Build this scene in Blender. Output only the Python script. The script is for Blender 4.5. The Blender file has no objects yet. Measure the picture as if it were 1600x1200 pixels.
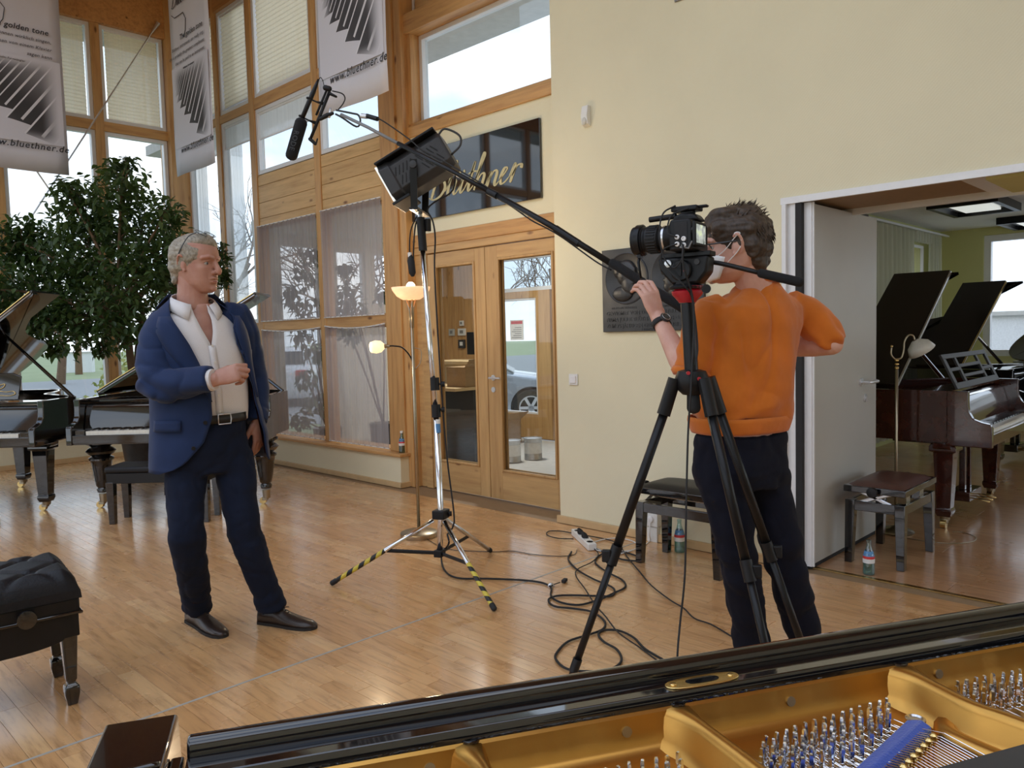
import bpy, bmesh, math, random
import numpy as np
from mathutils import Vector as V, Matrix as M, noise
rnd = random.Random(7)
PI = math.pi
sc = bpy.context.scene
COL = sc.collection

# ------------------------------------------------------------------ camera
F_PX, PAN, PITCH, ROLL, CAM_H = 1216.74, -0.796343, -0.0647180, -0.0257497, 1.40
def cam_axes():
    cp, sp, ct, st = math.cos(PAN), math.sin(PAN), math.cos(PITCH), math.sin(PITCH)
    f = V((-sp*ct, cp*ct, st)); r = V((cp, sp, 0)); u = r.cross(f)
    cr, sr = math.cos(ROLL), math.sin(ROLL)
    return r*cr + u*sr, u*cr - r*sr, f
RT, UP, FW = cam_axes()
CO = V((0, 0, CAM_H))
cd = bpy.data.cameras.new('camera'); cam = bpy.data.objects.new('camera', cd); COL.objects.link(cam)
cd.sensor_fit = 'HORIZONTAL'; cd.sensor_width = 36; cd.lens = F_PX/1600*36; cd.clip_start = .05; cd.clip_end = 400
mw = M((RT, UP, -FW)).transposed().to_4x4(); mw.translation = CO
cam.matrix_world = mw
sc.camera = cam

def at(px, py, d):
    """the point of the place seen at pixel px,py of the survey photograph, d metres deep"""
    return CO + (RT*((px-800)/F_PX) + UP*((600-py)/F_PX) + FW)*d

# ------------------------------------------------------------------ exposure, sky, daylight
sc.view_settings.view_transform = 'Standard'; sc.view_settings.look = 'None'
sc.view_settings.gamma = 1; sc.view_settings.use_curve_mapping = False
sc.view_settings.exposure = 1.2
SKY = 1.0
w = bpy.data.worlds.new('sky'); sc.world = w; w.use_nodes = True
nt = w.node_tree; nt.nodes.clear()
def nd(t, **k):
    n = nt.nodes.new(t)
    for a, b in k.items():
        if a.startswith('i_'):
            key = a[2:]; key = int(key) if key.isdigit() else key.replace('_', ' ')
            n.inputs[key].default_value = b
        else: setattr(n, a, b)
    return n
tc = nd('ShaderNodeTexCoord'); sx = nd('ShaderNodeSeparateXYZ'); nt.links.new(tc.outputs['Generated'], sx.inputs[0])
mp = nd('ShaderNodeMapping'); mp.inputs['Scale'].default_value = (2.2, 2.2, 5.5); mp.inputs['Location'].default_value = (.4, .2, .1)
nt.links.new(tc.outputs['Generated'], mp.inputs[0])
nz = nd('ShaderNodeTexNoise', i_Scale=1.5, i_Detail=7.0, i_Roughness=.55); nt.links.new(mp.outputs[0], nz.inputs['Vector'])
cr = nd('ShaderNodeValToRGB'); cr.color_ramp.elements[0].position = .40; cr.color_ramp.elements[1].position = .70
nt.links.new(nz.outputs['Fac'], cr.inputs[0])
gr = nd('ShaderNodeValToRGB')
for p, c in ((0, (.62, .72, .84, 1)), (1, (.34, .48, .74, 1))):
    gr.color_ramp.elements[int(p)].position = p*.8; gr.color_ramp.elements[int(p)].color = c
nt.links.new(sx.outputs['Z'], gr.inputs[0])
mx = nd('ShaderNodeMix', data_type='RGBA'); nt.links.new(cr.outputs[0], mx.inputs[0]); nt.links.new(gr.outputs[0], mx.inputs[6])
mx.inputs[7].default_value = (.98, .98, .97, 1)
bg = nd('ShaderNodeBackground', i_Strength=SKY); nt.links.new(mx.outputs[2], bg.inputs[0])
wo = nd('ShaderNodeOutputWorld'); nt.links.new(bg.outputs[0], wo.inputs[0])
w.cycles.sampling_method = 'AUTOMATIC'
sc.cycles.use_denoising = True
sc.cycles.max_bounces = 10; sc.cycles.diffuse_bounces = 6; sc.cycles.glossy_bounces = 4; sc.cycles.transparent_max_bounces = 16
sc.cycles.sample_clamp_indirect = 6; sc.cycles.caustics_reflective = False; sc.cycles.caustics_refractive = False

def portal(c, n, sx_, sy_):
    """a daylight portal in a window or roof opening: guides the sky's light, gives none of its own"""
    l = bpy.data.lights.new('window_portal', 'AREA'); l.shape = 'RECTANGLE'; l.size = sx_; l.size_y = sy_; l.cycles.is_portal = True
    o = bpy.data.objects.new('window_portal', l); COL.objects.link(o)
    n = V(n); z = -n; y = V((0, 0, 1)) if abs(n.z) < .9 else V((0, 1, 0)); x = y.cross(z)
    m = M((x, y, z)).transposed().to_4x4(); m.translation = V(c); o.matrix_world = m
portal((-0.8, 10.27, 2.75), (0, -1, 0), 10.0, 5.0)
portal((-6.27, 3.6, 2.7), (1, 0, 0), 12.6, 5.0)
portal((-2.0, 2.2, 5.98), (0, 0, -1), 7.0, 13.0)
portal((8.3, -3.3, 1.33), (0, 1, 0), 6.2, 2.45)
portal((4.57, 9.3, 2.75), (-1, 0, 0), 1.8, 5.0)
portal((4.62, 7.1, 3.64), (-1, 0, 0), 2.4, .7)
portal((4.7, 4.7, 3.65), (-1, 0, 0), 1.8, .8)
portal((11.57, 1.3, 1.5), (-1, 0, 0), 2.4, 2.0)

# ------------------------------------------------------------------ materials
MT = {}
class NB:
    def __init__(s, name):
        s.m = bpy.data.materials.new(name); s.m.use_nodes = True; s.t = s.m.node_tree; s.t.nodes.clear()
        s.o = s.n('ShaderNodeOutputMaterial')
    def n(s, t, **k):
        n = s.t.nodes.new(t)
        for a, b in k.items():
            if a.startswith('i_'):
                key = a[2:]; key = int(key) if key.isdigit() else key.replace('_', ' ')
                n.inputs[key].default_value = b
            else: setattr(n, a, b)
        return n
    def l(s, a, b): s.t.links.new(a, b)
    def ramp(s, src, stops):
        r = s.n('ShaderNodeValToRGB'); e = r.color_ramp.elements
        while len(e) < len(stops): e.new(.5)
        for x, (p, c) in zip(e, stops): x.position = p; x.color = (*c, 1)
        s.l(src, r.inputs[0]); return r.outputs[0]
    def coords(s, scale=(1, 1, 1), kind='Object', src=None):
        m = s.n('ShaderNodeMapping'); m.inputs['Scale'].default_value = scale
        if src is None: src = s.n('ShaderNodeTexCoord').outputs[kind]
        s.l(src, m.inputs[0]); return m.outputs[0]
    def noise(s, vec, scale, detail=4, rough=.5):
        n = s.n('ShaderNodeTexNoise', i_Scale=scale, i_Detail=float(detail), i_Roughness=rough)
        s.l(vec, n.inputs['Vector']); return n.outputs['Fac']
    def bump(s, h, st, dist=.01):
        b = s.n('ShaderNodeBump', i_Strength=st, i_Distance=dist); s.l(h, b.inputs['Height']); return b.outputs[0]
    def mixc(s, f, a, b, mode='MIX'):
        m = s.n('ShaderNodeMix', data_type='RGBA', blend_type=mode)
        for i, x in ((0, f), (6, a), (7, b)):
            if hasattr(x, 'links'): s.l(x, m.inputs[i])
            else: m.inputs[i].default_value = x if i == 0 else (*x, 1)
        return m.outputs[2]
    def math(s, op, a, b=0.0):
        m = s.n('ShaderNodeMath', operation=op)
        for i, x in ((0, a), (1, b)):
            if hasattr(x, 'links'): s.l(x, m.inputs[i])
            else: m.inputs[i].default_value = x
        return m.outputs[0]
    def pbr(s, col, rough=.5, metal=0, spec=.5, normal=None, coat=0, sheen=0, emit=None, estr=0, sub=0, alpha=None, trans=0, ior=1.5):
        p = s.n('ShaderNodeBsdfPrincipled')
        if hasattr(col, 'links'): s.l(col, p.inputs['Base Color'])
        else: p.inputs['Base Color'].default_value = (*col, 1)
        if hasattr(rough, 'links'): s.l(rough, p.inputs['Roughness'])
        else: p.inputs['Roughness'].default_value = rough
        p.inputs['Metallic'].default_value = metal; p.inputs['Specular IOR Level'].default_value = spec
        p.inputs['Coat Weight'].default_value = coat; p.inputs['Coat Roughness'].default_value = .03
        p.inputs['Sheen Weight'].default_value = sheen; p.inputs['Transmission Weight'].default_value = trans; p.inputs['IOR'].default_value = ior
        if sub:
            p.inputs['Subsurface Weight'].default_value = sub; p.inputs['Subsurface Radius'].default_value = (.012, .005, .003); p.inputs['Subsurface Scale'].default_value = 1
        if emit: p.inputs['Emission Color'].default_value = (*emit, 1); p.inputs['Emission Strength'].default_value = estr
        if normal is not None: s.l(normal, p.inputs['Normal'])
        if alpha is not None:
            if hasattr(alpha, 'links'): s.l(alpha, p.inputs['Alpha'])
            else: p.inputs['Alpha'].default_value = alpha
        s.l(p.outputs[0], s.o.inputs[0]); return p
def plain(name, col, rough=.5, metal=0, var=.06, scale=30, bump=0, **k):
    """a solid finish with faint procedural unevenness in tone and gloss"""
    b = NB(name); v = b.coords(); n = b.noise(v, scale, 3)
    c = b.ramp(n, ((.3, tuple(x*(1-var) for x in col)), (.7, tuple(min(1, x*(1+var)) for x in col))))
    nm = b.bump(n, bump, .004) if bump else None
    b.pbr(c, rough, metal, normal=nm, **k); MT[name] = b.m; return b.m
def pine(name, axis, base=(.60, .34, .13), dark=(.42, .20, .07), rough=.45):
    b = NB(name); st = [9, 9, 9]; st[axis] = .7
    v = b.coords(tuple(st)); n = b.noise(v, 3.0, 6, .6)
    oi = b.n('ShaderNodeObjectInfo').outputs['Random']
    g = b.ramp(n, ((.25, dark), (.5, base), (.8, tuple(min(1, x*1.22) for x in base))))
    st2 = [6.5, 6.5, 6.5]; st2[axis] = 2.6
    vo = b.n('ShaderNodeTexVoronoi', i_Scale=1.0); b.l(b.coords(tuple(st2)), vo.inputs['Vector'])
    kn = b.ramp(vo.outputs['Distance'], ((.05, (1, 1, 1)), (.13, (0, 0, 0))))
    c = b.mixc(kn, g, (.16, .06, .02))
    c = b.mixc(b.math('MULTIPLY', oi, .22), c, (.30, .15, .05))
    b.pbr(c, rough, normal=b.bump(n, .12, .004)); MT[name] = b.m
for k, a in (('pine_x', 0), ('pine_y', 1), ('pine_z', 2)): pine(k, a)
pine('door_oak_z', 2, (.56, .35, .15), (.44, .25, .10), .4); pine('door_oak_y', 1, (.56, .35, .15), (.44, .25, .10), .4)
pine('ceiling_wood', 1, (.55, .28, .10), (.38, .17, .06), .5)
pine('panel_pine', 1, (.66, .42, .18), (.50, .28, .10), .5)

def parquet(name, cols, rough):
    b = NB(name); g = b.n('ShaderNodeNewGeometry'); oi = b.n('ShaderNodeObjectInfo')
    r = b.math('FRACT', b.math('ADD', oi.outputs['Random'], b.math('MULTIPLY', g.outputs['Random Per Island'], 7.31)))
    off = b.n('ShaderNodeCombineXYZ'); b.l(b.math('MULTIPLY', r, 9.0), off.inputs[0]); b.l(b.math('MULTIPLY', r, 31.0), off.inputs[1])
    va = b.n('ShaderNodeVectorMath', operation='ADD'); b.l(g.outputs['Position'], va.inputs[0]); b.l(off.outputs[0], va.inputs[1])
    v = b.coords((16, 1.6, 16), src=va.outputs[0]); n = b.noise(v, 2.4, 6, .62)
    base = b.ramp(r, tuple(zip((0, .35, .7, 1), cols)))
    grain = b.ramp(n, ((.28, (.62, .56, .52)), (.5, (1, 1, 1)), (.75, (1.14, 1.12, 1.08))))
    c = b.mixc(1.0, base, grain, 'MULTIPLY')
    wn = b.noise(b.coords((1, 1, 1), src=g.outputs['Position']), 2.2, 5, .6)
    rr = b.n('ShaderNodeMapRange', i_From_Min=.3, i_From_Max=.7, i_To_Min=rough-.06, i_To_Max=rough+.09); b.l(wn, rr.inputs[0])
    p = b.pbr(c, rr.outputs[0], spec=.5, coat=.6, normal=b.bump(n, .03, .002)); p.inputs['Coat Roughness'].default_value = .16; MT[name] = b.m
parquet('parquet', ((.58, .315, .130), (.67, .39, .175), (.61, .335, .145), (.74, .46, .22)), .25)
parquet('laminate', ((.44, .235, .11), (.49, .265, .13), (.46, .245, .115), (.52, .295, .15)), .3)

def wallpaper(name, col):
    b = NB(name); g = b.n('ShaderNodeNewGeometry').outputs['Position']
    w1 = b.n('ShaderNodeTexWave', wave_type='BANDS', bands_direction='DIAGONAL', i_Scale=34.0, i_Distortion=.3); b.l(b.coords((0, 1, 1), src=g), w1.inputs['Vector'])
    n = b.noise(b.coords((1, 1, 1), src=g), 1.3, 5, .6)
    f = b.noise(b.coords((1, 1, 1), src=g), 90, 2)
    c = b.ramp(n, ((.3, tuple(x*.965 for x in col)), (.7, tuple(min(1, x*1.03) for x in col))))
    h = b.math('ADD', b.math('MULTIPLY', w1.outputs['Fac'], .5), b.math('MULTIPLY', f, .7))
    b.pbr(c, .75, spec=.3, normal=b.bump(h, .22, .003)); MT[name] = b.m
wallpaper('cream_wall', (.78, .73, .53)); wallpaper('green_wall', (.58, .58, .27)); wallpaper('white_paint', (.86, .87, .82))
plain('soffit_brown', (.30, .20, .11), .6); plain('baseboard_wood', (.62, .43, .22), .45, scale=14)
plain('black_lacquer', (.006, .006, .007), .06, var=.02, coat=1.0)
plain('black_satin', (.007, .007, .008), .34, var=.05, spec=.3)
plain('black_plastic', (.010, .010, .011), .45, var=.1, spec=.3)
plain('black_rubber', (.016, .016, .017), .75, var=.1); plain('black_foam', (.009, .009, .010), .95, bump=.5, scale=400)
plain('dark_grey', (.035, .035, .037), .5); plain('grey_plastic', (.22, .22, .22), .5)
def lacquer_wood(name, a, c2, rough=.12):
    b = NB(name); n = b.noise(b.coords((.6, 5, 5)), 3, 5, .5)
    b.pbr(b.ramp(n, ((.3, a), (.7, c2))), rough, coat=.7); MT[name] = b.m
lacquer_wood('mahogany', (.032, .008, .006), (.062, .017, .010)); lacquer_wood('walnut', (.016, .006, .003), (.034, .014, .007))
plain('chrome', (.80, .80, .82), .12, 1); plain('steel', (.62, .62, .63), .28, 1); plain('brass', (.78, .56, .23), .22, 1); plain('old_brass', (.42, .36, .26), .33, 1)
b = NB('gold_plate'); n = b.noise(b.coords(), 420, 2); n2 = b.noise(b.coords(), 6, 4)
b.pbr(b.ramp(n2, ((.3, (.50, .26, .055)), (.7, (.58, .31, .075)))), .31, .94, normal=b.bump(n, .06, .001)); MT['gold_plate'] = b.m
plain('pin_block', (.20, .13, .07), .6); plain('blue_felt', (.02, .07, .42), .95, bump=.3, scale=300, sheen=.5)
plain('ivory', (.78, .76, .68), .25); plain('white_plastic', (.78, .78, .75), .4, var=.02); plain('white_gloss', (.82, .82, .82), .3, var=.02)
plain('panel_grey', (.50, .50, .47), .38, var=.03, scale=3); plain('alu', (.74, .75, .77), .3, .6, var=.02); plain('seam_strip', (.40, .38, .34), .5); plain('alu_white', (.78, .79, .80), .35, .1, var=.015)
plain('leather_black', (.008, .008, .010), .42, var=.15, scale=120, bump=.25, spec=.28); plain('leather_brown', (.085, .035, .025), .35, var=.12, scale=90, bump=.2)
plain('shoe_leather', (.030, .020, .016), .28, var=.3, scale=14); plain('sole', (.012, .01, .009), .7)
plain('paper', (.82, .82, .80), .7); plain('red_plastic', (.45, .015, .03), .3); plain('red_ink', (.60, .04, .04), .6); plain('blue_ink', (.10, .28, .55), .6); plain('ink', (.015, .015, .02), .7)
plain('sign_cream', (.55, .49, .27), .45); plain('sign_black', (.004, .004, .006), .03, coat=1.0)
plain('bronze_dark', (.05, .05, .052), .38, .5, var=.25, scale=10, bump=.15)
plain('yellow_tape', (.62, .50, .06), .35); plain('cardboard', (.42, .28, .15), .8); plain('counter_wood', (.72, .54, .30), .4, scale=9)
plain('tin', (.55, .56, .57), .35, .7); plain('car_white', (.75, .77, .79), .2, coat=.6); plain('car_silver', (.42, .47, .53), .22, .3, coat=.6)
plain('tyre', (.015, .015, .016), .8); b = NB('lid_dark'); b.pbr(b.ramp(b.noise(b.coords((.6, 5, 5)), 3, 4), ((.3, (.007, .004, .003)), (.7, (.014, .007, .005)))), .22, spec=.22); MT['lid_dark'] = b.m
plain('car_glass', (.04, .06, .07), .05); plain('tail_red', (.45, .02, .03), .2); plain('bark', (.16, .10, .055), .85, bump=.6, scale=40)
plain('asphalt', (.30, .31, .31), .9, scale=8); plain('concrete', (.55, .54, .51), .85, scale=12); plain('render_white', (.78, .79, .80), .8)
plain('shirt', (.72, .70, .70), .8, bump=.1, scale=500, sheen=.2); plain('shirt_dots', (.60, .60, .62), .8)
plain('lining', (.09, .015, .02), .5); plain('belt', (.012, .011, .010), .4)
plain('mask', (.88, .88, .88), .85, var=.02); plain('screen_mount', (.02, .02, .02), .4)
def fabric(name, col, wscale, wst, weave=900, sheen=.3, rough=.85):
    b = NB(name); v = b.coords(); n = b.noise(v, wscale, 3, .5); f = b.noise(v, weave, 2)
    c = b.ramp(b.noise(v, 9, 4), ((.3, tuple(x*.88 for x in col)), (.7, tuple(x*1.1 for x in col))))
    h = b.math('ADD', b.math('MULTIPLY', n, 1.0), b.math('MULTIPLY', f, .04))
    b.pbr(c, rough, spec=.15, normal=b.bump(h, wst, .02), sheen=sheen); MT[name] = b.m
fabric('suit_blue', (.016, .032, .092), 7, .18, sheen=.1, rough=.7); fabric('jeans_navy', (.009, .014, .032), 9, .3, sheen=.02); fabric('pants_navy', (.007, .008, .016), 10, .35, sheen=.02)
fabric('orange_sweater', (.58, .155, .018), 8, .45, sheen=.25)
def skin(name, col):
    b = NB(name); v = b.coords(); n = b.noise(v, 22, 4); f = b.noise(v, 350, 2)
    c = b.ramp(n, ((.3, (col[0]*.92, col[1]*.80, col[2]*.78)), (.7, (col[0]*1.05, col[1]*1.04, col[2]*1.04))))
    b.pbr(c, .48, spec=.4, normal=b.bump(f, .1, .001), sub=.15); MT[name] = b.m
skin('skin_man', (.47, .26, .195)); skin('skin_young', (.68, .42, .33)); plain('lips', (.42, .17, .14), .45)
def hairm(name, a, c2, st):
    b = NB(name); n = b.noise(b.coords(st), 30, 4, .6)
    b.pbr(b.ramp(n, ((.3, a), (.7, c2))), .5, spec=.4, normal=b.bump(n, .7, .004)); MT[name] = b.m
hairm('hair_grey', (.17, .14, .10), (.40, .36, .29), (5, 1, 2)); hairm('hair_brown', (.030, .020, .014), (.085, .058, .04), (4, 2, 1))
plain('eye_white', (.42, .38, .35), .2, var=.02); plain('iris', (.05, .06, .07), .15)
def leafm(name, a, c2):
    b = NB(name); g = b.n('ShaderNodeNewGeometry'); oi = b.n('ShaderNodeObjectInfo')
    r = b.math('FRACT', b.math('ADD', g.outputs['Random Per Island'], oi.outputs['Random']))
    c = b.ramp(r, ((.1, a), (.9, c2)))
    d = b.n('ShaderNodeBsdfPrincipled', i_Roughness=.42); b.l(c, d.inputs['Base Color'])
    t = b.n('ShaderNodeBsdfTranslucent'); b.l(b.mixc(.5, c, (.16, .26, .03)), t.inputs[0])
    m = b.n('ShaderNodeMixShader', i_Fac=.3); b.l(d.outputs[0], m.inputs[1]); b.l(t.outputs[0], m.inputs[2]); b.l(m.outputs[0], b.o.inputs[0]); MT[name] = b.m
leafm('ficus_leaf', (.030, .060, .020), (.085, .145, .048)); leafm('bush_leaf', (.22, .26, .05), (.42, .40, .10)); leafm('tree_leaf', (.10, .15, .04), (.22, .28, .08))
def glassm(name, tint, gl=.02, f0=.05):
    """thin pane: clear with a Fresnel reflection"""
    b = NB(name); t = b.n('ShaderNodeBsdfTransparent'); t.inputs[0].default_value = (*tint, 1)
    g = b.n('ShaderNodeBsdfGlossy', i_Roughness=gl); ge = b.n('ShaderNodeNewGeometry')
    d = b.n('ShaderNodeVectorMath', operation='DOT_PRODUCT'); b.l(ge.outputs['Incoming'], d.inputs[0]); b.l(ge.outputs['Normal'], d.inputs[1])
    k = b.math('POWER', b.math('SUBTRACT', 1.0, b.math('ABSOLUTE', d.outputs['Value'])), 5.0)
    m = b.n('ShaderNodeMixShader'); b.l(b.math('MINIMUM', b.math('ADD', b.math('MULTIPLY', k, .95), f0*1.7), 1.0), m.inputs[0])
    b.l(t.outputs[0], m.inputs[1]); b.l(g.outputs[0], m.inputs[2]); b.l(m.outputs[0], b.o.inputs[0]); MT[name] = b.m
glassm('pane', (.74, .78, .79)); glassm('pane_clear', (.95, .96, .96)); glassm('pane_dark', (.88, .90, .90), .02, .10); glassm('bottle_glass', (.62, .84, .86), .05, .10); glassm('green_glass', (.30, .52, .40), .05, .12)
def sheer(name, col, alpha, freq=55):
    b = NB(name); g = b.n('ShaderNodeNewGeometry').outputs['Position']
    n = b.noise(b.coords((freq, freq, .4), src=g), 1.0, 2)
    d = b.n('ShaderNodeBsdfDiffuse'); d.inputs[0].default_value = (*col, 1)
    tl = b.n('ShaderNodeBsdfTranslucent'); tl.inputs[0].default_value = (*col, 1)
    mm = b.n('ShaderNodeMixShader', i_Fac=.5); b.l(d.outputs[0], mm.inputs[1]); b.l(tl.outputs[0], mm.inputs[2])
    t = b.n('ShaderNodeBsdfTransparent'); m = b.n('ShaderNodeMixShader')
    a = b.n('ShaderNodeMapRange', i_From_Min=.3, i_From_Max=.7, i_To_Min=alpha-.05, i_To_Max=min(1, alpha+.07)); b.l(n, a.inputs[0])
    b.l(a.outputs[0], m.inputs[0]); b.l(t.outputs[0], m.inputs[1]); b.l(mm.outputs[0], m.inputs[2]); b.l(m.outputs[0], b.o.inputs[0]); MT[name] = b.m
sheer('sheer_grey', (.43, .42, .46), .62, 30); sheer('sheer_white', (.82, .82, .80), .72); sheer('drape', (.70, .71, .60), .995)
sheer('blind_cream', (.84, .73, .52), .97)
plain('glow_warm', (.9, .7, .45), .4, emit=(1, .78, .42), estr=.5); plain('glow_soft', (.9, .62, .42), .5, emit=(1, .55, .28), estr=.38); plain('bulb', (1, .9, .7), .4, emit=(1, .9, .7), estr=4)
plain('led_panel', (.85, .85, .82), .4, emit=(.95, 1, .95), estr=.25); plain('frosted_shade', (.62, .62, .56), .35)
b = NB('banner_print'); b.pbr(b.ramp(b.noise(b.coords(), 3, 2), ((.3, (.60, .59, .64)), (.7, (.64, .63, .68)))), .55); MT['banner_print'] = b.m
# printed photograph of slanting piano keys (flat print): u,v = metres on the banner
b = NB('key_photo'); uv = b.n('ShaderNodeTexCoord').outputs['UV']; sp_ = b.n('ShaderNodeSeparateXYZ'); b.l(uv, sp_.inputs[0]); u_, v_ = sp_.outputs[0], sp_.outputs[1]
q_ = b.math('SUBTRACT', b.math('MULTIPLY', u_, .80), b.math('MULTIPLY', v_, .60)); s_ = b.math('ADD', b.math('MULTIPLY', u_, .60), b.math('MULTIPLY', v_, .80))
t_ = b.math('MULTIPLY', b.math('LOGARITHM', b.math('MAXIMUM', b.math('ADD', q_, .78), .02), 2.0), 2.9); k_ = b.math('FLOOR', t_); f_ = b.math('FRACT', t_)
st_ = b.math('ADD', .675, b.math('MULTIPLY', k_, -.014)); on = b.math('GREATER_THAN', b.math('ADD', s_, b.math('MULTIPLY', f_, -.10)), b.math('SUBTRACT', st_, .02))
bl_ = b.math('MULTIPLY', on, b.math('GREATER_THAN', f_, .06)); hi_ = b.math('MULTIPLY', b.math('MULTIPLY', on, b.math('GREATER_THAN', b.math('SUBTRACT', s_, .07), st_)), b.math('MULTIPLY', b.math('GREATER_THAN', f_, .52), b.math('LESS_THAN', f_, .64)))
def soft(x, c, w0, w1):
    m = b.n('ShaderNodeMapRange', interpolation_type='SMOOTHSTEP', i_From_Min=w1, i_From_Max=w0); b.l(b.math('ABSOLUTE', b.math('SUBTRACT', x, c)), m.inputs[0]); return m.outputs[0]
mk_ = b.math('MULTIPLY', soft(u_, .50, .24, .42), soft(v_, .74, .30, .44)); dk_ = b.mixc(soft(s_, .86, .05, .62), (.30, .29, .31), (.035, .033, .036))
c = b.mixc(b.math('MULTIPLY', bl_, b.math('POWER', mk_, .7)), (.62, .61, .66), dk_); c = b.mixc(b.math('MULTIPLY', b.math('MULTIPLY', on, b.math('LESS_THAN', f_, .07)), mk_), c, (.72, .71, .75)); c = b.mixc(b.math('MULTIPLY', hi_, mk_), c, (.66, .65, .68))
b.pbr(c, .55); MT['key_photo'] = b.m
def greyink(v): 
    k = 'print_%d' % int(v*100)
    if k not in MT: plain(k, (v, v*.97, v*1.02), .55, var=.12, scale=6)
    return k
b = NB('grass'); v = b.coords(); n = b.noise(v, .35, 6, .6); n2 = b.noise(v, 6, 4, .7)
b.pbr(b.mixc(n2, b.ramp(n, ((.3, (.20, .27, .12)), (.7, (.34, .40, .22)))), (.30, .34, .19)), .95); MT['grass'] = b.m
b = NB('lcd'); v = b.coords((30, 30, 30)); n = b.noise(v, 1, 3)
c = b.ramp(n, ((.3, (.05, .06, .05)), (.5, (.35, .38, .36)), (.7, (.55, .65, .35))))
p = b.pbr(c, .15); b.l(c, p.inputs['Emission Color']); p.inputs['Emission Strength'].default_value = .5; MT['lcd'] = b.m

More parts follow.
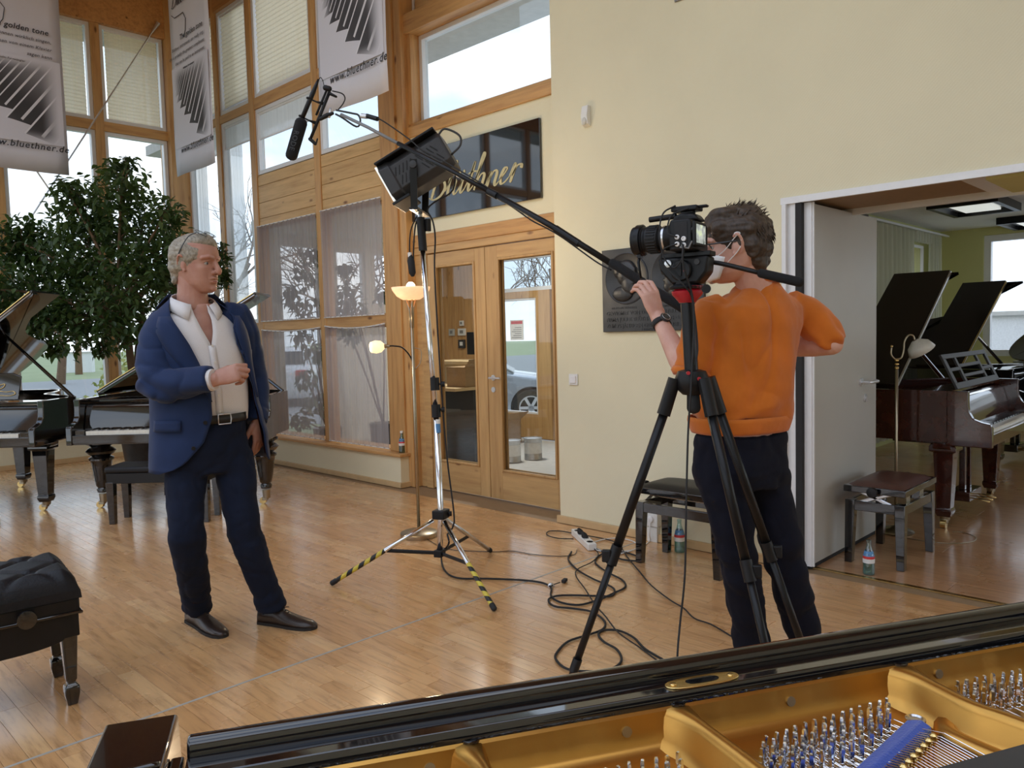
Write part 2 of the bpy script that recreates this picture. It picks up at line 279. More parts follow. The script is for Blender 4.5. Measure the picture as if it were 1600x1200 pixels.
# ------------------------------------------------------------------ mesh helpers
class MB:
    def __init__(s): s.v = []; s.f = []
    def add(s, v, f):
        o = len(s.v); s.v += [tuple(x) for x in v]; s.f += [tuple(i+o for i in q) for q in f]; return s
    def box(s, c, d, m=None):
        x, y, z = (k/2 for k in d)
        vs = [V((a*x, b_*y, e*z)) for a in (-1, 1) for b_ in (-1, 1) for e in (-1, 1)]
        if m is not None: vs = [m @ q for q in vs]
        c = V(c)
        return s.add([q + c for q in vs], [(0, 1, 3, 2), (4, 6, 7, 5), (0, 4, 5, 1), (2, 3, 7, 6), (0, 2, 6, 4), (1, 5, 7, 3)])
    def bx(s, x0, x1, y0, y1, z0, z1): return s.box(((x0+x1)/2, (y0+y1)/2, (z0+z1)/2), (abs(x1-x0), abs(y1-y0), abs(z1-z0)))
    def ring_loft(s, rings, cap=True, closed=True):
        n = len(rings[0]); o = len(s.v)
        for r in rings: s.v += [tuple(p) for p in r]
        for i in range(len(rings)-1):
            for j in range(n if closed else n-1):
                k = (j+1) % n; a = o+i*n
                s.f.append((a+j, a+k, a+n+k, a+n+j))
        if cap:
            s.f.append(tuple(range(o+n-1, o-1, -1))); a = o+(len(rings)-1)*n; s.f.append(tuple(range(a, a+n)))
        return s
    def tube(s, pts, r, n=8, cap=True, flat=None, ref=None):
        pts = [V(p) for p in pts]; m = len(pts); rs = r if isinstance(r, (list, tuple)) else [r]*m
        ts = []
        for i in range(m):
            t = (pts[min(i+1, m-1)]-pts[max(i-1, 0)]); ts.append(t.normalized() if t.length > 1e-9 else V((0, 0, 1)))
        a = V(ref) if ref is not None else (V((0, 0, 1)) if abs(ts[0].z) < .9 else V((1, 0, 0)))
        a = (a - ts[0]*a.dot(ts[0])).normalized(); rings = []
        for i in range(m):
            a = (a - ts[i]*a.dot(ts[i])); a = a.normalized() if a.length > 1e-6 else ts[i].orthogonal().normalized()
            b_ = ts[i].cross(a); rr = rs[i]; ra, rb = rr if isinstance(rr, tuple) else (rr, rr*(flat or 1))
            rings.append([pts[i] + a*(ra*math.cos(2*PI*j/n)) + b_*(rb*math.sin(2*PI*j/n)) for j in range(n)])
        return s.ring_loft(rings, cap)
    def limb(s, pts, r, n=14, ref=None):
        """a tapered round-ended chain (closed)"""
        pts = [V(p) for p in pts]; rs = list(r); P = []; R = []
        g = lambda q, f: tuple(x*f for x in q) if isinstance(q, tuple) else q*f
        mean = lambda q: sum(q)/2 if isinstance(q, tuple) else q
        d0 = (pts[0]-pts[1]).normalized(); d1 = (pts[-1]-pts[-2]).normalized()
        for f in (1, .8, .5): P.append(pts[0]+d0*mean(rs[0])*f*.8); R.append(g(rs[0], math.sqrt(max(.02, 1-f*f))))
        P += pts; R += rs
        for f in (.5, .8, 1): P.append(pts[-1]+d1*mean(rs[-1])*f*.8); R.append(g(rs[-1], math.sqrt(max(.02, 1-f*f))))
        return s.tube(P, R, n, ref=ref)
    def lathe(s, prof, o=(0, 0, 0), n=20, ax=None, cap=True):
        o = V(o); q = V((0, 0, 1)).rotation_difference(V(ax).normalized()).to_matrix() if ax is not None else M.Identity(3)
        return s.ring_loft([[o + q @ V((r*math.cos(2*PI*j/n), r*math.sin(2*PI*j/n), z)) for j in range(n)] for r, z in prof], cap)
    def cyl(s, p0, p1, r, n=12, r1=None): return s.tube([p0, p1], [r, r if r1 is None else r1], n)
    def ball(s, c, r, n=14, m=8, rot=None):
        c = V(c); rr = r if isinstance(r, (tuple, list)) else (r, r, r); rings = []
        for i in range(m+1):
            t = PI*min(max(i/m, .03), .97); ring = []
            for j in range(n):
                p = V((rr[0]*math.sin(t)*math.cos(2*PI*j/n), rr[1]*math.sin(t)*math.sin(2*PI*j/n), -rr[2]*math.cos(t)))
                ring.append(c + (rot @ p if rot is not None else p))
            rings.append(ring)
        return s.ring_loft(rings)
    def prism(s, poly, ext, o=(0, 0, 0), u=(1, 0, 0), v=(0, 1, 0)):
        o, u, v, e = V(o), V(u), V(v), V(ext)
        a = [o+u*x+v*y for x, y in poly]; return s.ring_loft([a, [p+e for p in a]])
    def grid(s, rows, closed=False):
        return s.ring_loft(rows, cap=False, closed=closed)
    def xf(s, m): s.v = [tuple(m @ V(p)) for p in s.v]; return s
    def build(s, name, mat, parent=None, smooth=False, bevel=0, world=False, seg=2, sharp=None, solid=0, sub=0):
        me = bpy.data.meshes.new(name); vs = s.v
        if world and parent is not None: mi = base_of(parent).inverted(); vs = [tuple(mi @ V(p)) for p in vs]
        me.from_pydata(vs, [], s.f); me.update()
        bm = bmesh.new(); bm.from_mesh(me); bmesh.ops.recalc_face_normals(bm, faces=bm.faces) if not solid else None; bm.to_mesh(me); bm.free()
        if mat: me.materials.append(MT[mat] if isinstance(mat, str) else mat)
        o = bpy.data.objects.new(name, me); COL.objects.link(o)
        if parent is not None: o.parent = parent
        if smooth:
            me.shade_smooth()
            if smooth is not True: me.set_sharp_from_angle(angle=math.radians(smooth))
        if solid: m = o.modifiers.new('solid', 'SOLIDIFY'); m.thickness = abs(solid); m.offset = 1 if solid > 0 else -1
        if sub: m = o.modifiers.new('sub', 'SUBSURF'); m.levels = m.render_levels = sub
        if bevel:
            m = o.modifiers.new('bevel', 'BEVEL'); m.width = bevel; m.segments = seg; m.limit_method = 'ANGLE'; m.angle_limit = .6; m.harden_normals = False
            me.shade_smooth(); me.set_sharp_from_angle(angle=math.radians(35))
        return o
def base_of(o):
    m = M.Identity(4)
    while o is not None: m = o.matrix_basis @ m; o = o.parent
    return m
def tag(o, label, cat, group=None, kind=None):
    if label: o['label'] = label
    if cat: o['category'] = cat
    if group: o['group'] = group
    if kind: o['kind'] = kind
    return o
def thing(name, label, cat, loc=(0, 0, 0), rz=0, group=None):
    o = bpy.data.objects.new(name, None); COL.objects.link(o); o.empty_display_size = .1
    o.location = loc; o.rotation_euler = (0, 0, rz); return tag(o, label, cat, group)
def struct(name, mb, mat, parent=None, **k):
    o = mb.build(name, mat, parent, **k)
    if parent is None: o['kind'] = 'structure'
    return o
def dup(o, loc=None, rz=None, label=None, parent=None):
    c = o.copy(); COL.objects.link(c)
    if parent is not None: c.parent = parent
    if loc is not None: c.location = loc
    if rz is not None: c.rotation_euler = (0, 0, rz)
    if label: c['label'] = label
    for ch in list(o.children): dup(ch, parent=c)
    return c
def smooth_path(pts, n=6):
    pts = [V(p) for p in pts]; P = [pts[0]*2-pts[1]] + pts + [pts[-1]*2-pts[-2]]; out = []
    for i in range(1, len(P)-2):
        a, b_, c, d = P[i-1:i+3]
        for k in range(n):
            t = k/n; out.append((b_*2 + (c-a)*t + (a*2-b_*5+c*4-d)*t*t + (b_*3-a-c*3+d)*t**3)*.5)
    return out + [pts[-1]]
def textmb(s, size, ox, u, v, depth=.0006, align='LEFT', shear=0, space=1, off=0):
    """flat lettering laid at ox along u, upright along v"""
    c = bpy.data.curves.new('t', 'FONT'); c.body = s; c.size = size; c.align_x = align; c.shear = shear; c.extrude = depth; c.space_character = space; c.offset = off; c.resolution_u = 2
    o = bpy.data.objects.new('t', c); COL.objects.link(o)
    dg = bpy.context.evaluated_depsgraph_get(); me = bpy.data.meshes.new_from_object(o.evaluated_get(dg))
    u, v = V(u).normalized(), V(v).normalized(); n = u.cross(v); ox = V(ox); mb = MB()
    mb.v = [tuple(ox + u*q.co.x + v*q.co.y + n*q.co.z) for q in me.vertices]; mb.f = [tuple(p.vertices) for p in me.polygons]
    bpy.data.objects.remove(o); bpy.data.curves.remove(c); bpy.data.meshes.remove(me)
    return mb
def ribbon(pts, wid, n, ox, u, v, th=.004):
    """a brush stroke: a flat band of varying width along 2-D points, raised th from its board"""
    P = smooth_path([(p[0], p[1], 0) for p in pts], 6); k = len(P); u, v, ox = V(u), V(v), V(ox); nn = u.cross(v); L = []
    for i in range(k):
        t = (P[min(i+1, k-1)]-P[max(i-1, 0)]).normalized(); q = V((-t.y, t.x, 0)); w_ = wid(i/(k-1), t)/2
        a, b_ = P[i]+q*w_, P[i]-q*w_
        f = lambda p, h: ox+u*p.x+v*p.y+nn*h
        L.append([f(a, 0), f(a, th), f(b_, th), f(b_, 0)])
    return MB().ring_loft(L)
def remesh(mb, voxel, smooth=4, name='t'):
    """weld overlapping closed shapes into one continuous skin"""
    me = bpy.data.meshes.new(name); me.from_pydata(mb.v, [], mb.f); me.update()
    bm = bmesh.new(); bm.from_mesh(me); bmesh.ops.recalc_face_normals(bm, faces=bm.faces); bm.to_mesh(me); bm.free()
    o = bpy.data.objects.new(name, me); COL.objects.link(o)
    m = o.modifiers.new('r', 'REMESH'); m.mode = 'VOXEL'; m.voxel_size = voxel
    if smooth: s = o.modifiers.new('s', 'SMOOTH'); s.factor = .5; s.iterations = smooth
    dg = bpy.context.evaluated_depsgraph_get(); r = bpy.data.meshes.new_from_object(o.evaluated_get(dg))
    out = MB(); co = np.empty(len(r.vertices)*3, 'f'); r.vertices.foreach_get('co', co); no = np.empty(len(r.vertices)*3, 'f'); r.vertices.foreach_get('normal', no)
    out.np = co.reshape(-1, 3).astype('d'); out.nn = no.reshape(-1, 3).astype('d'); out.f = [tuple(p.vertices) for p in r.polygons]
    out.v = [tuple(x) for x in out.np]
    bpy.data.objects.remove(o); bpy.data.meshes.remove(me); bpy.data.meshes.remove(r)
    return out
def push(mb, amt):
    """move a remeshed skin along its normals by amt (array)"""
    mb.np = mb.np + mb.nn*np.asarray(amt)[:, None]; mb.v = [tuple(x) for x in mb.np]; return mb
def fold_noise(p, scale, seed=0):
    return np.array([noise.noise(V((q[0]*scale[0]+seed, q[1]*scale[1], q[2]*scale[2]))) for q in p])
def creases(p, scale, seed=0, k=2):
    """thin folded lines: 1 along the zero lines of a noise field, 0 elsewhere"""
    return np.clip(1-np.abs(fold_noise(p, scale, seed))*4.5, 0, 1)**k

# ================================================================== THE ROOM
# floor: a slab with every plank near the camera a piece of its own
floor = struct('floor', MB().bx(-6.2, 4.93, -5, 10.5, -.08, -.005), 'soffit_brown')
PW = .0735
def plank_box(mb, x0, x1, y0, y1, z0=-.005, z1=0.0):
    g = .0007; c = .0003
    x0 += g; x1 -= g; y0 += g; y1 -= g
    lo = [(x0, y0, z0), (x1, y0, z0), (x1, y1, z0), (x0, y1, z0)]; hi = [(x0, y0, z1-c), (x1, y0, z1-c), (x1, y1, z1-c), (x0, y1, z1-c)]
    tp = [(x0+c, y0+c, z1), (x1-c, y0+c, z1), (x1-c, y1-c, z1), (x0+c, y1-c, z1)]
    return mb.ring_loft([lo, hi, tp])
planks = []
for k in range(int(10.4/PW)):
    x = -6.1 + k*PW
    r2 = random.Random(k*13+5); y = -5.0 - r2.random()*.5
    while y < 10.3:
        L = r2.choice((.42, .48, .48, .54, .60)); y1 = min(y+L, 10.32)
        if y < 2.982 < y1 and 0 < x: y1 = 2.982 if 2.982-y > .1 else y1
        if x+PW < 4.36: planks.append((x, x+PW, y, y1))
        y = y1
def seen(p):
    c = V(((p[0]+p[1])/2, (p[2]+p[3])/2, 0)) - CO; d = c.dot(FW)
    if d < .5: return None
    X, Y = 800+F_PX*c.dot(RT)/d, 600-F_PX*c.dot(UP)/d
    return d if -80 < X < 1500 and Y < 1240 - max(0, X-200)*.17 else None
vis = sorted((p for p in planks if seen(p)), key=seen); near = set(vis[:298]); cache = {}
for p in vis[:298]:
    L = round(p[3]-p[2], 3)
    if L not in cache:
        o = plank_box(MB(), 0, PW, 0, L).build('plank', 'parquet', floor); cache[L] = o.data
    else:
        o = bpy.data.objects.new('plank', cache[L]); COL.objects.link(o); o.parent = floor
    o.location = (p[0], p[2], 0)
mb = MB()
for p in planks:
    if p not in near: plank_box(mb, *p)
tag(mb.build('plank_field', 'parquet', floor), None, None, kind='stuff')
# back-room boards
mb = MB()
for k in range(40):
    r2 = random.Random(k+900); y = -3.0 - r2.random()
    x = 4.40 + k*.19
    while y < 3.2:
        y1 = min(y+1.28, 3.2); plank_box(mb, x, min(x+.19, 11.5), y, y1); y = y1
fb = struct('floor_annex', MB().bx(4.93, 11.6, -3.2, 3.4, -.08, -.005), 'soffit_brown')
tag(mb.build('plank_field', 'laminate', fb), None, None, kind='stuff')
struct('trim_threshold', MB().bx(4.362, 4.372, -4, 1.93, -.003, .004).bx(4.385, 4.395, -4, 1.93, -.003, .003), 'brass')
struct('trim_seam', MB().bx(-5, 4.2, 2.976, 2.989, -.004, .001), 'seam_strip')
# cream wall with the folding-wall opening
wr = struct('wall_right', MB().bx(4.29, 4.90, 2.0, 3.73, 0, 5.9).bx(4.29, 4.93, -5, 2.0, 2.12, 5.9), 'cream_wall')
struct('baseboard_right', MB().bx(4.268, 4.29, 2.03, 3.75, 0, .055), 'baseboard_wood', bevel=.004)
struct('trim_header', MB().bx(4.277, 4.30, -5, 2.02, 2.088, 2.125).bx(4.30, 4.36, -5, 2.0, 2.108, 2.12), 'alu_white')
sf = struct('trim_soffit', MB().bx(4.37, 4.93, 1.13, 1.96, 2.108, 2.121), 'soffit_brown')
struct('trim_soffit_end', MB().bx(4.36, 4.93, 1.02, 1.13, 2.100, 2.121).bx(4.92, 4.95, .6, 1.96, 2.07, 2.13), 'alu_white')
struct('trim_track', MB().bx(4.36, 5.36, 1.925, 1.965, 2.085, 2.12), 'black_satin')
struct('wall_soffit', MB().bx(4.37, 4.93, -5, 1.02, 2.085, 2.13), 'green_wall')
struct('trim_jamb', MB().bx(4.27, 4.31, 1.985, 2.012, 0, 2.09).bx(4.30, 4.36, 1.94, 1.99, 0, 2.1), 'alu_white', bevel=.004)
struct('trim_jamb_panel', MB().bx(4.292, 4.33, 1.938, 1.966, 0, 2.09), 'white_gloss')
struct('trim_gasket', MB().bx(4.285, 4.37, 1.901, 1.937, 0, 2.1), 'black_rubber')
# the folded wall panel that stands open into the back room
d3 = struct('door_3', MB().bx(4.335, 5.34, 1.865, 1.93, .025, 2.085), 'panel_grey', bevel=.003)
struct('edge_profile', MB().bx(4.318, 4.338, 1.858, 1.900, .02, 2.088).bx(4.326, 4.338, 1.848, 1.860, .02, 2.088), 'alu_white', d3)
struct('bottom_seal', MB().bx(4.34, 5.34, 1.868, 1.925, .002, .028), 'black_rubber', d3)
hd = struct('door_handle', MB().cyl((5.07, 1.865, 1.035), (5.07, 1.81, 1.035), .011).tube(smooth_path([(5.07, 1.815, 1.035), (5.10, 1.806, 1.035), (5.20, 1.806, 1.035), (5.215, 1.83, 1.035)], 4), .0105, 10).cyl((5.07, 1.866, 1.035), (5.07, 1.855, 1.035), .026, 20), 'alu', d3, smooth=40)
struct('keyhole_rose', MB().cyl((5.14, 1.866, .93), (5.14, 1.856, .93), .025, 20).cyl((5.14, 1.857, .93), (5.14, 1.853, .93), .010), 'alu', d3, smooth=40)
# wall beside the doors (set back), with sign and clerestory
struct('wall_entrance', MB().bx(4.54, 4.72, 3.73, 5.72, 2.31, 3.19).bx(4.54, 4.72, 3.6, 5.72, 4.9, 5.9), 'cream_wall')
# rough walls and roof that close the hall
struct('wall_back', MB().bx(-6.3, 4.3, -5.2, -5, 0, 5.9), 'cream_wall')
ce = struct('ceiling', MB().bx(1.5, 4.95, -5.2, 10.6, 5.9, 6.1).bx(-6.4, -5.5, -5.2, 10.6, 5.9, 6.1).bx(-5.5, 1.5, 8.7, 10.6, 5.9, 6.1).bx(-5.5, 1.5, -5.2, -4.3, 5.9, 6.1), 'ceiling_wood')
for k in range(5): struct('trim_roof_beam', MB().bx(-5.5, 1.5, -4.3+k*3.25-.09, -4.3+k*3.25+.09, 5.85, 6.15), 'ceiling_wood')   # unseen open roof gap between beams, added to bring in more sky light

# ---- left glazed wall (plane y = 10.2)
struct('wall_left', MB().bx(-6.3, 4.36, 10.2, 10.45, 0, .315), 'cream_wall')
struct('baseboard_left', MB().bx(-6.3, 4.34, 10.182, 10.2, 0, .06), 'baseboard_wood', bevel=.004)
struct('trim_sill_left', MB().bx(-6.3, 4.36, 10.165, 10.45, .315, .345), 'pine_x', bevel=.005)
struct('trim_rail_left', MB().bx(-6.3, 4.25, 10.2, 10.32, 3.975, 4.09), 'pine_x', bevel=.003)
struct('trim_beam_left', MB().bx(-6.3, 4.4, 10.16, 10.42, 5.24, 5.9), 'ceiling_wood', bevel=.004)
MULX = [3.43-1.085*k for k in range(10)]
for x in MULX: struct('trim_mullion', MB().bx(x-.05, x+.05, 10.19, 10.33, .345, 5.25), 'pine_z', bevel=.003)
struct('trim_corner_post', MB().bx(4.245, 4.52, 10.13, 10.46, .3, 5.9), 'pine_z', bevel=.005)
WN = 0
def window(rect, axis, c, frame=.045, depth=.07, mat='alu_white', glass='pane', name='window'):
    """framed pane: rect = (a0,a1,z0,z1) along x or y; c = plane of the frame's room face; +depth goes outward"""
    global WN; WN += 1
    a0, a1, z0, z1 = rect; f = frame; mb = MB()
    def B(p0, p1, q0, q1, d0=0, d1=depth):
        if axis == 'x': mb.bx(p0, p1, c+d0, c+d1, q0, q1)
        else: mb.bx(c+d0, c+d1, p0, p1, q0, q1)
    B(a0, a0+f, z0, z1); B(a1-f, a1, z0, z1); B(a0+f, a1-f, z0, z0+f); B(a0+f, a1-f, z1-f, z1)
    o = struct('window_%d' % WN, mb, mat, bevel=.003)
    mb = MB(); k = depth*.6
    if axis == 'x': mb.grid([[(a0+f, c+k, z0+f), (a1-f, c+k, z0+f)], [(a0+f, c+k, z1-f), (a1-f, c+k, z1-f)]])
    else: mb.grid([[(c+k, a0+f, z0+f), (c+k, a1-f, z0+f)], [(c+k, a0+f, z1-f), (c+k, a1-f, z1-f)]])
    struct('pane', mb, glass, o); return o
edges = [4.245] + [x for x in MULX for _ in (0,)]
def pleated(name, a0, a1, z0, z1, axis, c, label, n=24, mat='blind_cream'):
    rows = []
    for k in range(2*n+1):
        z = z1-(z1-z0)*k/(2*n); d = .012 if k % 2 else 0
        rows.append([(a0, c+d, z), (a1, c+d, z)] if axis == 'x' else [(c+d, a0, z), (c+d, a1, z)])
    o = thing(name, label, 'blind', ((a0+a1)/2, c, z0) if axis == 'x' else (c, (a0+a1)/2, z0), 0, 'pleated blinds in the upper windows')
    MB().grid(rows).build('pleats', mat, o, world=True)
    for za, zb in ((z1-.012, z1+.02), (z0-.012, z0)):
        r = MB()
        if axis == 'x': r.bx(a0, a1, c-.006, c+.016, za, zb)
        else: r.bx(c-.006, c+.016, a0, a1, za, zb)
        r.build('rail', 'white_gloss', o, world=True)
    return o
xs = [4.24] + MULX
for i in range(9):
    x1 = xs[i]-(.005 if i == 0 else .05); x0 = xs[i+1]+.05
    window((x0, x1, .345, 3.975), 'x', 10.22); window((x0, x1, 4.09, 5.24), 'x', 10.22)
    if i < 3:
        pleated('pleated_blind', x0+.07, x1-.07, 4.14, 5.19, 'x', 10.235, ('cream pleated blind in the upper left-wall window next to the corner post', 'cream pleated blind in the upper left-wall window partly behind the left banner', 'cream pleated blind in the upper window at the left frame edge behind the banner')[i])
# ---- window wall with the curtained bays (plane x = 4.45)
struct('wall_bulkhead', MB().bx(4.365, 4.70, 5.735, 10.2, 0, .29), 'cream_wall')
struct('baseboard_bulkhead', MB().bx(4.345, 4.365, 5.715, 10.2, 0, .05).bx(4.345, 4.55, 5.715, 5.735, 0, .05), 'baseboard_wood', bevel=.004)
struct('trim_sill_bulkhead', MB().bx(4.335, 4.70, 5.70, 10.2, .29, .318), 'pine_y', bevel=.005)
for y0, y1 in ((9.19, 9.30), (8.34, 8.455), (7.02, 7.13)): struct('trim_post', MB().bx(4.45, 4.57, y0, y1, .318, 5.9), 'pine_z', bevel=.004)
struct('trim_post_large', MB().bx(4.44, 4.60, 5.75, 5.985, .318, 5.9), 'pine_z', bevel=.005)
struct('trim_post_side', MB().bx(4.46, 4.70, 5.655, 5.75, 0, 5.9), 'pine_z', bevel=.004)
RY = [(9.30, 10.13), (8.455, 9.19), (7.13, 8.34), (5.985, 7.02)]
for i, (y0, y1) in enumerate(RY):
    for z0, z1 in (((1.508, 1.60), (4.015, 4.11)) if i < 2 else ((1.505, 1.612), (4.005, 4.13))):
        struct('trim_rail', MB().bx(4.455, 4.56, y0, y1, z0, z1), 'pine_y', bevel=.003)
    if i < 2:
        window((y0, y1, .318, 1.508), 'y', 4.47); window((y0, y1, 1.60, 4.015), 'y', 4.47); window((y0, y1, 4.11, 5.32), 'y', 4.47)
    else:
        window((y0, y1, .318, 1.505), 'y', 4.485, .012, .04, 'pine_y', 'pane_clear'); window((y0, y1, 1.612, 2.675), 'y', 4.485, .012, .04, 'pine_y', 'pane_clear')
        window((y0, y1, 3.275, 4.005), 'y', 4.47); window((y0, y1, 4.13, 5.32), 'y', 4.47)
        tb = struct('trim_boarding', MB().bx(4.49, 4.54, y0, y1, 2.675, 3.27), 'soffit_brown')
        z = 2.677
        for h in ((.105, .175, .19, .12) if i == 2 else (.14, .15, .18, .12)):
            struct('board', MB().bx(4.462, 4.50, y0+.002, y1-.002, z, z+h-.003), 'panel_pine', tb, bevel=.003); z += h
    struct('trim_beam', MB().bx(4.43, 4.60, y0, y1, 5.32, 5.9), 'ceiling_wood')
L = ('second from the corner', 'in the clerestory third from the corner', 'in the clerestory next to the big corner post')
for i, (y0, y1) in enumerate(RY):
    pleated('pleated_blind', y0+.07, y1-.07, 4.19, 5.26, 'y', 4.488, 'cream pleated blind high in the glazed wall, ' + ('behind the middle banner by the corner', 'right of the middle banner', 'left of the right-hand banner', 'behind the right-hand banner')[i], 22)
def sheer_curtain(y0, y1, z0, z1, x, mat, label, waves, group, sag=0.0, amp=.014):
    o = thing('sheer_curtain', label, 'curtain', (x, (y0+y1)/2, z0), 0, group); rows = []
    n = waves*6
    for k in range(9):
        t = k/8; row = []
        for j in range(n+1):
            s = j/n; y = y0+(y1-y0)*s; zt = z1-sag*4*s*(1-s)
            row.append((x+amp*math.sin(2*PI*waves*s + .6*math.sin(5*s*PI))*(1-.3*t), y, zt+(z0-zt)*t))
        rows.append(row)
    MB().grid(rows).build('cloth', mat, o, True, world=True)
    MB().tube([(x, y0+(y1-y0)*k/8, z1-sag*4*(k/8)*(1-k/8)) for k in range(9)], .007, 6).build('hem', 'white_plastic', o, world=True)
    MB().tube([(x, y0, z0), (x, y1, z0)], .006, 6).build('hem', 'white_plastic', o, world=True)
G1 = 'grey sheer curtains behind the lower panes'
sheer_curtain(7.12, 8.36, 1.612, 2.69, 4.435, 'sheer_grey', 'grey sheer curtain behind the upper left of four curtained panes', 13, G1)
sheer_curtain(5.995, 7.03, 1.612, 2.70, 4.435, 'sheer_grey', 'grey sheer curtain behind the upper right of four curtained panes, by the post', 11, G1)
sheer_curtain(7.12, 8.36, .335, 1.515, 4.435, 'sheer_grey', 'grey sheer curtain with sagging top behind the lower left curtained pane', 12, G1, .025)
sheer_curtain(5.995, 7.03, .335, 1.525, 4.435, 'sheer_grey', 'grey sheer curtain with sagging top behind the lower right pane, left of the lamp', 10, G1, .03)
G2 = 'white sheer side curtains in the corner windows'
for y0, y1, z0, z1, lb in ((8.84, 9.17, 1.64, 3.98, 'white sheer curtain strip in the tall window left of the wooden post'), (9.80, 10.10, 1.64, 3.98, 'white sheer curtain strip in the tall window nearest the corner'), (8.84, 9.17, 4.15, 5.28, 'short white sheer strip beside the upper blind left of the wooden post'), (8.84, 9.17, .36, 1.47, 'short white sheer strip in the low window behind the old piano')):
    sheer_curtain(y0, y1, z0, z1, 4.548, 'sheer_white', lb, 4, G2, 0, .008)
for y0, y1, z0, lb in ((8.50, 9.15, 3.72, 'white roller blind part drawn in the tall window left of the post'), (9.35, 10.08, 3.70, 'white roller blind part drawn in the tall window nearest the corner'), (7.18, 8.29, 3.68, 'white roller blind half drawn in the clerestory window above the microphone')):
    z1 = 3.99 if y0 > 8.4 else 3.98
    o = thing('roller_blind', lb, 'blind', (4.50, (y0+y1)/2, z0), 0, 'white roller blinds in the glazed wall')
    MB().bx(4.498, 4.501, y0, y1, z0, z1).build('cloth', 'sheer_white', o, world=True); MB().bx(4.492, 4.506, y0, y1, z0-.014, z0).build('bottom_bar', 'white_gloss', o, world=True)
    MB().cyl((4.503, y0, z1-.02), (4.503, y1, z1-.02), .022).build('roller', 'white_gloss', o, world=True)
# ---- entrance doors (plane x = 4.54)
struct('trim_door_header', MB().bx(4.525, 4.70, 3.74, 5.66, 2.20, 2.312), 'pine_y', bevel=.003)
struct('trim_door_frame', MB().bx(4.535, 4.70, 3.74, 5.66, 2.135, 2.20).bx(4.535, 4.70, 5.48, 5.57, 0, 2.135).bx(4.55, 4.70, 5.57, 5.66, 0, 2.2), 'door_oak_y', bevel=.003)
def leaf(n, y0, y1, gy0, gy1, gz0, gz1):
    d = struct('door_%d' % n, MB().bx(4.545, 4.60, y0, gy0, .012, 2.125).bx(4.545, 4.60, gy1, y1, .012, 2.125), 'door_oak_z', bevel=.004)
    struct('door_rail', MB().bx(4.546, 4.599, gy0, gy1, .012, gz0).bx(4.546, 4.599, gy0, gy1, gz1, 2.125), 'door_oak_y', d)
    b_ = .022; mb = MB()
    for a in (4.534, 4.592): mb.bx(a, a+.018, gy0, gy0+b_, gz0, gz1).bx(a, a+.018, gy1-b_, gy1, gz0, gz1).bx(a, a+.018, gy0+b_, gy1-b_, gz0, gz0+b_).bx(a, a+.018, gy0+b_, gy1-b_, gz1-b_, gz1)
    struct('glazing_bead', mb, 'door_oak_z', d, bevel=.006)
    struct('pane', MB().grid([[(4.572, gy0+.01, gz0+.01), (4.572, gy1-.01, gz0+.01)], [(4.572, gy0+.01, gz1-.01), (4.572, gy1-.01, gz1-.01)]]), 'pane', d)
    return d
leaf(1, 4.735, 5.475, 4.855, 5.375, .262, 2.02)
d2 = leaf(2, 3.86, 4.728, 3.965, 4.585, .250, 2.025)
struct('door_handle', MB().cyl((4.546, 4.66, 1.035), (4.49, 4.66, 1.035), .009).tube([(4.495, 4.665, 1.035), (4.49, 4.64, 1.035), (4.49, 4.53, 1.035)], .009, 10).cyl((4.546, 4.66, 1.035), (4.537, 4.66, 1.035), .024, 18), 'alu', d2, smooth=40)
struct('keyhole_rose', MB().cyl((4.546, 4.66, .935), (4.536, 4.66, .935), .023, 18), 'alu', d2, smooth=40)
# clerestory above the doors
struct('trim_beam_entrance', MB().bx(4.52, 4.70, 3.74, 5.66, 3.19, 3.285).bx(4.54, 4.70, 3.74, 5.66, 3.285, 3.315).bx(4.50, 4.70, 3.74, 5.66, 4.10, 4.27), 'pine_y', bevel=.004)
struct('trim_reveal', MB().bx(4.53, 4.70, 5.60, 5.66, 3.31, 4.10), 'pine_z', bevel=.003)
window((3.76, 5.60, 3.315, 4.10), 'y', 4.63, .04, .07)
tb = struct('trim_boarding', MB().bx(4.62, 4.70, 3.74, 5.66, 4.27, 4.9), 'soffit_brown')
for k in range(4): struct('board', MB().bx(4.60, 4.63, 3.74, 5.60, 4.272+k*.15, 4.272+k*.15+.147), 'panel_pine', tb, bevel=.003)
struct('trim_downpipe', MB().bx(4.60, 4.615, 5.615, 5.64, 4.27, 4.9), 'white_gloss')
struct('trim_eave', MB().bx(4.73, 5.35, 3.0, 12.2, 4.2, 4.34), 'concrete')
struct('trim_eave_left', MB().bx(-7, 5.35, 10.5, 11.1, 5.3, 5.45), 'concrete')
# ---- far west glazed wall, behind the camera: the daylight the black sign and the pianos mirror
struct('wall_west', MB().bx(-6.5, -6.3, -5, 10.4, 0, .3).bx(-6.5, -6.3, -5, 10.4, 5.25, 5.9), 'cream_wall')
for k in range(8):
    y = -4.4 + k*2.1
    struct('trim_west_post', MB().bx(-6.45, -6.22, y-.09, y+.09, .3, 5.25), 'pine_z')
    if k < 7: window((y+.09, y+2.01, .3, 5.25), 'y', -6.36, .05, -.05, 'alu_white', 'pane_clear')
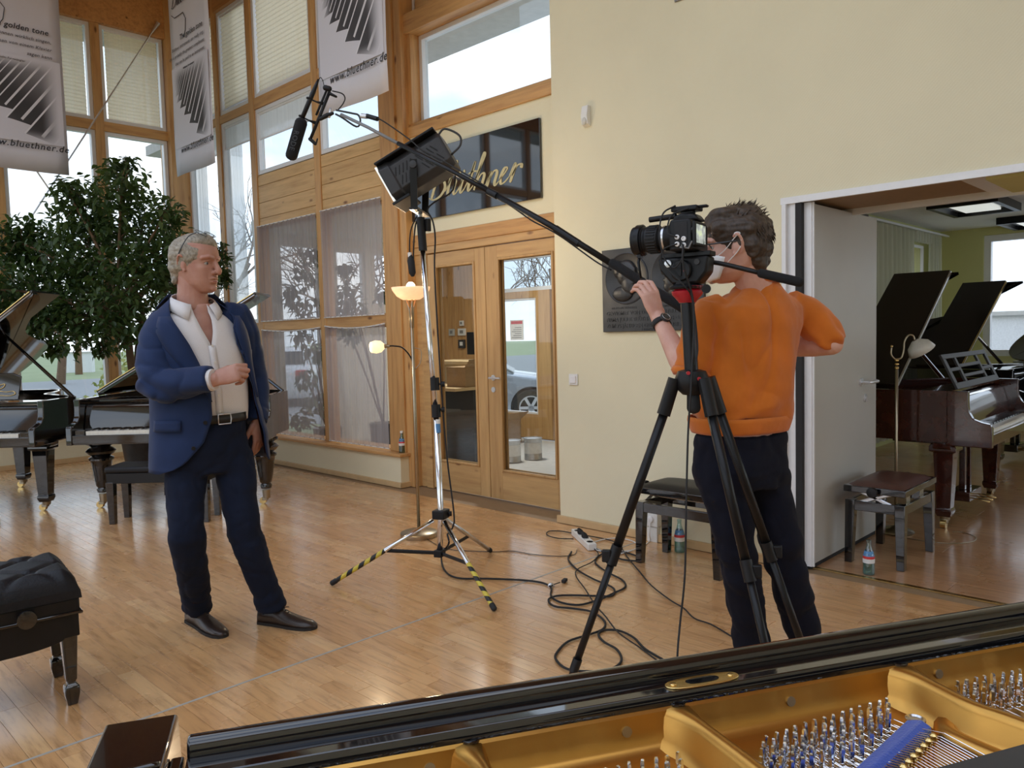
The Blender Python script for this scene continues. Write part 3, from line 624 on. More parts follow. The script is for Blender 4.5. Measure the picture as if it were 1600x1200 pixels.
# ---- back room (annex)
struct('wall_annex_left', MB().bx(4.95, 10.1, 3.2, 3.34, 0, 2.75).bx(10.66, 11.7, 3.2, 3.34, 0, 2.75).bx(10.1, 10.66, 3.2, 3.34, 0, 1.52).bx(10.1, 10.66, 3.2, 3.34, 2.34, 2.75), 'green_wall')
struct('wall_annex_far', MB().bx(11.5, 11.7, 2.70, 3.34, 0, 2.75).bx(11.5, 11.7, -3.2, 2.70, 0, .95).bx(11.5, 11.7, -3.2, 2.70, 2.5, 2.75).bx(11.5, 11.7, -3.2, -.4, .95, 2.5), 'green_wall')
struct('wall_annex_right', MB().bx(4.95, 5.2, -3.4, -3.2, 0, 2.75).bx(11.4, 11.7, -3.4, -3.2, 0, 2.75).bx(5.2, 11.4, -3.4, -3.2, 0, .1).bx(5.2, 11.4, -3.4, -3.2, 2.55, 2.75), 'green_wall'); window((5.2, 11.4, .1, 2.55), 'x', -3.25, .06, -.06, 'alu_white', 'pane_clear')  # unseen wide window added here to let more daylight into the annex
struct('ceiling_annex', MB().bx(4.95, 11.7, -3.4, 3.34, 2.6, 2.75), 'white_paint')
struct('wall_annex_near', MB().bx(4.93, 5.02, -3.3, 1.0, 2.13, 2.75), 'white_paint')
window((-.4, 2.70, .95, 2.5), 'y', 11.53, .08, .1, 'alu_white', 'pane_clear')
wsm = window((10.08, 10.68, 1.5, 2.36), 'x', 3.165, .03, .03, 'alu_white', 'pane_clear')

# ---- vestibule behind the doors and curtains
struct('floor_vestibule', MB().bx(4.72, 7.5, 3.4, 9.0, -.09, -.003), 'concrete')
struct('ceiling_vestibule', MB().bx(4.70, 7.6, 3.4, 9.0, 2.7, 2.85), 'white_paint')
m = MB()
for a0, a1, z0, z1 in ((4.72, 4.98, 0, 2.7), (4.98, 5.56, 2.6, 2.7), (4.98, 5.56, 0, .06), (5.56, 5.79, 0, 2.7), (5.79, 6.26, 0, 1.68), (5.79, 6.26, 2.57, 2.7), (6.26, 6.40, 0, 2.7), (6.40, 6.72, 0, 1.83), (6.40, 6.72, 2.56, 2.7), (6.72, 7.6, 0, 2.7)): m.bx(a0, a1, 8.86, 9.0, z0, z1)
struct('wall_vestibule_side', m, 'white_paint')
for r in ((4.98, 5.56, .06, 2.6), (5.79, 6.26, 1.68, 2.57), (6.40, 6.72, 1.83, 2.56)): window(r, 'x', 8.88, .035, .06, 'alu_white', 'pane_clear')
struct('wall_vestibule_right', MB().bx(4.95, 7.6, 3.4, 3.55, 0, 2.7), 'panel_pine')
vo = struct('wall_vestibule_far', MB().bx(7.53, 7.6, 7.62, 9.0, 0, 2.7).bx(7.53, 7.6, 3.4, 6.55, 0, .4).bx(7.53, 7.6, 6.55, 7.62, 0, .27).bx(7.53, 7.6, 6.55, 7.62, 2.42, 2.7).bx(7.53, 7.6, 3.4, 6.55, 2.3, 2.7).bx(7.53, 7.6, 6.55, 6.80, .27, 2.0), 'soffit_brown')
for k in range(15): struct('board', MB().bx(7.505, 7.535, 7.62+k*.09, 7.62+k*.09+.087, 0, 2.7), 'pine_z', vo)
window((6.86, 7.56, .33, 1.86), 'y', 7.50, .028, .06, 'alu_white', 'pane_clear'); struct('trim_outer_door', MB().bx(7.49, 7.55, 6.62, 6.86, .02, 1.95).bx(7.49, 7.55, 7.56, 7.66, .02, 1.95).bx(7.49, 7.55, 6.86, 7.56, .02, .33).bx(7.49, 7.55, 6.86, 7.56, 1.86, 1.95), 'door_oak_z'); window((6.55, 7.62, 1.95, 2.42), 'y', 7.50, .05, .08, 'alu_white')
window((3.5, 6.5, .4, 2.3), 'y', 7.50, .06, .08, 'alu_white')

vl = thing('ceiling_light', 'added flat round fill light under the vestibule ceiling, out of view', 'ceiling light', (6.1, 6.3, 2.7)); MB().lathe([(.22, -.05), (.24, -.03), (.24, 0)], (6.1, 6.3, 2.695), 28).build('shade', 'led_panel', vl, 40, world=True)  # unseen fixture, with the area light below, added to brighten the vestibule
l = bpy.data.lights.new('vestibule_fill', 'AREA'); l.shape = 'DISK'; l.size = .44; l.energy = 24; l.color = (1, .95, .88); o = bpy.data.objects.new('vestibule_fill', l); COL.objects.link(o); o.location = (6.1, 6.3, 2.63)

# ================================================================== PIANOS AND BENCHES
def rim_outline(W, L, y0, ins=0.0):
    h = W/2
    pts = smooth_path([(-h, y0, 0), (-h, L*.5, 0), (-h, L*.78, 0), (-h+.10, L*.94, 0), (-h+.33, L, 0), (-.08, L*.975, 0), (.06, L*.87, 0), (.13, L*.73, 0), (.26, L*.57, 0), (h-.16, L*.44, 0), (h-.02, L*.36, 0), (h, L*.30, 0), (h, y0, 0)], 4)
    if ins:
        c = V((-.1, L*.45, 0)); out = []
        for i, p in enumerate(pts):
            t = (pts[min(i+1, len(pts)-1)]-pts[max(i-1, 0)]).normalized(); out.append(p + V((t.y, -t.x, 0))*ins)
        pts = out
    return pts
CASTER = [(.010, 0), (.026, .006), (.026, .03), (.010, .036)]
def piano_leg(style, x, y, top, t, mat, face):
    m = MB()
    if style == 'turned':
        prof = [(.028, .13), (.045, .135), (.05, .16), (.04, .175), (.052, .19), (.062, .24), (.078, .36), (.086, .40), (.10, .41), (.10, .425), (.072, .44), (.10, .46), (.12, .485), (.10, .505), (.075, .52), (.115, .545), (.115, .56), (.09, top-.02), (.09, top)]
        m.lathe([(r, z*top/.58 if z < top else z) for r, z in prof], (x, y, 0), 20)
    else:
        w1, w0, z0 = .062, .044, .078
        m.ring_loft([[(x+a*w, y+b*w, z) for a, b in ((-1, -1), (1, -1), (1, 1), (-1, 1))] for w, z in ((w0*.9, z0), (w0*1.15, z0+.03), (w0*1.15, z0+.05), (w0, z0+.06), (w1, top-.07), (w1*1.35, top-.06), (w1*1.35, top-.03), (w1*1.1, top))])
    if style != 'turned': MB().prism([(-.105, top), (.105, top), (.10, top-.03), (.075, top-.05), (.06, top-.075), (-.06, top-.075), (-.075, top-.05), (-.10, top-.03)], (0, .11, 0), (x, y-.055, 0), (1, 0, 0), (0, 0, 1)).build('leg_bracket', mat, t, bevel=.003)
    lg = m.build('leg', mat, t, style == 'turned' and 50, bevel=0 if style == 'turned' else .004)
    zc = .115 if style == 'turned' else .078
    MB().cyl((x, y, .05), (x, y, zc+.01), .030, r1=.036).box((x-.012, y, .047), (.045, .044, .03)).build('ferrule', 'old_brass', lg, bevel=.003)
    MB().cyl((x-.03, y-.017, .029), (x-.03, y+.017, .029), .029, 18).build('caster', 'brass', lg, 40)
    return lg
def grand_piano(name, label, loc, rz, W, L, mat, legs, lid=33, desk=None, flap=True, top=.945, lyre=True, group=None, lidmat=None, y_lid=.57):
    t = thing(name, label, 'piano', loc, rz, group); h = W/2; zb = .60; lidmat = lidmat or mat
    o1 = rim_outline(W, L, .26); o2 = rim_outline(W, L, .26, .045)
    f = lambda P, z: [(p.x, p.y, z) for p in P]
    MB().grid([f(o1, zb), f(o1, zb+.02), f(o1, top), f(o2, top), f(o2, top-.12)]).build('rim', mat, t, 40)
    MB().prism([(p.x, p.y) for p in o2], (0, 0, .02), (0, 0, top-.14)).build('soundboard_plate', 'gold_plate', t)
    MB().prism([(p.x, p.y) for p in o2], (0, 0, .03), (0, 0, zb)).build('underside', 'black_satin', t)
    sm = MB()
    for k in range(26):
        x = -h+.14+k*(W-.3)/25; y1 = L*.86-(L*.5)*max(0, (k-8)/17)**.8
        sm.cyl((x, .52, top-.085), (x-.05, y1, top-.085), .0012, 4)
    tag(sm.build('strings', 'steel', t), None, None, kind='stuff')
    for s in (-1, 1):
        prof = [(.0, zb-.02), (.0, .71), (.012, .735), (.06, .745), (.11, .765), (.135, .81), (.14, .86), (.14, top), (.27, top), (.27, zb-.02)]
        MB().prism(prof, (.05, 0, 0), (s*h-(.05 if s > 0 else 0), 0, 0), (0, 1, 0), (0, 0, 1)).build('cheek', mat, t, bevel=.006)
        MB().bx(s*(h-.05), s*(h-.14), .03, .16, .655, .70).build('key_block', mat, t, bevel=.004)
    MB().bx(-h+.05, h-.05, .02, .62, zb-.02, .64).build('keybed', mat, t, bevel=.004)
    MB().bx(-h+.05, h-.05, .005, .025, zb-.01, .660).build('key_slip', mat, t, bevel=.004)
    kw = (W-.30)/52; m = MB(); mk = MB()
    for k in range(52):
        x = -h+.15+k*kw; m.bx(x+.0006, x+kw-.0006, .032, .19, .645, .690)
        if k % 7 in (0, 2, 3, 5, 6) and k < 51: mk.bx(x+kw*.72, x+kw*1.28, .085, .19, .690, .703)
    tag(m.build('white_keys', 'ivory', t), None, None, kind='stuff'); tag(mk.build('black_keys', 'black_lacquer', t), None, None, kind='stuff')
    MB().prism([(.185, .68), (.20, .68), (.245, .86), (.30, .885), (.30, .90), (.24, .885), (.23, .86)], (W-.11, 0, 0), (-h+.055, 0, 0), (0, 1, 0), (0, 0, 1)).build('fallboard', mat, t, bevel=.003)
    MB().bx(-h+.05, h-.05, .30, .50, top-.035, top-.015).build('desk_shelf', mat, t, bevel=.003)
    for x, y in ((-h+.12, .30), (h-.12, .30), (-.28, L-.42)): piano_leg(legs, x, y, zb-.01, t, mat, 0)
    if lyre:
        ly = MB().bx(-.16, .16, .26, .40, .10, .17).build('pedal_lyre', mat, t, bevel=.004)
        for x in (-.07, .07): MB().bx(x-.02, x+.02, .31, .35, .17, zb-.015).build('lyre_post', mat, ly, bevel=.004)
        for x in (-.09, 0, .09): MB().limb([(x, .26, .12), (x, .20, .115), (x, .155, .105)], [(.014, .006)]*3, 8, (1, 0, 0)).build('pedal', 'brass', ly, True)
    if lid:
        P = rim_outline(W+.03, L+.015, y_lid); a = math.radians(lid); pv = V((-h-.01, 0, top+.005))
        rm = M.Translation(pv) @ M.Rotation(-a, 4, 'Y') @ M.Translation(-pv)
        m = MB().prism([(p.x, p.y) for p in P], (0, 0, .022), (0, 0, top+.005)).xf(rm); ld = m.build('lid', lidmat, t, bevel=.003)
        if flap:
            MB().bx(-h-.015, h+.015, y_lid, y_lid+.42, top+.030, top+.052).xf(rm).build('lid_flap', lidmat, ld, bevel=.003)
            MB().cyl((-h, y_lid-.004, top+.028), (h, y_lid-.004, top+.028), .006, 8).xf(rm).build('piano_hinge', 'steel', ld)
        MB().bx(-h, h, y_lid-.012, y_lid-.001, top+.044, top+.050).xf(rm).build('lid_edge', 'brass' if 'black' in mat else 'steel', ld)
        xb = h-.03; dist = W*.62; q = rm @ V((-h+dist, y_lid+.30, top+.005))
        MB().tube([(xb-.01, y_lid+.10, top-.02), q], [.017, .012], 8).build('lid_prop', mat, t)
    if desk == 'solid':
        m = MB().prism([(-.38, 0), (.38, 0), (.38, .20), (.30, .235), (-.30, .235), (-.38, .20)], (0, .016, .004), (0, .40, top+.0), (1, 0, 0), (0, .30, .95)); dk = m.build('music_desk', 'black_lacquer', t, bevel=.003)
        P = smooth_path([(.17, .09, 0), (.21, .13, 0), (.25, .14, 0), (.24, .11, 0), (.20, .085, 0), (.27, .07, 0), (.33, .075, 0), (.35, .05, 0), (.30, .035, 0), (.22, .04, 0), (.12, .035, 0)], 5)
        MB().tube([V((p.x, .396+p.y*.30, top+p.y*.95)) for p in P], .0035, 6).build('gilt_flourish', 'brass', dk, True)
    if desk == 'lattice':
        dk = None; w = .56; hh = .26; u = V((0, .42, .90))
        def bar(x0, x1, v0, v1, nm='lattice_bar'):
            m = MB().prism([(x0, v0), (x1, v0), (x1, v1), (x0, v1)], (0, .014, -.006), (0, .24, top+.002), (1, 0, 0), u); return m
        dk = bar(-w, w, 0, .045).build('music_desk', 'dark_grey', t, bevel=.002)
        for a_ in ((-w, w, hh-.035, hh), (-w, -w+.06, .045, hh-.035), (w-.06, w, .045, hh-.035), (-.30, -.255, .045, hh-.035), (.24, .285, .045, hh-.035), (-w+.06, -.30, .13, .155), (-.255, .24, .075, .098), (-.255, .24, .15, .175), (.285, w-.06, .105, .13)):
            bar(*a_).build('lattice_bar', 'dark_grey', dk, bevel=.002)
    return t
p1 = grand_piano('grand_piano', 'black grand piano with raised lid and tapered leg at the left frame edge', (1.245, 7.675, 0), math.radians(-46), 1.5, 1.85, 'black_lacquer', 'square', 36, 'solid', flap=True)
p2_ = grand_piano('grand_piano', 'old black grand piano with turned legs behind the man in the blue jacket', (2.528, 6.429, 0), math.radians(-46), 1.64, 1.9, 'black_lacquer', 'turned', 30, None, flap=True)
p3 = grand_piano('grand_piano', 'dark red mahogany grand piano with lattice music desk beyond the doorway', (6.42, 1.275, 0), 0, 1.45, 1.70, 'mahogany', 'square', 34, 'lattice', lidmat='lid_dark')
p4 = grand_piano('grand_piano', 'black grand piano with raised lid just behind the mahogany one', (9.05, 1.50, 0), math.radians(-6), 1.4, 1.38, 'black_lacquer', 'square', 36, None, lidmat='lid_dark')
p5 = grand_piano('grand_piano', 'farthest black grand piano, its lid edge against the annex window', (10.25, 0.55, 0), math.radians(-20), 1.4, 1.5, 'black_lacquer', 'square', 30, None)

# ---- foreground piano: we look into it from the tail side; the player would sit beyond it
FA = V((.85, .505, 0)); ft = V((.874, -.485, 0)).normalized(); fn = V((-ft.y, ft.x, 0))
def fg(u, v, z): return FA + ft*u - fn*v + V((0, 0, z))
FG = thing('grand_piano', 'open black grand piano with golden plate and tuning pins in the foreground', 'piano', (FA.x, FA.y, 0))
def fgb(m, name, mat, par=None, **k):
    m.v = [tuple(fg(*p)) for p in m.v]; return m.build(name, mat, par or FG, world=True, **k)
# front rail with its rounded top (folded fallboard), lock shelf behind it
pr = [(-.054, .80)] + [(-.0415-.0125*math.cos(a), .958+.012*math.sin(a)) for a in [k*PI/8 for k in range(9)]] + [(-.028, .952), (-.026, .80)]
fgb(MB().prism(pr, (1.275, 0, 0), (-.612, 0, 0), (0, 1, 0), (0, 0, 1)), 'front_rail', 'black_lacquer', bevel=.003)
sh = fgb(MB().prism([(-.0275, .90), (-.0275, .952), (.0095, .952), (.011, .950), (.0125, .930), (.0125, .90)], (1.275, 0, 0), (-.612, 0, 0), (0, 1, 0), (0, 0, 1)), 'lock_shelf', 'black_lacquer', bevel=.001)
lp = [(.052*math.copysign(abs(math.cos(a))**.6, math.cos(a)), .0135*math.copysign(abs(math.sin(a))**.9, math.sin(a))) for a in [2*PI*k/28 for k in range(28)]]
lk = fgb(MB().prism(lp, (0, 0, .0022), (0, -.004, .952)), 'lock_plate', 'brass', bevel=.0006)
fgb(MB().prism([(x*.45, y*.55) for x, y in lp], (0, 0, .0006), (0, -.004, .9541)), 'lock_slot', 'black_lacquer', lk)
for u in (-.041, .041): fgb(MB().lathe([(.0045, 0), (.004, .0012), (.001, .0016)], (u, -.004, .9541), 10), 'screw', 'brass', lk, smooth=True)
# cheeks (arms) at both ends
for s, nm in ((-1, 'cheek'), (1, 'cheek')):
    u0, u1 = (-.705, -.628) if s < 0 else (.668, .75)
    fgb(MB().prism([(-.30, .60), (-.30, .70), (-.24, .72), (-.15, .80), (-.115, .90), (-.103, .97), (.55, .97), (.55, .60)], (u1-u0, 0, 0), (u0, 0, 0), (0, 1, 0), (0, 0, 1)), nm, 'black_lacquer', bevel=.004)
hg = fgb(MB().tube([(-.690, .10, .972), (-.690, .03, .972), (-.682, .02, .972), (-.640, .016, .972), (-.632, .016, .972)], .0035, 8), 'rim_moulding', 'black_lacquer', smooth=True)
fgb(MB().bx(-.628, -.614, -.03, .05, .70, .955), 'key_block', 'black_lacquer', bevel=.003)
fgb(MB().bx(-.63, .615, -.28, .02, .60, .64).bx(-.63, .615, -.30, -.28, .59, .68), 'keybed', 'black_lacquer')
m = MB(); mk = MB(); kw = 1.225/52
for k in range(52):
    u = -.612+k*kw; m.bx(u+.0006, u+kw-.0006, -.27, -.11, .645, .675)
    if k % 7 in (0, 2, 3, 5, 6) and k < 51: mk.bx(u+kw*.72, u+kw*1.28, -.215, -.11, .675, .687)
tag(fgb(m, 'white_keys', 'ivory'), None, None, kind='stuff'); tag(fgb(mk, 'black_keys', 'black_lacquer'), None, None, kind='stuff')
# cast plate: pit floor, front flange, curved struts between the pin fields
PZ = .893
fgb(MB().bx(-.62, .66, .02, 1.35, PZ-.03, PZ), 'cast_plate', 'gold_plate')
fl_ = MB().prism([(.008, .85), (.008, .933), (.0125, .9365), (.017, .934), (.0205, .915), (.025, .902), (.031, .8955), (.040, PZ+.0006), (.07, PZ-.002), (.07, .85)], (1.285, 0, 0), (-.62, 0, 0), (0, 1, 0), (0, 0, 1))
fgb(fl_, 'plate_flange', 'gold_plate', smooth=50)
def strut(us, w0=.0085, nm='plate_strut'):
    pts = smooth_path([(u, v, 0) for u, v in us], 6); rings = []; n = len(pts)
    for i, p in enumerate(pts):
        t = (pts[min(i+1, n-1)]-pts[max(i-1, 0)]).normalized(); q = V((t.y, -t.x, 0)); d = max(0, 1-(p.y-.012)/.06)
        a = w0*(1+1.3*d**2); b_ = a+.016+.004*d; top = .9365
        prof = [(-b_-.008, PZ-.004), (-b_, PZ+.003), (-a-.008, PZ+.012), (-a-.002, top-.010), (-a+.003, top-.002), (0, top), (a-.003, top-.002), (a+.002, top-.010), (a+.008, PZ+.012), (b_, PZ+.003), (b_+.008, PZ-.004)]
        rings.append([(p.x+q.x*k, p.y+q.y*k, z) for k, z in prof])
    return fgb(MB().ring_loft(rings), nm, 'gold_plate', smooth=60)
strut([(-.311, .012), (-.3075, .04), (-.304, .08), (-.30, .2), (-.27, .45), (-.2, .9)])
strut([(-.046, .012), (-.040, .045), (-.034, .10), (-.028, .165), (-.01, .40), (.02, .9)])
strut([(.291, .012), (.2945, .04), (.295, .08), (.298, .13), (.316, .18), (.36, .35), (.44, .8)], .010)
for u in (-.307, -.043, .296): fgb(MB().lathe([(.011, 0), (.011, .002), (.009, .0025), (.008, .001), (.002, .001)], (u, .0085, .9365), 18), 'plate_bolt', 'black_lacquer', smooth=40)
for u in (-.357, -.117, .1135, .351): fgb(MB().lathe([(.0066, 0), (.0064, .002), (.004, .0028), (.001, .0028)], (u, .0178, .919), 14, (-n_dir.x if False else -fn.x, -fn.y, .25)) if False else MB().cyl((u, .0185, .918), (u, .0222, .9188), .0064, 14), 'plate_screw', 'old_brass', smooth=40)
# low moulded rib that runs along the foot of the flange and under the short strings
fgb(MB().tube(smooth_path([(.282, .10, PZ+.001), (.262, .125, PZ+.003), (.268, .17, PZ+.003), (.30, .27, PZ+.002)], 6), .014, 10), 'plate_rib', 'gold_plate', smooth=True)
# tuning pins: one object each, one shared mesh
pin0 = None; NP = 0
def pin(u, v, lean=0):
    global pin0, NP
    if NP >= 298: return
    if pin0 is None:
        m = MB().lathe([(.0030, 0), (.0031, .020), (.0029, .0215)], (0, 0, 0), 8)
        m.ring_loft([[(a*s, b_*s, z) for a, b_ in ((1, 1), (-1, 1), (-1, -1), (1, -1))] for s, z in ((.0024, .0215), (.0019, .033), (.0014, .0345))])
        m.tube([V((.0037*math.cos(k*.9), .0037*math.sin(k*.9), .004+.0007*k)) for k in range(15)], .0006, 4)
        o = m.build('tuning_pin', 'chrome', FG, 40); pin0 = o.data
    else:
        o = bpy.data.objects.new('tuning_pin', pin0); COL.objects.link(o); o.parent = FG
    p = fg(u, v, PZ) - V((FA.x, FA.y, 0)); o.location = p; o.rotation_euler = (rnd.uniform(-.05, .05), rnd.uniform(-.05, .05), rnd.uniform(0, 1.5)); NP += 1
strs = MB()
def field(u0, u1, v0, rows, slope, felt, du, step=.0152):
    n = int((u1-u0)/step)
    for k in range(n+1):
        ut = u0+k*step
        for r in range(rows):
            u = ut+r*.012*du; v = v0+slope*(ut-u0)+r*.012; fv = felt(u)
            if v > fv-.012: continue
            pin(u, v); strs.cyl(fg(u+.003, v, PZ+.008), fg(u+.006, fv, PZ+.011), .0005, 4)
            strs.cyl(fg(u+.006, fv, PZ+.011), fg(u+.012, fv+.046, PZ+.024), .00055, 4); strs.cyl(fg(u+.012, fv+.046, PZ+.024), fg(u+.04, fv+.35, PZ+.02), .00055, 4)
FB = lambda u: .0957+(.229-u)*.497
field(.024, .222, .097, 6, -.147, FB, -.86)
field(-.270, -.075, .10, 5, -.02, lambda u: .30, -.5)
field(-.58, -.33, .10, 4, 0, lambda u: .33, -.3)
field(.342, .60, .061, 4, .0, lambda u: .30, -1.2)
tag(strs.build('strings', 'chrome', FG, world=True), None, None, kind='stuff')
# blue felt under the strings, brass agraffes behind it
fe = MB().prism([(-.005, 0), (.03, 0), (.03, .012), (.0, .012)], (1, 0, 0))
a, b_ = (.236, FB(.236)), (-.02, FB(-.02))
fgb(MB().ring_loft([[(p[0]+d*.46, p[1]+d*.89, z) for d, z in ((-.004, PZ), (.024, PZ), (.024, PZ+.014), (.012, PZ+.019), (-.004, PZ+.014))] for p in (a, ((a[0]+b_[0])/2, (a[1]+b_[1])/2), b_)]), 'blue_felt', 'blue_felt', bevel=.002)
for k in range(18):
    u = .212-k*.0135; v = FB(u)+.046
    fgb(MB().box((u, v, PZ+.012), (.008, .006, .024), M.Rotation(-.45, 3, 'Z')).lathe([(.0045, 0), (.0045, .006), (.002, .008)], (u, v, PZ+.022), 8), 'agraffe', 'brass')
fgb(MB().lathe([(.012, 0), (.012, .003), (.009, .004), (.007, .002), (.001, .002)], (.243, .092, PZ+.012), 18), 'plate_bolt', 'steel', smooth=40)
# music desk, slid back flat over the strings: the grey edge at the lower right corner
dk = MB().box((0, 0, 0), (.70, .34, .014), M.Rotation(math.radians(-2.7), 3, 'Z')); dk.v = [(p[0]+.308, p[1]+.458, p[2]+.985) for p in dk.v]
fgb(dk, 'music_desk', 'dark_grey', bevel=.003)
# outer rim behind the camera side, legs
oo = [V((p.x, p.y, 0)) for p in rim_outline(1.41, 1.9, .26)]
fgb(MB().grid([[(.024-p.x*1.033, p.y-.30, z) for p in oo] for z in (.62, .966)] + [[(.024-p.x*.96, (p.y-.30)*.97, z) for p in oo] for z in (.966, .87)]), 'rim', 'black_lacquer', smooth=40)
for u, v in ((-.6, -.0), (.6, -.0), (.28, 1.2)):
    mm = MB().ring_loft([[(u+a*w, v+b2*w, z) for a, b2 in ((-1, -1), (1, -1), (1, 1), (-1, 1))] for w, z in ((.04, .06), (.06, .59))]); lgm = fgb(mm, 'leg', 'black_lacquer', bevel=.004)
    fgb(MB().cyl((u-.018, v, .03), (u+.018, v, .03), .03, 16), 'caster', 'brass', lgm)

# ---- benches
def sqleg(m, x, y, z1, w1, w0, dx=0, dy=0): return m.ring_loft([[(x+a*w+d*dx, y+b*w+d*dy, z) for a, b in ((-1, -1), (1, -1), (1, 1), (-1, 1))] for w, z, d in ((w0, 0, 1), (w1, z1, 0))])
def tufted_bench(label, loc, rz):
    t = thing('piano_bench', label, 'bench', loc, rz); W, D = .54, .42
    NX, NY = 56, 44; top = []
    for i in range(NX+1):
        row = []
        for j in range(NY+1):
            x = -W/2+W*i/NX; y = -D/2+D*j/NY; e = min(1, min(i, NX-i)/5)*min(1, min(j, NY-j)/5)
            s = (i/NX-.5)*W/.115; q = (j/NY-.5)*D/.11
            d1 = abs(math.sin(PI*(s+q)/2)); d2 = abs(math.sin(PI*(s-q)/2))
            z = .435+.075*e**.45 - .013*e*(1-min(1, 2.4*min(d1, d2)))**1.5 - .017*e*math.exp(-8*(d1*d1+d2*d2))
            row.append((x, y, z))
        top.append(row)
    cu = MB().grid(top)
    edge = [top[0][j] for j in range(NY+1)] + [top[i][NY] for i in range(1, NX+1)] + [top[NX][j] for j in range(NY-1, -1, -1)] + [top[i][0] for i in range(NX-1, 0, -1)]
    cu.ring_loft([edge, [(x*1.012, y*1.012, .405) for x, y, z in edge]], cap=False)
    c = cu.build('cushion', 'leather_black', t, True)
    for i in range(-2, 3):
        for j in range(-1, 2):
            if (i+j) % 2 == 0: MB().ball((i*.115, j*.11, .470), (.009, .009, .004), 8, 5).build('button', 'leather_black', c, True)
    MB().bx(-W/2+.005, W/2-.005, -D/2+.005, D/2-.005, .352, .405).build('seat_frame', 'black_satin', t, bevel=.006)
    MB().tube([(-W/2, -D/2, .352), (W/2, -D/2, .352), (W/2, D/2, .352), (-W/2, D/2, .352), (-W/2, -D/2, .352)], .006, 6).build('moulding', 'black_lacquer', t)
    ar = MB()
    for y, s in ((-D/2+.01, 1), (D/2-.03, 1)): ar.prism([(-W/2+.01, .352), (W/2-.01, .352), (W/2-.01, .262)] + [((W/2-.06)*math.cos(k*PI/10), .262-.028*math.sin(k*PI/10)) for k in range(11)] + [(-W/2+.01, .262)], (0, .02, 0), (0, y, 0), (1, 0, 0), (0, 0, 1))
    for x in (-W/2+.01, W/2-.03): ar.bx(x, x+.02, -D/2+.03, D/2-.03, .262, .352)
    ar.build('apron', 'black_satin', t, bevel=.003)
    for s in (-1, 1):
        MB().lathe([(.010, 0), (.010, .02), (.032, .022), (.034, .03), (.032, .038), (.01, .040)], (.085, s*D/2, .372), 20, (0, s, 0)).build('height_knob', 'black_lacquer', t, 40)
        for q in (-1, 1):
            x, y = s*(W/2-.045), q*(D/2-.045); z1 = .30
            MB().ring_loft([[(x+a*w, y+b*w, z) for a, b in ((-1, -1), (1, -1), (1, 1), (-1, 1))] for w, z in ((.017, 0), (.026, .045), (.026, .07), (.017, .08), (.014, .088), (.019, .094), (.030, z1))]).build('leg', 'black_lacquer', t, bevel=.004)
    return t
tb_ = tufted_bench('black buttoned leather piano bench with turned knob at the left front', (.69, 3.515, 0), math.radians(-7)); tb_.scale = (1, 1, 1.05)
def plain_bench(label, loc, rz, W=.78, D=.33, H=.45):
    t = thing('piano_bench', label, 'bench', loc, rz)
    MB().bx(-W/2, W/2, -D/2, D/2, H-.05, H).build('cushion', 'leather_black', t, bevel=.018, seg=3)
    MB().bx(-W/2+.01, W/2-.01, -D/2+.01, D/2-.01, H-.13, H-.05).build('apron', 'black_satin', t, bevel=.004)
    for a in (-1, 1):
        for b2 in (-1, 1): sqleg(MB(), a*(W/2-.035), b2*(D/2-.035), H-.12, .03, .022).build('leg', 'black_lacquer', t, bevel=.003)
    return t
c46, s46 = math.cos(math.radians(-46)), math.sin(math.radians(-46))
def off(o, x, y, a=math.radians(-46)): return (o[0]+x*math.cos(a)-y*math.sin(a), o[1]+x*math.sin(a)+y*math.cos(a), 0)
plain_bench('low black piano bench behind the man in the blue jacket', off((2.104, 6.43), .36, .10), math.radians(-46), .80, .30, .45)
plain_bench('black piano bench cut off by the left frame edge in front of the left piano', (1.13, 7.30, 0), math.radians(-46), .70, .32, .50)
def scissor_bench(label, loc, rz, seat, W=.50, D=.33, H=.485):
    t = thing('piano_bench', label, 'bench', loc, rz)
    for a in (-1, 1):
        for b2 in (-1, 1): sqleg(MB(), a*(W/2-.03), b2*(D/2-.03), .375, .028, .021, a*.012, b2*.008).build('leg', 'black_lacquer', t, bevel=.003)
    for y in (-D/2+.006, D/2-.028): MB().bx(-W/2+.055, W/2-.055, y, y+.022, .315, .372).build('apron', 'black_lacquer', t, bevel=.003)
    for x in (-W/2+.006, W/2-.028): MB().bx(x, x+.022, -D/2+.055, D/2-.055, .315, .372).build('apron', 'black_lacquer', t, bevel=.003)
    for x in (-W/2+.05, W/2-.05):
        for s in (-1, 1): MB().tube([(x+(.03 if x > 0 else -.03), -s*D*.25, .362), (x+(.03 if x > 0 else -.03), s*D*.25, .428)], .012, 6, flat=.25).build('scissor_arm', 'steel', t)
    MB().cyl((-W/2+.03, 0, .39), (W/2-.03, 0, .39), .008).build('lift_spindle', 'steel', t)
    for x in (-.12, .12): MB().bx(x-.03, x+.03, -D/2+.03, -D/2+.033, .365, .43).build('lift_bracket', 'old_brass', t)
    for s in (-1, 1): MB().lathe([(.008, 0), (.008, .02), (.030, .022), (.032, .032), (.028, .042), (.01, .044)], (s*(W/2+.0), 0, H-.048), 18, (s, 0, 0)).build('height_knob', 'black_satin', t, 40)
    MB().bx(-W/2-.005, W/2+.005, -D/2-.005, D/2+.005, H-.062, H-.024).build('seat_frame', 'black_lacquer', t, bevel=.004)
    rows = []
    for i in range(13):
        row = []
        for j in range(9):
            x = (i/12-.5)*(W-.004); y = (j/8-.5)*(D-.004); e = (1-abs(i/6-1)**5)*(1-abs(j/4-1)**5); row.append((x, y, H-.026+.028*e**.6))
        rows.append(row)
    MB().grid(rows).build('cushion', seat, t, True)
    return t
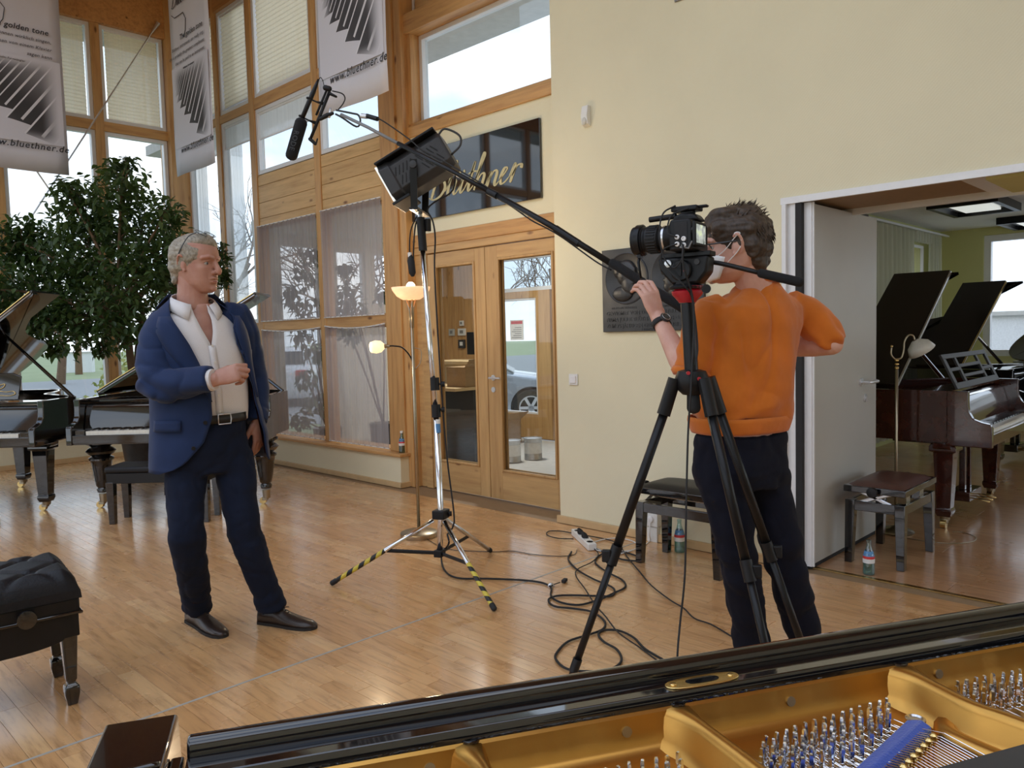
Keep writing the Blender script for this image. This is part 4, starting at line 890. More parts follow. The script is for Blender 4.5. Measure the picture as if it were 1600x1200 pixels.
scissor_bench('height-adjustable bench with brown leather seat in front of the mahogany piano', (4.885, 1.62, 0), 0, 'leather_brown', .55, .335)
scissor_bench('black height-adjustable bench against the cream wall behind the tripod', (3.975, 2.44, 0), PI/2, 'leather_black', .56, .33, .49)

# ================================================================== ON THE WALLS
def gnd(px, py, z=0.0):
    d = (RT*((px-800)/F_PX) + UP*((600-py)/F_PX) + FW); return CO + d*((z-CAM_H)/d.z)
Z = V((0, 0, 1)); UX = V((0, -1, 0))
BL = [[(.3, 2.25), (.2, 1.2), (.05, 0)], [(-.4, 1.6), (-.1, 2.1), (.5, 2.4), (1.0, 2.2), (1.0, 1.65), (.4, 1.25)], [(.4, 1.25), (.95, 1.1), (1.2, .6), (.9, .1), (.3, -.08), (-.25, .12)],
 [(1.3, .35), (1.7, 1.3), (1.95, 2.15), (1.78, 2.25), (1.62, 1.6), (1.56, .5), (1.66, .05), (1.95, .3)], [(1.95, .3), (2.15, 1.0), (2.1, .3), (2.28, .02), (2.55, .3), (2.8, 1.0)], [(2.8, 1.0), (2.74, .25), (2.9, .02), (3.12, .25)],
 [(3.12, .25), (3.42, 1.0), (3.62, 1.95)], [(3.62, 1.95), (3.46, .5), (3.56, .05), (3.82, .25)], [(3.2, 1.2), (3.6, 1.28), (4.0, 1.25)],
 [(3.82, .25), (4.2, 1.4), (4.42, 2.2), (4.26, 2.32), (4.12, 1.5), (4.05, 0)], [(4.07, .3), (4.4, .97), (4.7, .9), (4.68, .3), (4.8, .02), (5.02, .25)],
 [(5.02, .25), (5.22, 1.0), (5.15, 0)], [(5.17, .35), (5.5, .98), (5.8, .85), (5.76, .25), (5.9, .02), (6.12, .25)],
 [(6.12, .28), (6.5, .72), (6.62, .98), (6.36, 1.0), (6.2, .5), (6.35, .05), (6.66, .12), (6.92, .4)], [(6.92, .4), (7.12, 1.12), (7.22, .95), (7.1, 0)], [(7.13, .4), (7.4, .98), (7.72, 1.0), (7.76, .78)]]
def script(ox, u, v, su, sv, mat, par, th=.004, k=1.0):
    m = MB()
    for st in BL:
        q = ribbon([((x+.33*y)*su, y*sv) for x, y in st], lambda s, t: k*sv*(.10+.17*max(0, -t.y))*(1 if .04 < s < .96 else .6), 0, ox, u, v, th); m.add(q.v, q.f)
    for x in (2.35, 2.75):
        c = V(ox)+V(u)*((x+.5)*su)+V(v)*(1.45*sv); n = V(u).cross(V(v)); m.lathe([(.11*sv*k, 0), (.11*sv*k, th)], c, 10, n)
    return m.build('script_lettering', mat, par, world=True)
sg = thing('sign', 'black glossy sign with pale script lettering above the wooden doors', 'sign', (4.54, 4.84, 2.435))
MB().bx(4.515, 4.538, 4.055, 5.635, 2.435, 3.04).build('sign_board', 'sign_black', sg, world=True, bevel=.003)
script((4.5145, 5.36, 2.60), UX, Z, .138, .120, 'sign_cream', sg, .003)
pq = thing('memorial_plaque', 'dark bronze relief plaque with two round portrait medallions on the cream wall', 'plaque', (4.29, 2.9, 1.393))
MB().bx(4.265, 4.288, 2.505, 3.287, 1.393, 1.945).build('plate', 'bronze_dark', pq, world=True, bevel=.003)
for yc, s in ((3.085, 1), (2.715, -1)):
    c = V((4.264, yc, 1.745)); md = MB().lathe([(.172, -.004), (.172, .003), (.166, .005), (.160, .001), (.01, .0005)], c, 40, (-1, 0, 0)).build('medallion', 'bronze_dark', pq, 40, world=True)
    f = lambda dy, dz, r: MB().ball(c+V((-.006, -s*dy, dz)), r, 16, 10)
    m = MB().ball(c+V((-.004, 0, .035)), (.028, .078, .088), 18, 12); m.ball(c+V((-.004, -s*.02, -.035)), (.026, .055, .07), 16, 10)
    m.ball(c+V((-.008, -s*.072, .02)), (.012, .022, .018), 10, 6); m.ball(c+V((-.008, -s*.062, .05)), (.012, .020, .026), 10, 6)
    m.ball(c+V((-.02, s*.012, .015)), (.014, .014, .026), 10, 6); m.ball(c+V((-.012, -s*.058, -.03)), (.012, .02, .012), 10, 6); m.ball(c+V((-.01, -s*.045, -.07)), (.014, .03, .034), 10, 6)
    m.ball(c+V((-.002, s*.03, -.10)), (.02, .085, .052), 14, 8); m.ball(c+V((-.002, s*.055, .06)), (.03, .05, .06), 12, 8)
    remesh(m, .004, 3).build('portrait_relief', 'bronze_dark', md, True, world=True)
for tx, y, z, sz in (('DR RUDOLF BLÜTHNER', 3.21, 1.545, .019), ('BRUNO BLÜTHNER', 2.80, 1.545, .019), ('GEWIDMET VON DEN ANGESTELLTEN DER', 3.255, 1.505, .036), ('FIRMA JULIUS BLÜTHNER LEIPZIG · LE', 3.255, 1.462, .036), ('ZUM 75 JÄHRIGEN GESCHÄFTSJUBILÄUM', 3.255, 1.42, .036), ('7. NOVEMBER 1928', 2.97, 1.400, .015)):
    textmb(tx, sz, (4.2645, y, z), UX, Z, .002, off=.0004).build('raised_lettering', 'bronze_dark', pq, world=True)
sw = thing('light_switch', 'white rocker light switch on the cream wall beside the doors', 'switch', (4.29, 3.575, 1.06))
MB().bx(4.279, 4.29, 3.535, 3.615, 1.02, 1.10).build('frame', 'white_plastic', sw, world=True, bevel=.003); MB().bx(4.272, 4.281, 3.549, 3.601, 1.034, 1.086).build('rocker', 'white_gloss', sw, world=True, bevel=.003)
md = thing('motion_detector', 'small white motion detector high on the cream wall', 'detector', (4.29, 3.405, 2.86))
MB().prism([(0, -.07), (.035, -.055), (.045, .0), (.03, .07), (0, .07)], (0, .055, 0), (4.29, 3.378, 2.87), (-1, 0, 0), (0, 0, 1)).build('housing', 'white_plastic', md, world=True, bevel=.004)
MB().ball((4.252, 3.405, 2.835), (.010, .02, .028), 12, 8).build('lens', 'frosted_shade', md, True, world=True)
vt = thing('wall_vent', 'grey metal vent grille at the top edge of the cream wall', 'vent', (4.29, 2.57, 3.42))
MB().bx(4.278, 4.29, 2.44, 2.70, 3.415, 3.62).build('frame', 'grey_plastic', vt, world=True, bevel=.002)
for k in range(6): MB().bx(4.270, 4.280, 2.455, 2.685, 3.43+k*.03, 3.448+k*.03).build('slat', 'panel_grey', vt, world=True)
so = thing('wall_socket', 'white surface-mounted socket box low on the wall behind the black bench', 'socket', (4.29, 2.90, .02))
MB().bx(4.245, 4.29, 2.855, 2.955, .105, .205).build('socket_box', 'white_plastic', so, world=True, bevel=.004); MB().bx(4.255, 4.29, 2.865, 2.945, .0, .10).build('cable_duct', 'white_plastic', so, world=True, bevel=.003)
MB().lathe([(.022, 0), (.022, .012), (.014, .016)], (4.245, 2.905, .155), 14, (-1, 0, 0)).build('plug', 'white_gloss', so, 40, world=True)

# ---- banners hung from the roof
def keypoly(m, pts, ox, u, v, lift):
    n = V(u).cross(V(v)); return m.prism(pts, n*.0004, V(ox)+n*lift, u, v)
def banner(label, loc, u, lines, big):
    """1 m wide printed banner; loc = lower left corner seen from the hall"""
    u = V(u); b = thing('banner', label, 'banner', loc, 0, 'printed banners hanging from the roof'); n = u.cross(Z); W = .985; H = 2.52; o = V(loc)
    rows = [[o+u*(W*j/8)+n*(.012*math.sin(i*.7+j*.8)*(1-i/12))+Z*(H*i/12) for j in range(9)] for i in range(13)]
    MB().grid(rows).build('cloth', 'banner_print', b, True, world=True, solid=.0015)
    n2 = n*.016
    MB().cyl(o+Z*H, o+u*W+Z*H, .012).build('top_rod', 'alu', b, world=True)
    textmb('www.bluethner.de', .098, o+n2+u*.17+Z*.24, u, Z, .0005, shear=.25, space=1.12, off=.0006).build('lettering', 'ink', b, world=True)
    textmb('The golden tone', .083, o+n2+u*.86+Z*1.47, u, Z, .0005, 'RIGHT', .2, 1.04, .0008).build('lettering', 'ink', b, world=True)
    for k, s in enumerate(lines): textmb(s, .052 if k < 3 else .032, o+n2+u*(.88 if k < 3 else .62)+Z*(1.385-.082*k), u, Z, .0005, 'RIGHT', .25, 1.05).build('lettering', greyink(.05), b, world=True)
    script(o+n2+u*.12+Z*1.86, u, Z, .085, .085, 'ink', b, .0005, .8)
    MB().tube([o+n2+u*(.10+x)+Z*(1.74+z) for x, z in ((0, .05), (.08, .0), (.3, .0), (.36, -.08), (.34, -.2), (.30, -.26))], .004, 5).build('flourish', 'ink', b, world=True)
    ph_ = MB().grid([[o+n*(.0145)+u*x+Z*z for x in (.03, .955)] for z in (.30, 1.20)]).build('printed_photo', 'key_photo', b, world=True)
    uvl = ph_.data.uv_layers.new(name='uv')
    for lp_ in ph_.data.loops: uvl.data[lp_.index].uv = ((.03, .30), (.955, .30), (.03, 1.20), (.955, 1.20))[lp_.vertex_index]
    return b
DE = ('Ihre Flügel können wirklich singen,', 'das Schönste, was man von einem Klavier', 'sagen kann', 'Wilhelm Furtwängler'); EN = ('Blüthner instruments can really sing,', 'this is probably the greatest compliment', 'that can be paid to an instrument', 'Wilhelm Furtwängler')
banner('white printed piano banner at the left frame edge, cut off on its left', (1.895, 9.60, 3.275), (1, 0, 0), DE, True)
banner('white printed piano banner in the middle, by the corner post above the tree', (3.90, 9.17, 3.315), (0, -1, 0), EN, True)
banner('white printed piano banner above the microphone, right of the others', (3.90, 6.09, 3.36), (0, -1, 0), DE, True)
for a, b_, lb in (((4.16, 10.12, 5.40), (1.55, 10.12, 1.10), 'steel tension rod running from the top right corner down to the left'), ((1.55, 10.15, 5.3), (4.16, 10.15, 1.0), 'steel tension rod rising to the left behind the other rod')):
    t = thing('tension_rod', lb, 'rod', b_ if b_[2] < a[2] else a, 0, 'crossed tension rods before the left window wall'); MB().cyl(a, b_, .009, 8).build('rod', 'steel', t, world=True)
    for p in (a, b_):
        d = (V(b_)-V(a)).normalized()*(1 if p is a else -1); MB().tube([V(p), V(p)+d*.05, V(p)+d*.16], [.03, .022, .011], 8).build('turnbuckle', 'steel', t, world=True)

# ================================================================== BOTTLES
BOT = [(.030, 0), (.034, .006), (.034, .02), (.033, .085), (.034, .10), (.030, .125), (.020, .155), (.0135, .18), (.012, .198), (.0145, .20), (.0145, .212)]
def bottle(label, loc, gl, cap, hs=1.0):
    t = thing('water_bottle', label, 'bottle', loc, 0, 'glass water bottles'); MB().lathe([(r*hs, z*hs) for r, z in BOT], (0, 0, 0), 22).build('glass', gl, t, 40)
    MB().lathe([(.0346*hs, .100*hs), (.0322*hs, .116*hs)], (0, 0, 0), 22, cap=False).build('label', 'red_ink', t, 40)
    MB().lathe([(.0338*hs, .074*hs), (.0347*hs, .086*hs), (.0347*hs, .100*hs)], (0, 0, 0), 22, cap=False).build('label_band', 'paper', t, 40)
    MB().lathe([(.0322*hs, .116*hs), (.024*hs, .146*hs)], (0, 0, 0), 22, cap=False).build('neck_label', 'blue_ink', t, 40)
    MB().lathe([(.032*hs, .004), (.032*hs, .07*hs), (.001, .071*hs)], (0, 0, 0), 18).build('water', 'bottle_glass', t, 40)
    if cap: MB().lathe([(.0158*hs, .203*hs), (.0158*hs, .222*hs), (.014*hs, .225*hs)], (0, 0, 0), 16).build('cap', 'white_plastic', t, 40)
    return t
bottle('glass water bottle with red label on the floor before the brown bench', (4.45, 1.59, 0), 'bottle_glass', False, .92)
bottle('glass water bottle standing by the baseboard behind the black bench', (4.17, 2.64, 0), 'bottle_glass', False, .98)
bottle('green glass bottle with red label on the wooden window sill', (4.43, 5.79, .318), 'green_glass', True, .90)

# ================================================================== CABLES ON THE FLOOR
def cable(label, pts, r, mat, z=None, group=None, extra=None, name='cable'):
    t = thing(name, label, 'cable', (pts[0].x, pts[0].y, 0), 0, group); MB().tube(smooth_path(pts, 5), r, 6).build('wire', mat, t, True, world=True); return t
def G(L, z=.006): return [gnd(x, y, z) for x, y in L]
CG = 'black cables lying on the floor'
c1 = [at(699, 835, 4.35), at(701, 850, 4.33), gnd(690, 866, .03)]
cable('black lamp cable curving from the light stand across to the coiled loops', c1 + G([(694, 890), (715, 903), (760, 904), (810, 906), (845, 910), (861, 918), (861, 931), (876, 941), (905, 945), (935, 937), (958, 927), (977, 917), (972, 906), (955, 897), (937, 886), (930, 876), (942, 865), (970, 862), (998, 870), (996, 876), (972, 874), (955, 866), (930, 858), (918, 853)], .007), .0055, 'black_rubber')
cable('black cable in a large loose loop nearest the piano', G([(893, 862), (888, 874), (902, 890), (928, 905), (948, 913), (960, 921), (955, 931), (930, 931), (895, 930), (870, 931), (857, 937), (866, 947), (898, 951), (925, 956), (944, 970), (943, 982), (922, 991), (888, 1002), (870, 1020), (869, 1031), (886, 1045), (920, 1049), (955, 1045), (971, 1032), (964, 1015), (944, 1003), (935, 992), (942, 985), (966, 985), (990, 996), (1008, 1014), (1042, 1034)], .008), .0055, 'black_rubber')
cable('thin black cable crossing the loops from the power strip towards the piano', G([(927, 856), (935, 866), (925, 878), (903, 889), (900, 900), (914, 920), (930, 945), (946, 963), (966, 988), (1000, 1012), (1032, 1036)], .012), .0035, 'black_rubber')
cable('thin black cable running from the power strip to the trouser cuff of the cameraman', G([(896, 842), (872, 841), (855, 836), (858, 830), (878, 830), (905, 835), (940, 841), (965, 849), (980, 870), (1000, 894), (1018, 915), (1048, 938), (1068, 950), (1085, 966), (1112, 976), (1146, 996)], .008), .0038, 'black_rubber')
cable('white extension cord looped beside the power strip and plugged in behind the bench', G([(926, 858), (945, 862), (968, 862), (990, 859), (997, 852), (984, 844), (960, 841), (935, 845), (925, 852), (960, 866), (1000, 855), (1015, 845)], .007) + [V((4.22, 2.90, .06)), V((4.24, 2.905, .155))], .0042, 'white_plastic')
cable('thin brown lamp cord running from the brass floor lamp to the power strip', G([(668, 843), (700, 858), (770, 862), (800, 861), (832, 866), (870, 869), (896, 867), (902, 858)], .004), .0026, 'walnut')
cable('thin clear-brown cord on the floor under the mahogany piano', G([(1402, 838), (1450, 846), (1490, 849), (1520, 846), (1524, 839), (1505, 832), (1488, 831)], .004), .0028, 'old_brass')
ps = thing('power_strip', 'white power strip with two black plugs on the floor', 'power strip', tuple(gnd(912, 851)), 0)
a, b_ = gnd(899, 836, .0), gnd(926, 861, .0); d = (b_-a); d.z = 0; ll = d.length; d.normalize(); sd = V((-d.y, d.x, 0)); mmx = M((d, sd, Z)).transposed()
MB().box((a+b_)/2+Z*.024, (ll, .058, .044), mmx).build('strip_body', 'white_plastic', ps, world=True, bevel=.005)
for k in range(4):
    c = a+d*(ll*(.14+.24*k))+Z*.046; sk = MB().lathe([(.022, 0), (.022, .002), (.019, .001), (.018, -.004), (.001, -.004)], c, 16, (0, 0, 1)).build('socket_well', 'grey_plastic', ps, 40, world=True)
    if k in (1, 2): MB().lathe([(.019, -.003), (.020, .02), (.014, .034), (.007, .045)], c, 14, tuple(Z-d*.2-sd*.5)).build('plug', 'black_rubber', ps, 40, world=True)
ud = thing('cable_tie_plug', 'small black plug clipped to the cable left of the loops', 'plug', tuple(gnd(880, 909)))
MB().box(gnd(882, 907, .012), (.045, .022, .018), M.Rotation(.3, 3, 'Z')).build('plug_body', 'black_rubber', ud, world=True, bevel=.004); MB().tube([gnd(875, 910, .012), gnd(866, 913, .01), gnd(860, 917, .012)], .003, 6).build('plug_lead', 'black_rubber', ud, world=True)
MB().lathe([(.016, 0), (.019, .003), (.016, .006), (.013, .003)], gnd(861, 916, .006), 14, tuple(FW)).build('clip_ring', 'steel', ud, True, world=True)

# ================================================================== LIGHT STAND + STUDIO LAMP
DS = 4.41
S = lambda x, y, d=DS: at(x, y, d)
ls = thing('light_stand', 'chrome light stand with black and yellow striped feet', 'light stand', (2.84, 3.41, 0))
bt, cl = S(687, 862), S(689, 803)
MB().tube([bt, cl, S(681, 640)], .0175, 14).build('lower_tube', 'chrome', ls, True, world=True)
MB().tube([S(681, 645), S(672, 540), S(660, 385)], .0145, 14).build('upper_tube', 'chrome', ls, True, world=True)
MB().tube([S(687, 612), S(678, 590)], .0155, 12).build('inner_tube', 'steel', ls, True, world=True) if False else None
MB().cyl(S(682, 652), S(681, 632), .026, 16).build('clamp_collar', 'black_plastic', ls, 40, world=True)
MB().cyl(S(680, 610), S(679, 590), .026, 16).build('clamp_collar', 'black_plastic', ls, 40, world=True)
MB().cyl(S(684, 676), S(683, 662), .0182, 14).build('blue_label', 'blue_ink', ls, 40, world=True); MB().cyl(S(683, 662), S(683, 655), .0184, 14).build('white_label', 'paper', ls, 40, world=True)
for y in (640, 600): MB().lathe([(.005, 0), (.006, .03), (.016, .032), (.016, .05)], S(681, y), 10, tuple(RT)).build('clamp_knob', 'black_plastic', ls, 40, world=True)
MB().cyl(S(661, 392), S(657, 340), .024, 14).build('socket_block', 'black_plastic', ls, 40, world=True); MB().box(S(668, 352), (.03, .03, .07)).build('socket_lever', 'black_plastic', ls, world=True, bevel=.004)
hub = MB().box(cl, (.085, .075, .05), M.Rotation(.4, 3, 'Z')).build('leg_hub', 'black_plastic', ls, world=True, bevel=.006)
MB().lathe([(.006, 0), (.006, .04), (.015, .042), (.015, .06)], cl, 10, tuple(RT*.9+FW*.2)).build('clamp_knob', 'black_plastic', ls, 40, world=True)
lh = MB().box(S(687, 864), (.06, .05, .04), M.Rotation(.4, 3, 'Z')).build('brace_hub', 'black_plastic', ls, world=True, bevel=.005)
def stripes(name):
    b = NB(name); g = b.n('ShaderNodeTexCoord').outputs['UV']; s = b.n('ShaderNodeSeparateXYZ'); b.l(g, s.inputs[0])
    k = b.math('FRACT', b.math('ADD', b.math('MULTIPLY', s.outputs[1], 4.2), b.math('MULTIPLY', s.outputs[0], 1.0)))
    b.pbr(b.mixc(b.math('GREATER_THAN', k, .5), (.66, .54, .07), (.012, .012, .012)), .35); MT[name] = b.m
stripes('hazard_tape')
def striped(p0, p1, r, par):
    n, k = 14, 16; o = MB().tube([p0.lerp(p1, i/k) for i in range(k+1)], r, n, cap=False).build('tape_wrap', 'hazard_tape', par, True, world=True)
    uv = o.data.uv_layers.new(name='uv')
    for p in o.data.polygons:
        for li in p.loop_indices:
            v = o.data.loops[li].vertex_index; j = v % n; i = v//n; u = j/n
            if j == 0 and any(o.data.loops[q].vertex_index % n == n-1 for q in p.loop_indices): u = 1.0
            uv.data[li].uv = (u, i/k)
for (fx, fy), mid in (((519, 911), .47), ((772, 951), .50), ((766, 860), .5)):
    ft_ = gnd(fx, fy, .016); st = cl + (ft_-cl).normalized()*.05 - Z*.01
    m_ = st.lerp(ft_, mid); lg = MB().tube([st, ft_], .0125, 12).build('leg', 'chrome' if fy != 860 else 'steel', ls, True, world=True)
    if fy != 860: striped(m_.lerp(ft_, .02), st.lerp(ft_, .965), .0134, lg)
    MB().limb([st.lerp(ft_, .96), ft_], [.0155, .0155], 10).build('rubber_foot', 'black_rubber', lg, True, world=True)
    MB().tube([S(687, 864), m_-Z*.004], .011, 6, flat=.5).build('brace', 'black_plastic', ls, world=True)
# lamp head
lc = S(656, 266, 4.38); ld = (RT*-.88+V((FW.x, FW.y, 0))*.10-Z*.50).normalized(); lside = ld.cross(Z).normalized(); lup = lside.cross(ld)
LM = M((ld, lside, lup)).transposed()
sl = thing('studio_light', 'black studio lamp head with vents tilted down on the light stand', 'lamp', tuple(lc))
def lb(m, nm, mat, par=None, **k):
    m.v = [tuple(lc + LM @ V(p)) for p in m.v]; return m.build(nm, mat, par or sl, world=True, **k)
# octagonal-section housing
hs = lb(MB().ring_loft([[(x, y*s, z*s) for y, z in ((-.13, -.07), (-.09, -.11), (.09, -.11), (.13, -.07), (.13, .07), (.09, .11), (-.09, .11), (-.13, .07))] for x, s in ((-.20, .86), (-.18, .95), (.12, .95), (.13, 1.02), (.19, 1.06))]), 'housing', 'dark_grey', bevel=.004)
lb(MB().bx(.188, .20, -.125, .125, -.105, .105), 'diffuser', 'led_panel'); lb(MB().bx(-.19, .19, -.14, .14, .112, .126), 'top_cover', 'black_satin', bevel=.004)
lb(MB().bx(.10, .21, -.135, .135, -.128, -.112), 'barn_door', 'black_satin', bevel=.003)
mm = MB()
for s in (-1, 1):
    for k in range(10):
        for x0 in (-.15, .0):
            mm.box((x0+k*.012, s*.1245, -.01+(.035 if k % 2 else -.02)), (.005, .004, .05), M.Rotation(.5 if x0 < 0 else -.5, 3, 'Y'))
tag(lb(mm, 'vent_slots', 'black_rubber', hs), None, None, kind='stuff')
lb(MB().tube(smooth_path([(-.19, -.07, .09), (-.24, -.07, .10), (-.29, -.07, .03), (-.27, -.07, -.02), (-.20, -.07, -.04)], 5), .006, 8), 'carry_handle', 'dark_grey', smooth=True)
yk = MB()
for s in (-1, 1):
    a = lc + LM @ V((0, s*.15, 0)); b2 = S(656, 330) + lside*(s*.13); yk.prism([(-.022, 0), (.022, 0), (.022, 1), (-.022, 1)], lside*(s*.006), a+(a-b2)*.12, ld - Z*ld.z, (b2-a)*1.12)
yk.box(S(656, 332), (.05, .30, .012), M((V((ld.x, ld.y, 0)).normalized(), lside, Z)).transposed()); yk.build('yoke', 'black_satin', sl, world=True)
for s in (-1, 1): lb(MB().lathe([(.02, 0), (.02, .012), (.008, .014)], (0, s*.156, 0), 16, (0, s, 0)), 'pivot_bolt', 'dark_grey', smooth=40)
MB().cyl(S(656, 331), S(657, 345), .013).build('spigot', 'steel', sl, world=True)
lk = thing('lamp_cable', 'black lead hanging from the lamp head down the light stand with an inline plug', 'cable', tuple(S(645, 420)))
MB().tube(smooth_path([lc+LM @ V((-.20, .0, -.06)), S(708, 296), S(680, 315), S(668, 328), S(676, 345), S(680, 372), S(679, 420), S(684, 520), S(692, 640), S(699, 720), S(709, 800), S(708, 822), S(699, 835, 4.35)], 5), .0048, 7).build('wire', 'black_rubber', lk, True, world=True)
MB().tube(smooth_path([S(651, 338), S(642, 360), S(640, 390), S(643, 415), S(648, 428), S(646, 400), S(648, 360), S(652, 342)], 5), .004, 6).build('wire', 'black_rubber', lk, True, world=True)
MB().lathe([(.008, 0), (.02, .02), (.021, .09), (.016, .10), (.010, .125)], S(645, 432), 14, tuple(UP-RT*.12)).build('inline_plug', 'black_rubber', lk, 40, world=True); MB().lathe([(.012, 0), (.012, .03)], S(641, 403), 12, tuple(UP-RT*.1)).build('plug_ring', 'paper', lk, 40, world=True)

# ================================================================== FLOOR LAMPS
fl = thing('floor_lamp', 'lit brass floor lamp with glass bowl and reading arm before the doors', 'lamp', (3.37, 4.245, 0))
MB().lathe([(.128, 0), (.130, .004), (.130, .028), (.122, .034), (.02, .037), (.012, .05)], (0, 0, 0), 36).build('base', 'old_brass', fl, 40)
MB().tube([(0, 0, .04), (0, 0, 1.60)], .0115, 12).build('pole', 'old_brass', fl, True)
for a in range(3): MB().tube([(.012*math.cos(a*2.1), .012*math.sin(a*2.1), 1.46), (.014*math.cos(a*2.1), .014*math.sin(a*2.1), 1.58), (.04*math.cos(a*2.1), .04*math.sin(a*2.1), 1.655)], .006, 6).build('shade_arm', 'old_brass', fl, True)
bw = MB().lathe([(.035, 1.648), (.06, 1.650), (.10, 1.675), (.128, 1.715), (.133, 1.735), (.128, 1.735), (.095, 1.685), (.055, 1.660), (.0, 1.658)], (0, 0, 0), 32, cap=False).build('glass_bowl', 'glow_soft', fl, True)
MB().ball((0, 0, 1.735), (.032, .032, .036), 16, 10).build('bulb', 'bulb', fl, True)
ar = V((RT.x, RT.y, 0)); AR = lambda s, z: tuple(ar*s+V((0, 0, z)))
MB().tube(smooth_path([AR(0, 1.17), AR(-.015, 1.25), AR(-.07, 1.32), AR(-.13, 1.335), AR(-.165, 1.335)], 5), .005, 8).build('reading_arm', 'black_satin', fl, True)
MB().tube(smooth_path([AR(.012, 1.17), AR(.05, 1.22), AR(.055, 1.30), AR(.01, 1.32)], 5), .003, 6).build('switch_cord', 'old_brass', fl, True)
MB().lathe([(.012, 0), (.014, .035), (.018, .04)], AR(-.16, 1.335), 12, tuple(-ar)).build('reading_socket', 'old_brass', fl, 40)
MB().lathe([(.017, 0), (.040, .025), (.046, .06), (.036, .095), (.03, .098), (.001, .07)], AR(-.195, 1.335), 20, tuple(-ar-Z*.06)).build('reading_shade', 'glow_warm', fl, True)
for pos, e, rad in (((3.37, 4.245, 1.79), 9, .05), (tuple(V((3.37, 4.245, 1.33))+ar*-.32), 3, .04)):
    l = bpy.data.lights.new('floor_lamp_glow', 'POINT'); l.energy = e; l.color = (1, .78, .5); l.shadow_soft_size = rad; o = bpy.data.objects.new('floor_lamp_glow', l); COL.objects.link(o); o.location = pos
rl = thing('reading_lamp', 'slim brass standard lamp with white glass shade beside the mahogany piano', 'lamp', (5.47, 1.78, 0))
MB().lathe([(.11, 0), (.115, .01), (.10, .022), (.04, .03), (.012, .05)], (0, 0, 0), 28).build('base', 'old_brass', rl, 40); MB().tube([(0, 0, .04), (0, 0, 1.12)], .0095, 10).build('pole', 'old_brass', rl, True)
for z in (1.10, 1.125, 1.15): MB().lathe([(.009, 0), (.015, .006), (.009, .014)], (0, 0, z), 12).build('collar', 'brass', rl, True)
MB().tube(smooth_path([AR(-.035, 1.245), AR(-.038, 1.20), AR(-.018, 1.17), AR(.0, 1.165), AR(.03, 1.175), AR(.045, 1.22), AR(.05, 1.28), AR(.075, 1.32), AR(.105, 1.318), AR(.118, 1.285)], 5), .006, 8).build('gooseneck', 'old_brass', rl, True)
MB().ball(AR(-.035, 1.25), .009, 10, 6).build('finial', 'brass', rl, True)
MB().lathe([(.016, 0), (.03, .008), (.07, .04), (.088, .09), (.083, .09), (.065, .045), (.02, .012)], AR(.118, 1.288), 24, tuple(ar*.55-Z*.85), cap=False).build('glass_shade', 'frosted_shade', rl, True)

# ================================================================== TRIPOD, CAMERA, BOOM
DT = 2.5
T = lambda x, y, d=DT: at(x, y, d)
tp = thing('camera_tripod', 'black video tripod with fluid head and pan handle before the cameraman', 'tripod', tuple(gnd(1085, 1180)))
MB().cyl(T(1081, 590), T(1074, 474), .022, 16).build('centre_column', 'black_satin', tp, 40, world=True)
sp = T(1081, 592)
MB().lathe([(.03, -.05), (.05, -.03), (.055, .0), (.045, .025), (.026, .03)], sp, 20).build('spider', 'black_plastic', tp, 40, world=True); MB().limb([T(1083, 615), T(1084, 638)], [.02, .022], 12).build('column_end', 'black_rubber', tp, True, world=True)
for px_ in (1075, 1092): MB().lathe([(.006, 0), (.006, .006)], T(px_, 583 if px_ < 1080 else 592, DT-.055), 12, tuple(-FW)).build('red_button', 'red_plastic', tp, 40, world=True)
apex_f = [V((-.50, .0)), V((.22, -.38)), V((.47, .0))]
hr = V((RT.x, RT.y, 0)).normalized(); hf = V((FW.x, FW.y, 0)).normalized()
for q, (kx, clp) in zip(apex_f, ((-.045, .50), (.03, .46), (.06, .50))):
    d2 = hr*q.x+hf*q.y; top = sp + d2.normalized()*.055 - Z*.01; ftp = V((sp.x, sp.y, 0))+d2+Z*.012
    MB().tube([top+Z*.012, top.lerp(ftp, .085)], [(.026, .02), (.024, .022)], 10).build('leg_yoke', 'black_plastic', tp, 40, world=True)
    lg = MB().tube([top.lerp(ftp, .05), top.lerp(ftp, .46)], .0150, 12).build('leg', 'black_satin', tp, True, world=True)
    cp = top.lerp(ftp, .46); ax = (ftp-top).normalized()
    MB().cyl(cp-ax*.035, cp+ax*.03, .0185, 14).build('leg_clamp', 'black_plastic', lg, 40, world=True); MB().box(cp+hr*(-.024 if q.x < 0 else .026), (.022, .03, .04), M.Rotation(.5, 3, 'Z')).build('clamp_lever', 'black_plastic', lg, world=True, bevel=.004)
    MB().tube([cp, ftp.lerp(top, .22)], .0122, 12).build('leg_section', 'black_satin', lg, True, world=True)
    c2 = top.lerp(ftp, .76); MB().cyl(c2-ax*.025, c2+ax*.02, .0155, 12).build('leg_clamp', 'black_plastic', lg, 40, world=True); MB().tube([c2, ftp], .0112, 10).build('leg_section', 'black_satin', lg, True, world=True)
    MB().limb([ftp-ax*.02, ftp], [.015, .015], 10).build('rubber_foot', 'black_rubber', lg, True, world=True)
MB().lathe([(.026, 0), (.032, .008), (.048, .026), (.050, .036), (.040, .042), (.05, .046), (.05, .052)], T(1074, 473), 20).build('bowl_clamp', 'red_plastic', tp, 40, world=True)
hb = T(1072, 452)
MB().lathe([(.052, 0), (.055, .006), (.05, .012), (.040, .016), (.040, .04)], hb, 22).build('head_base', 'black_plastic', tp, 40, world=True)
cdir = V((-.50, .866, 0)); cdir = (hr*-.84+hf*.54).normalized(); cs = Z.cross(cdir).normalized()   # cs: camera's left side, towards us
CM = M((cdir, cs, Z)).transposed(); hc = hb+Z*.07
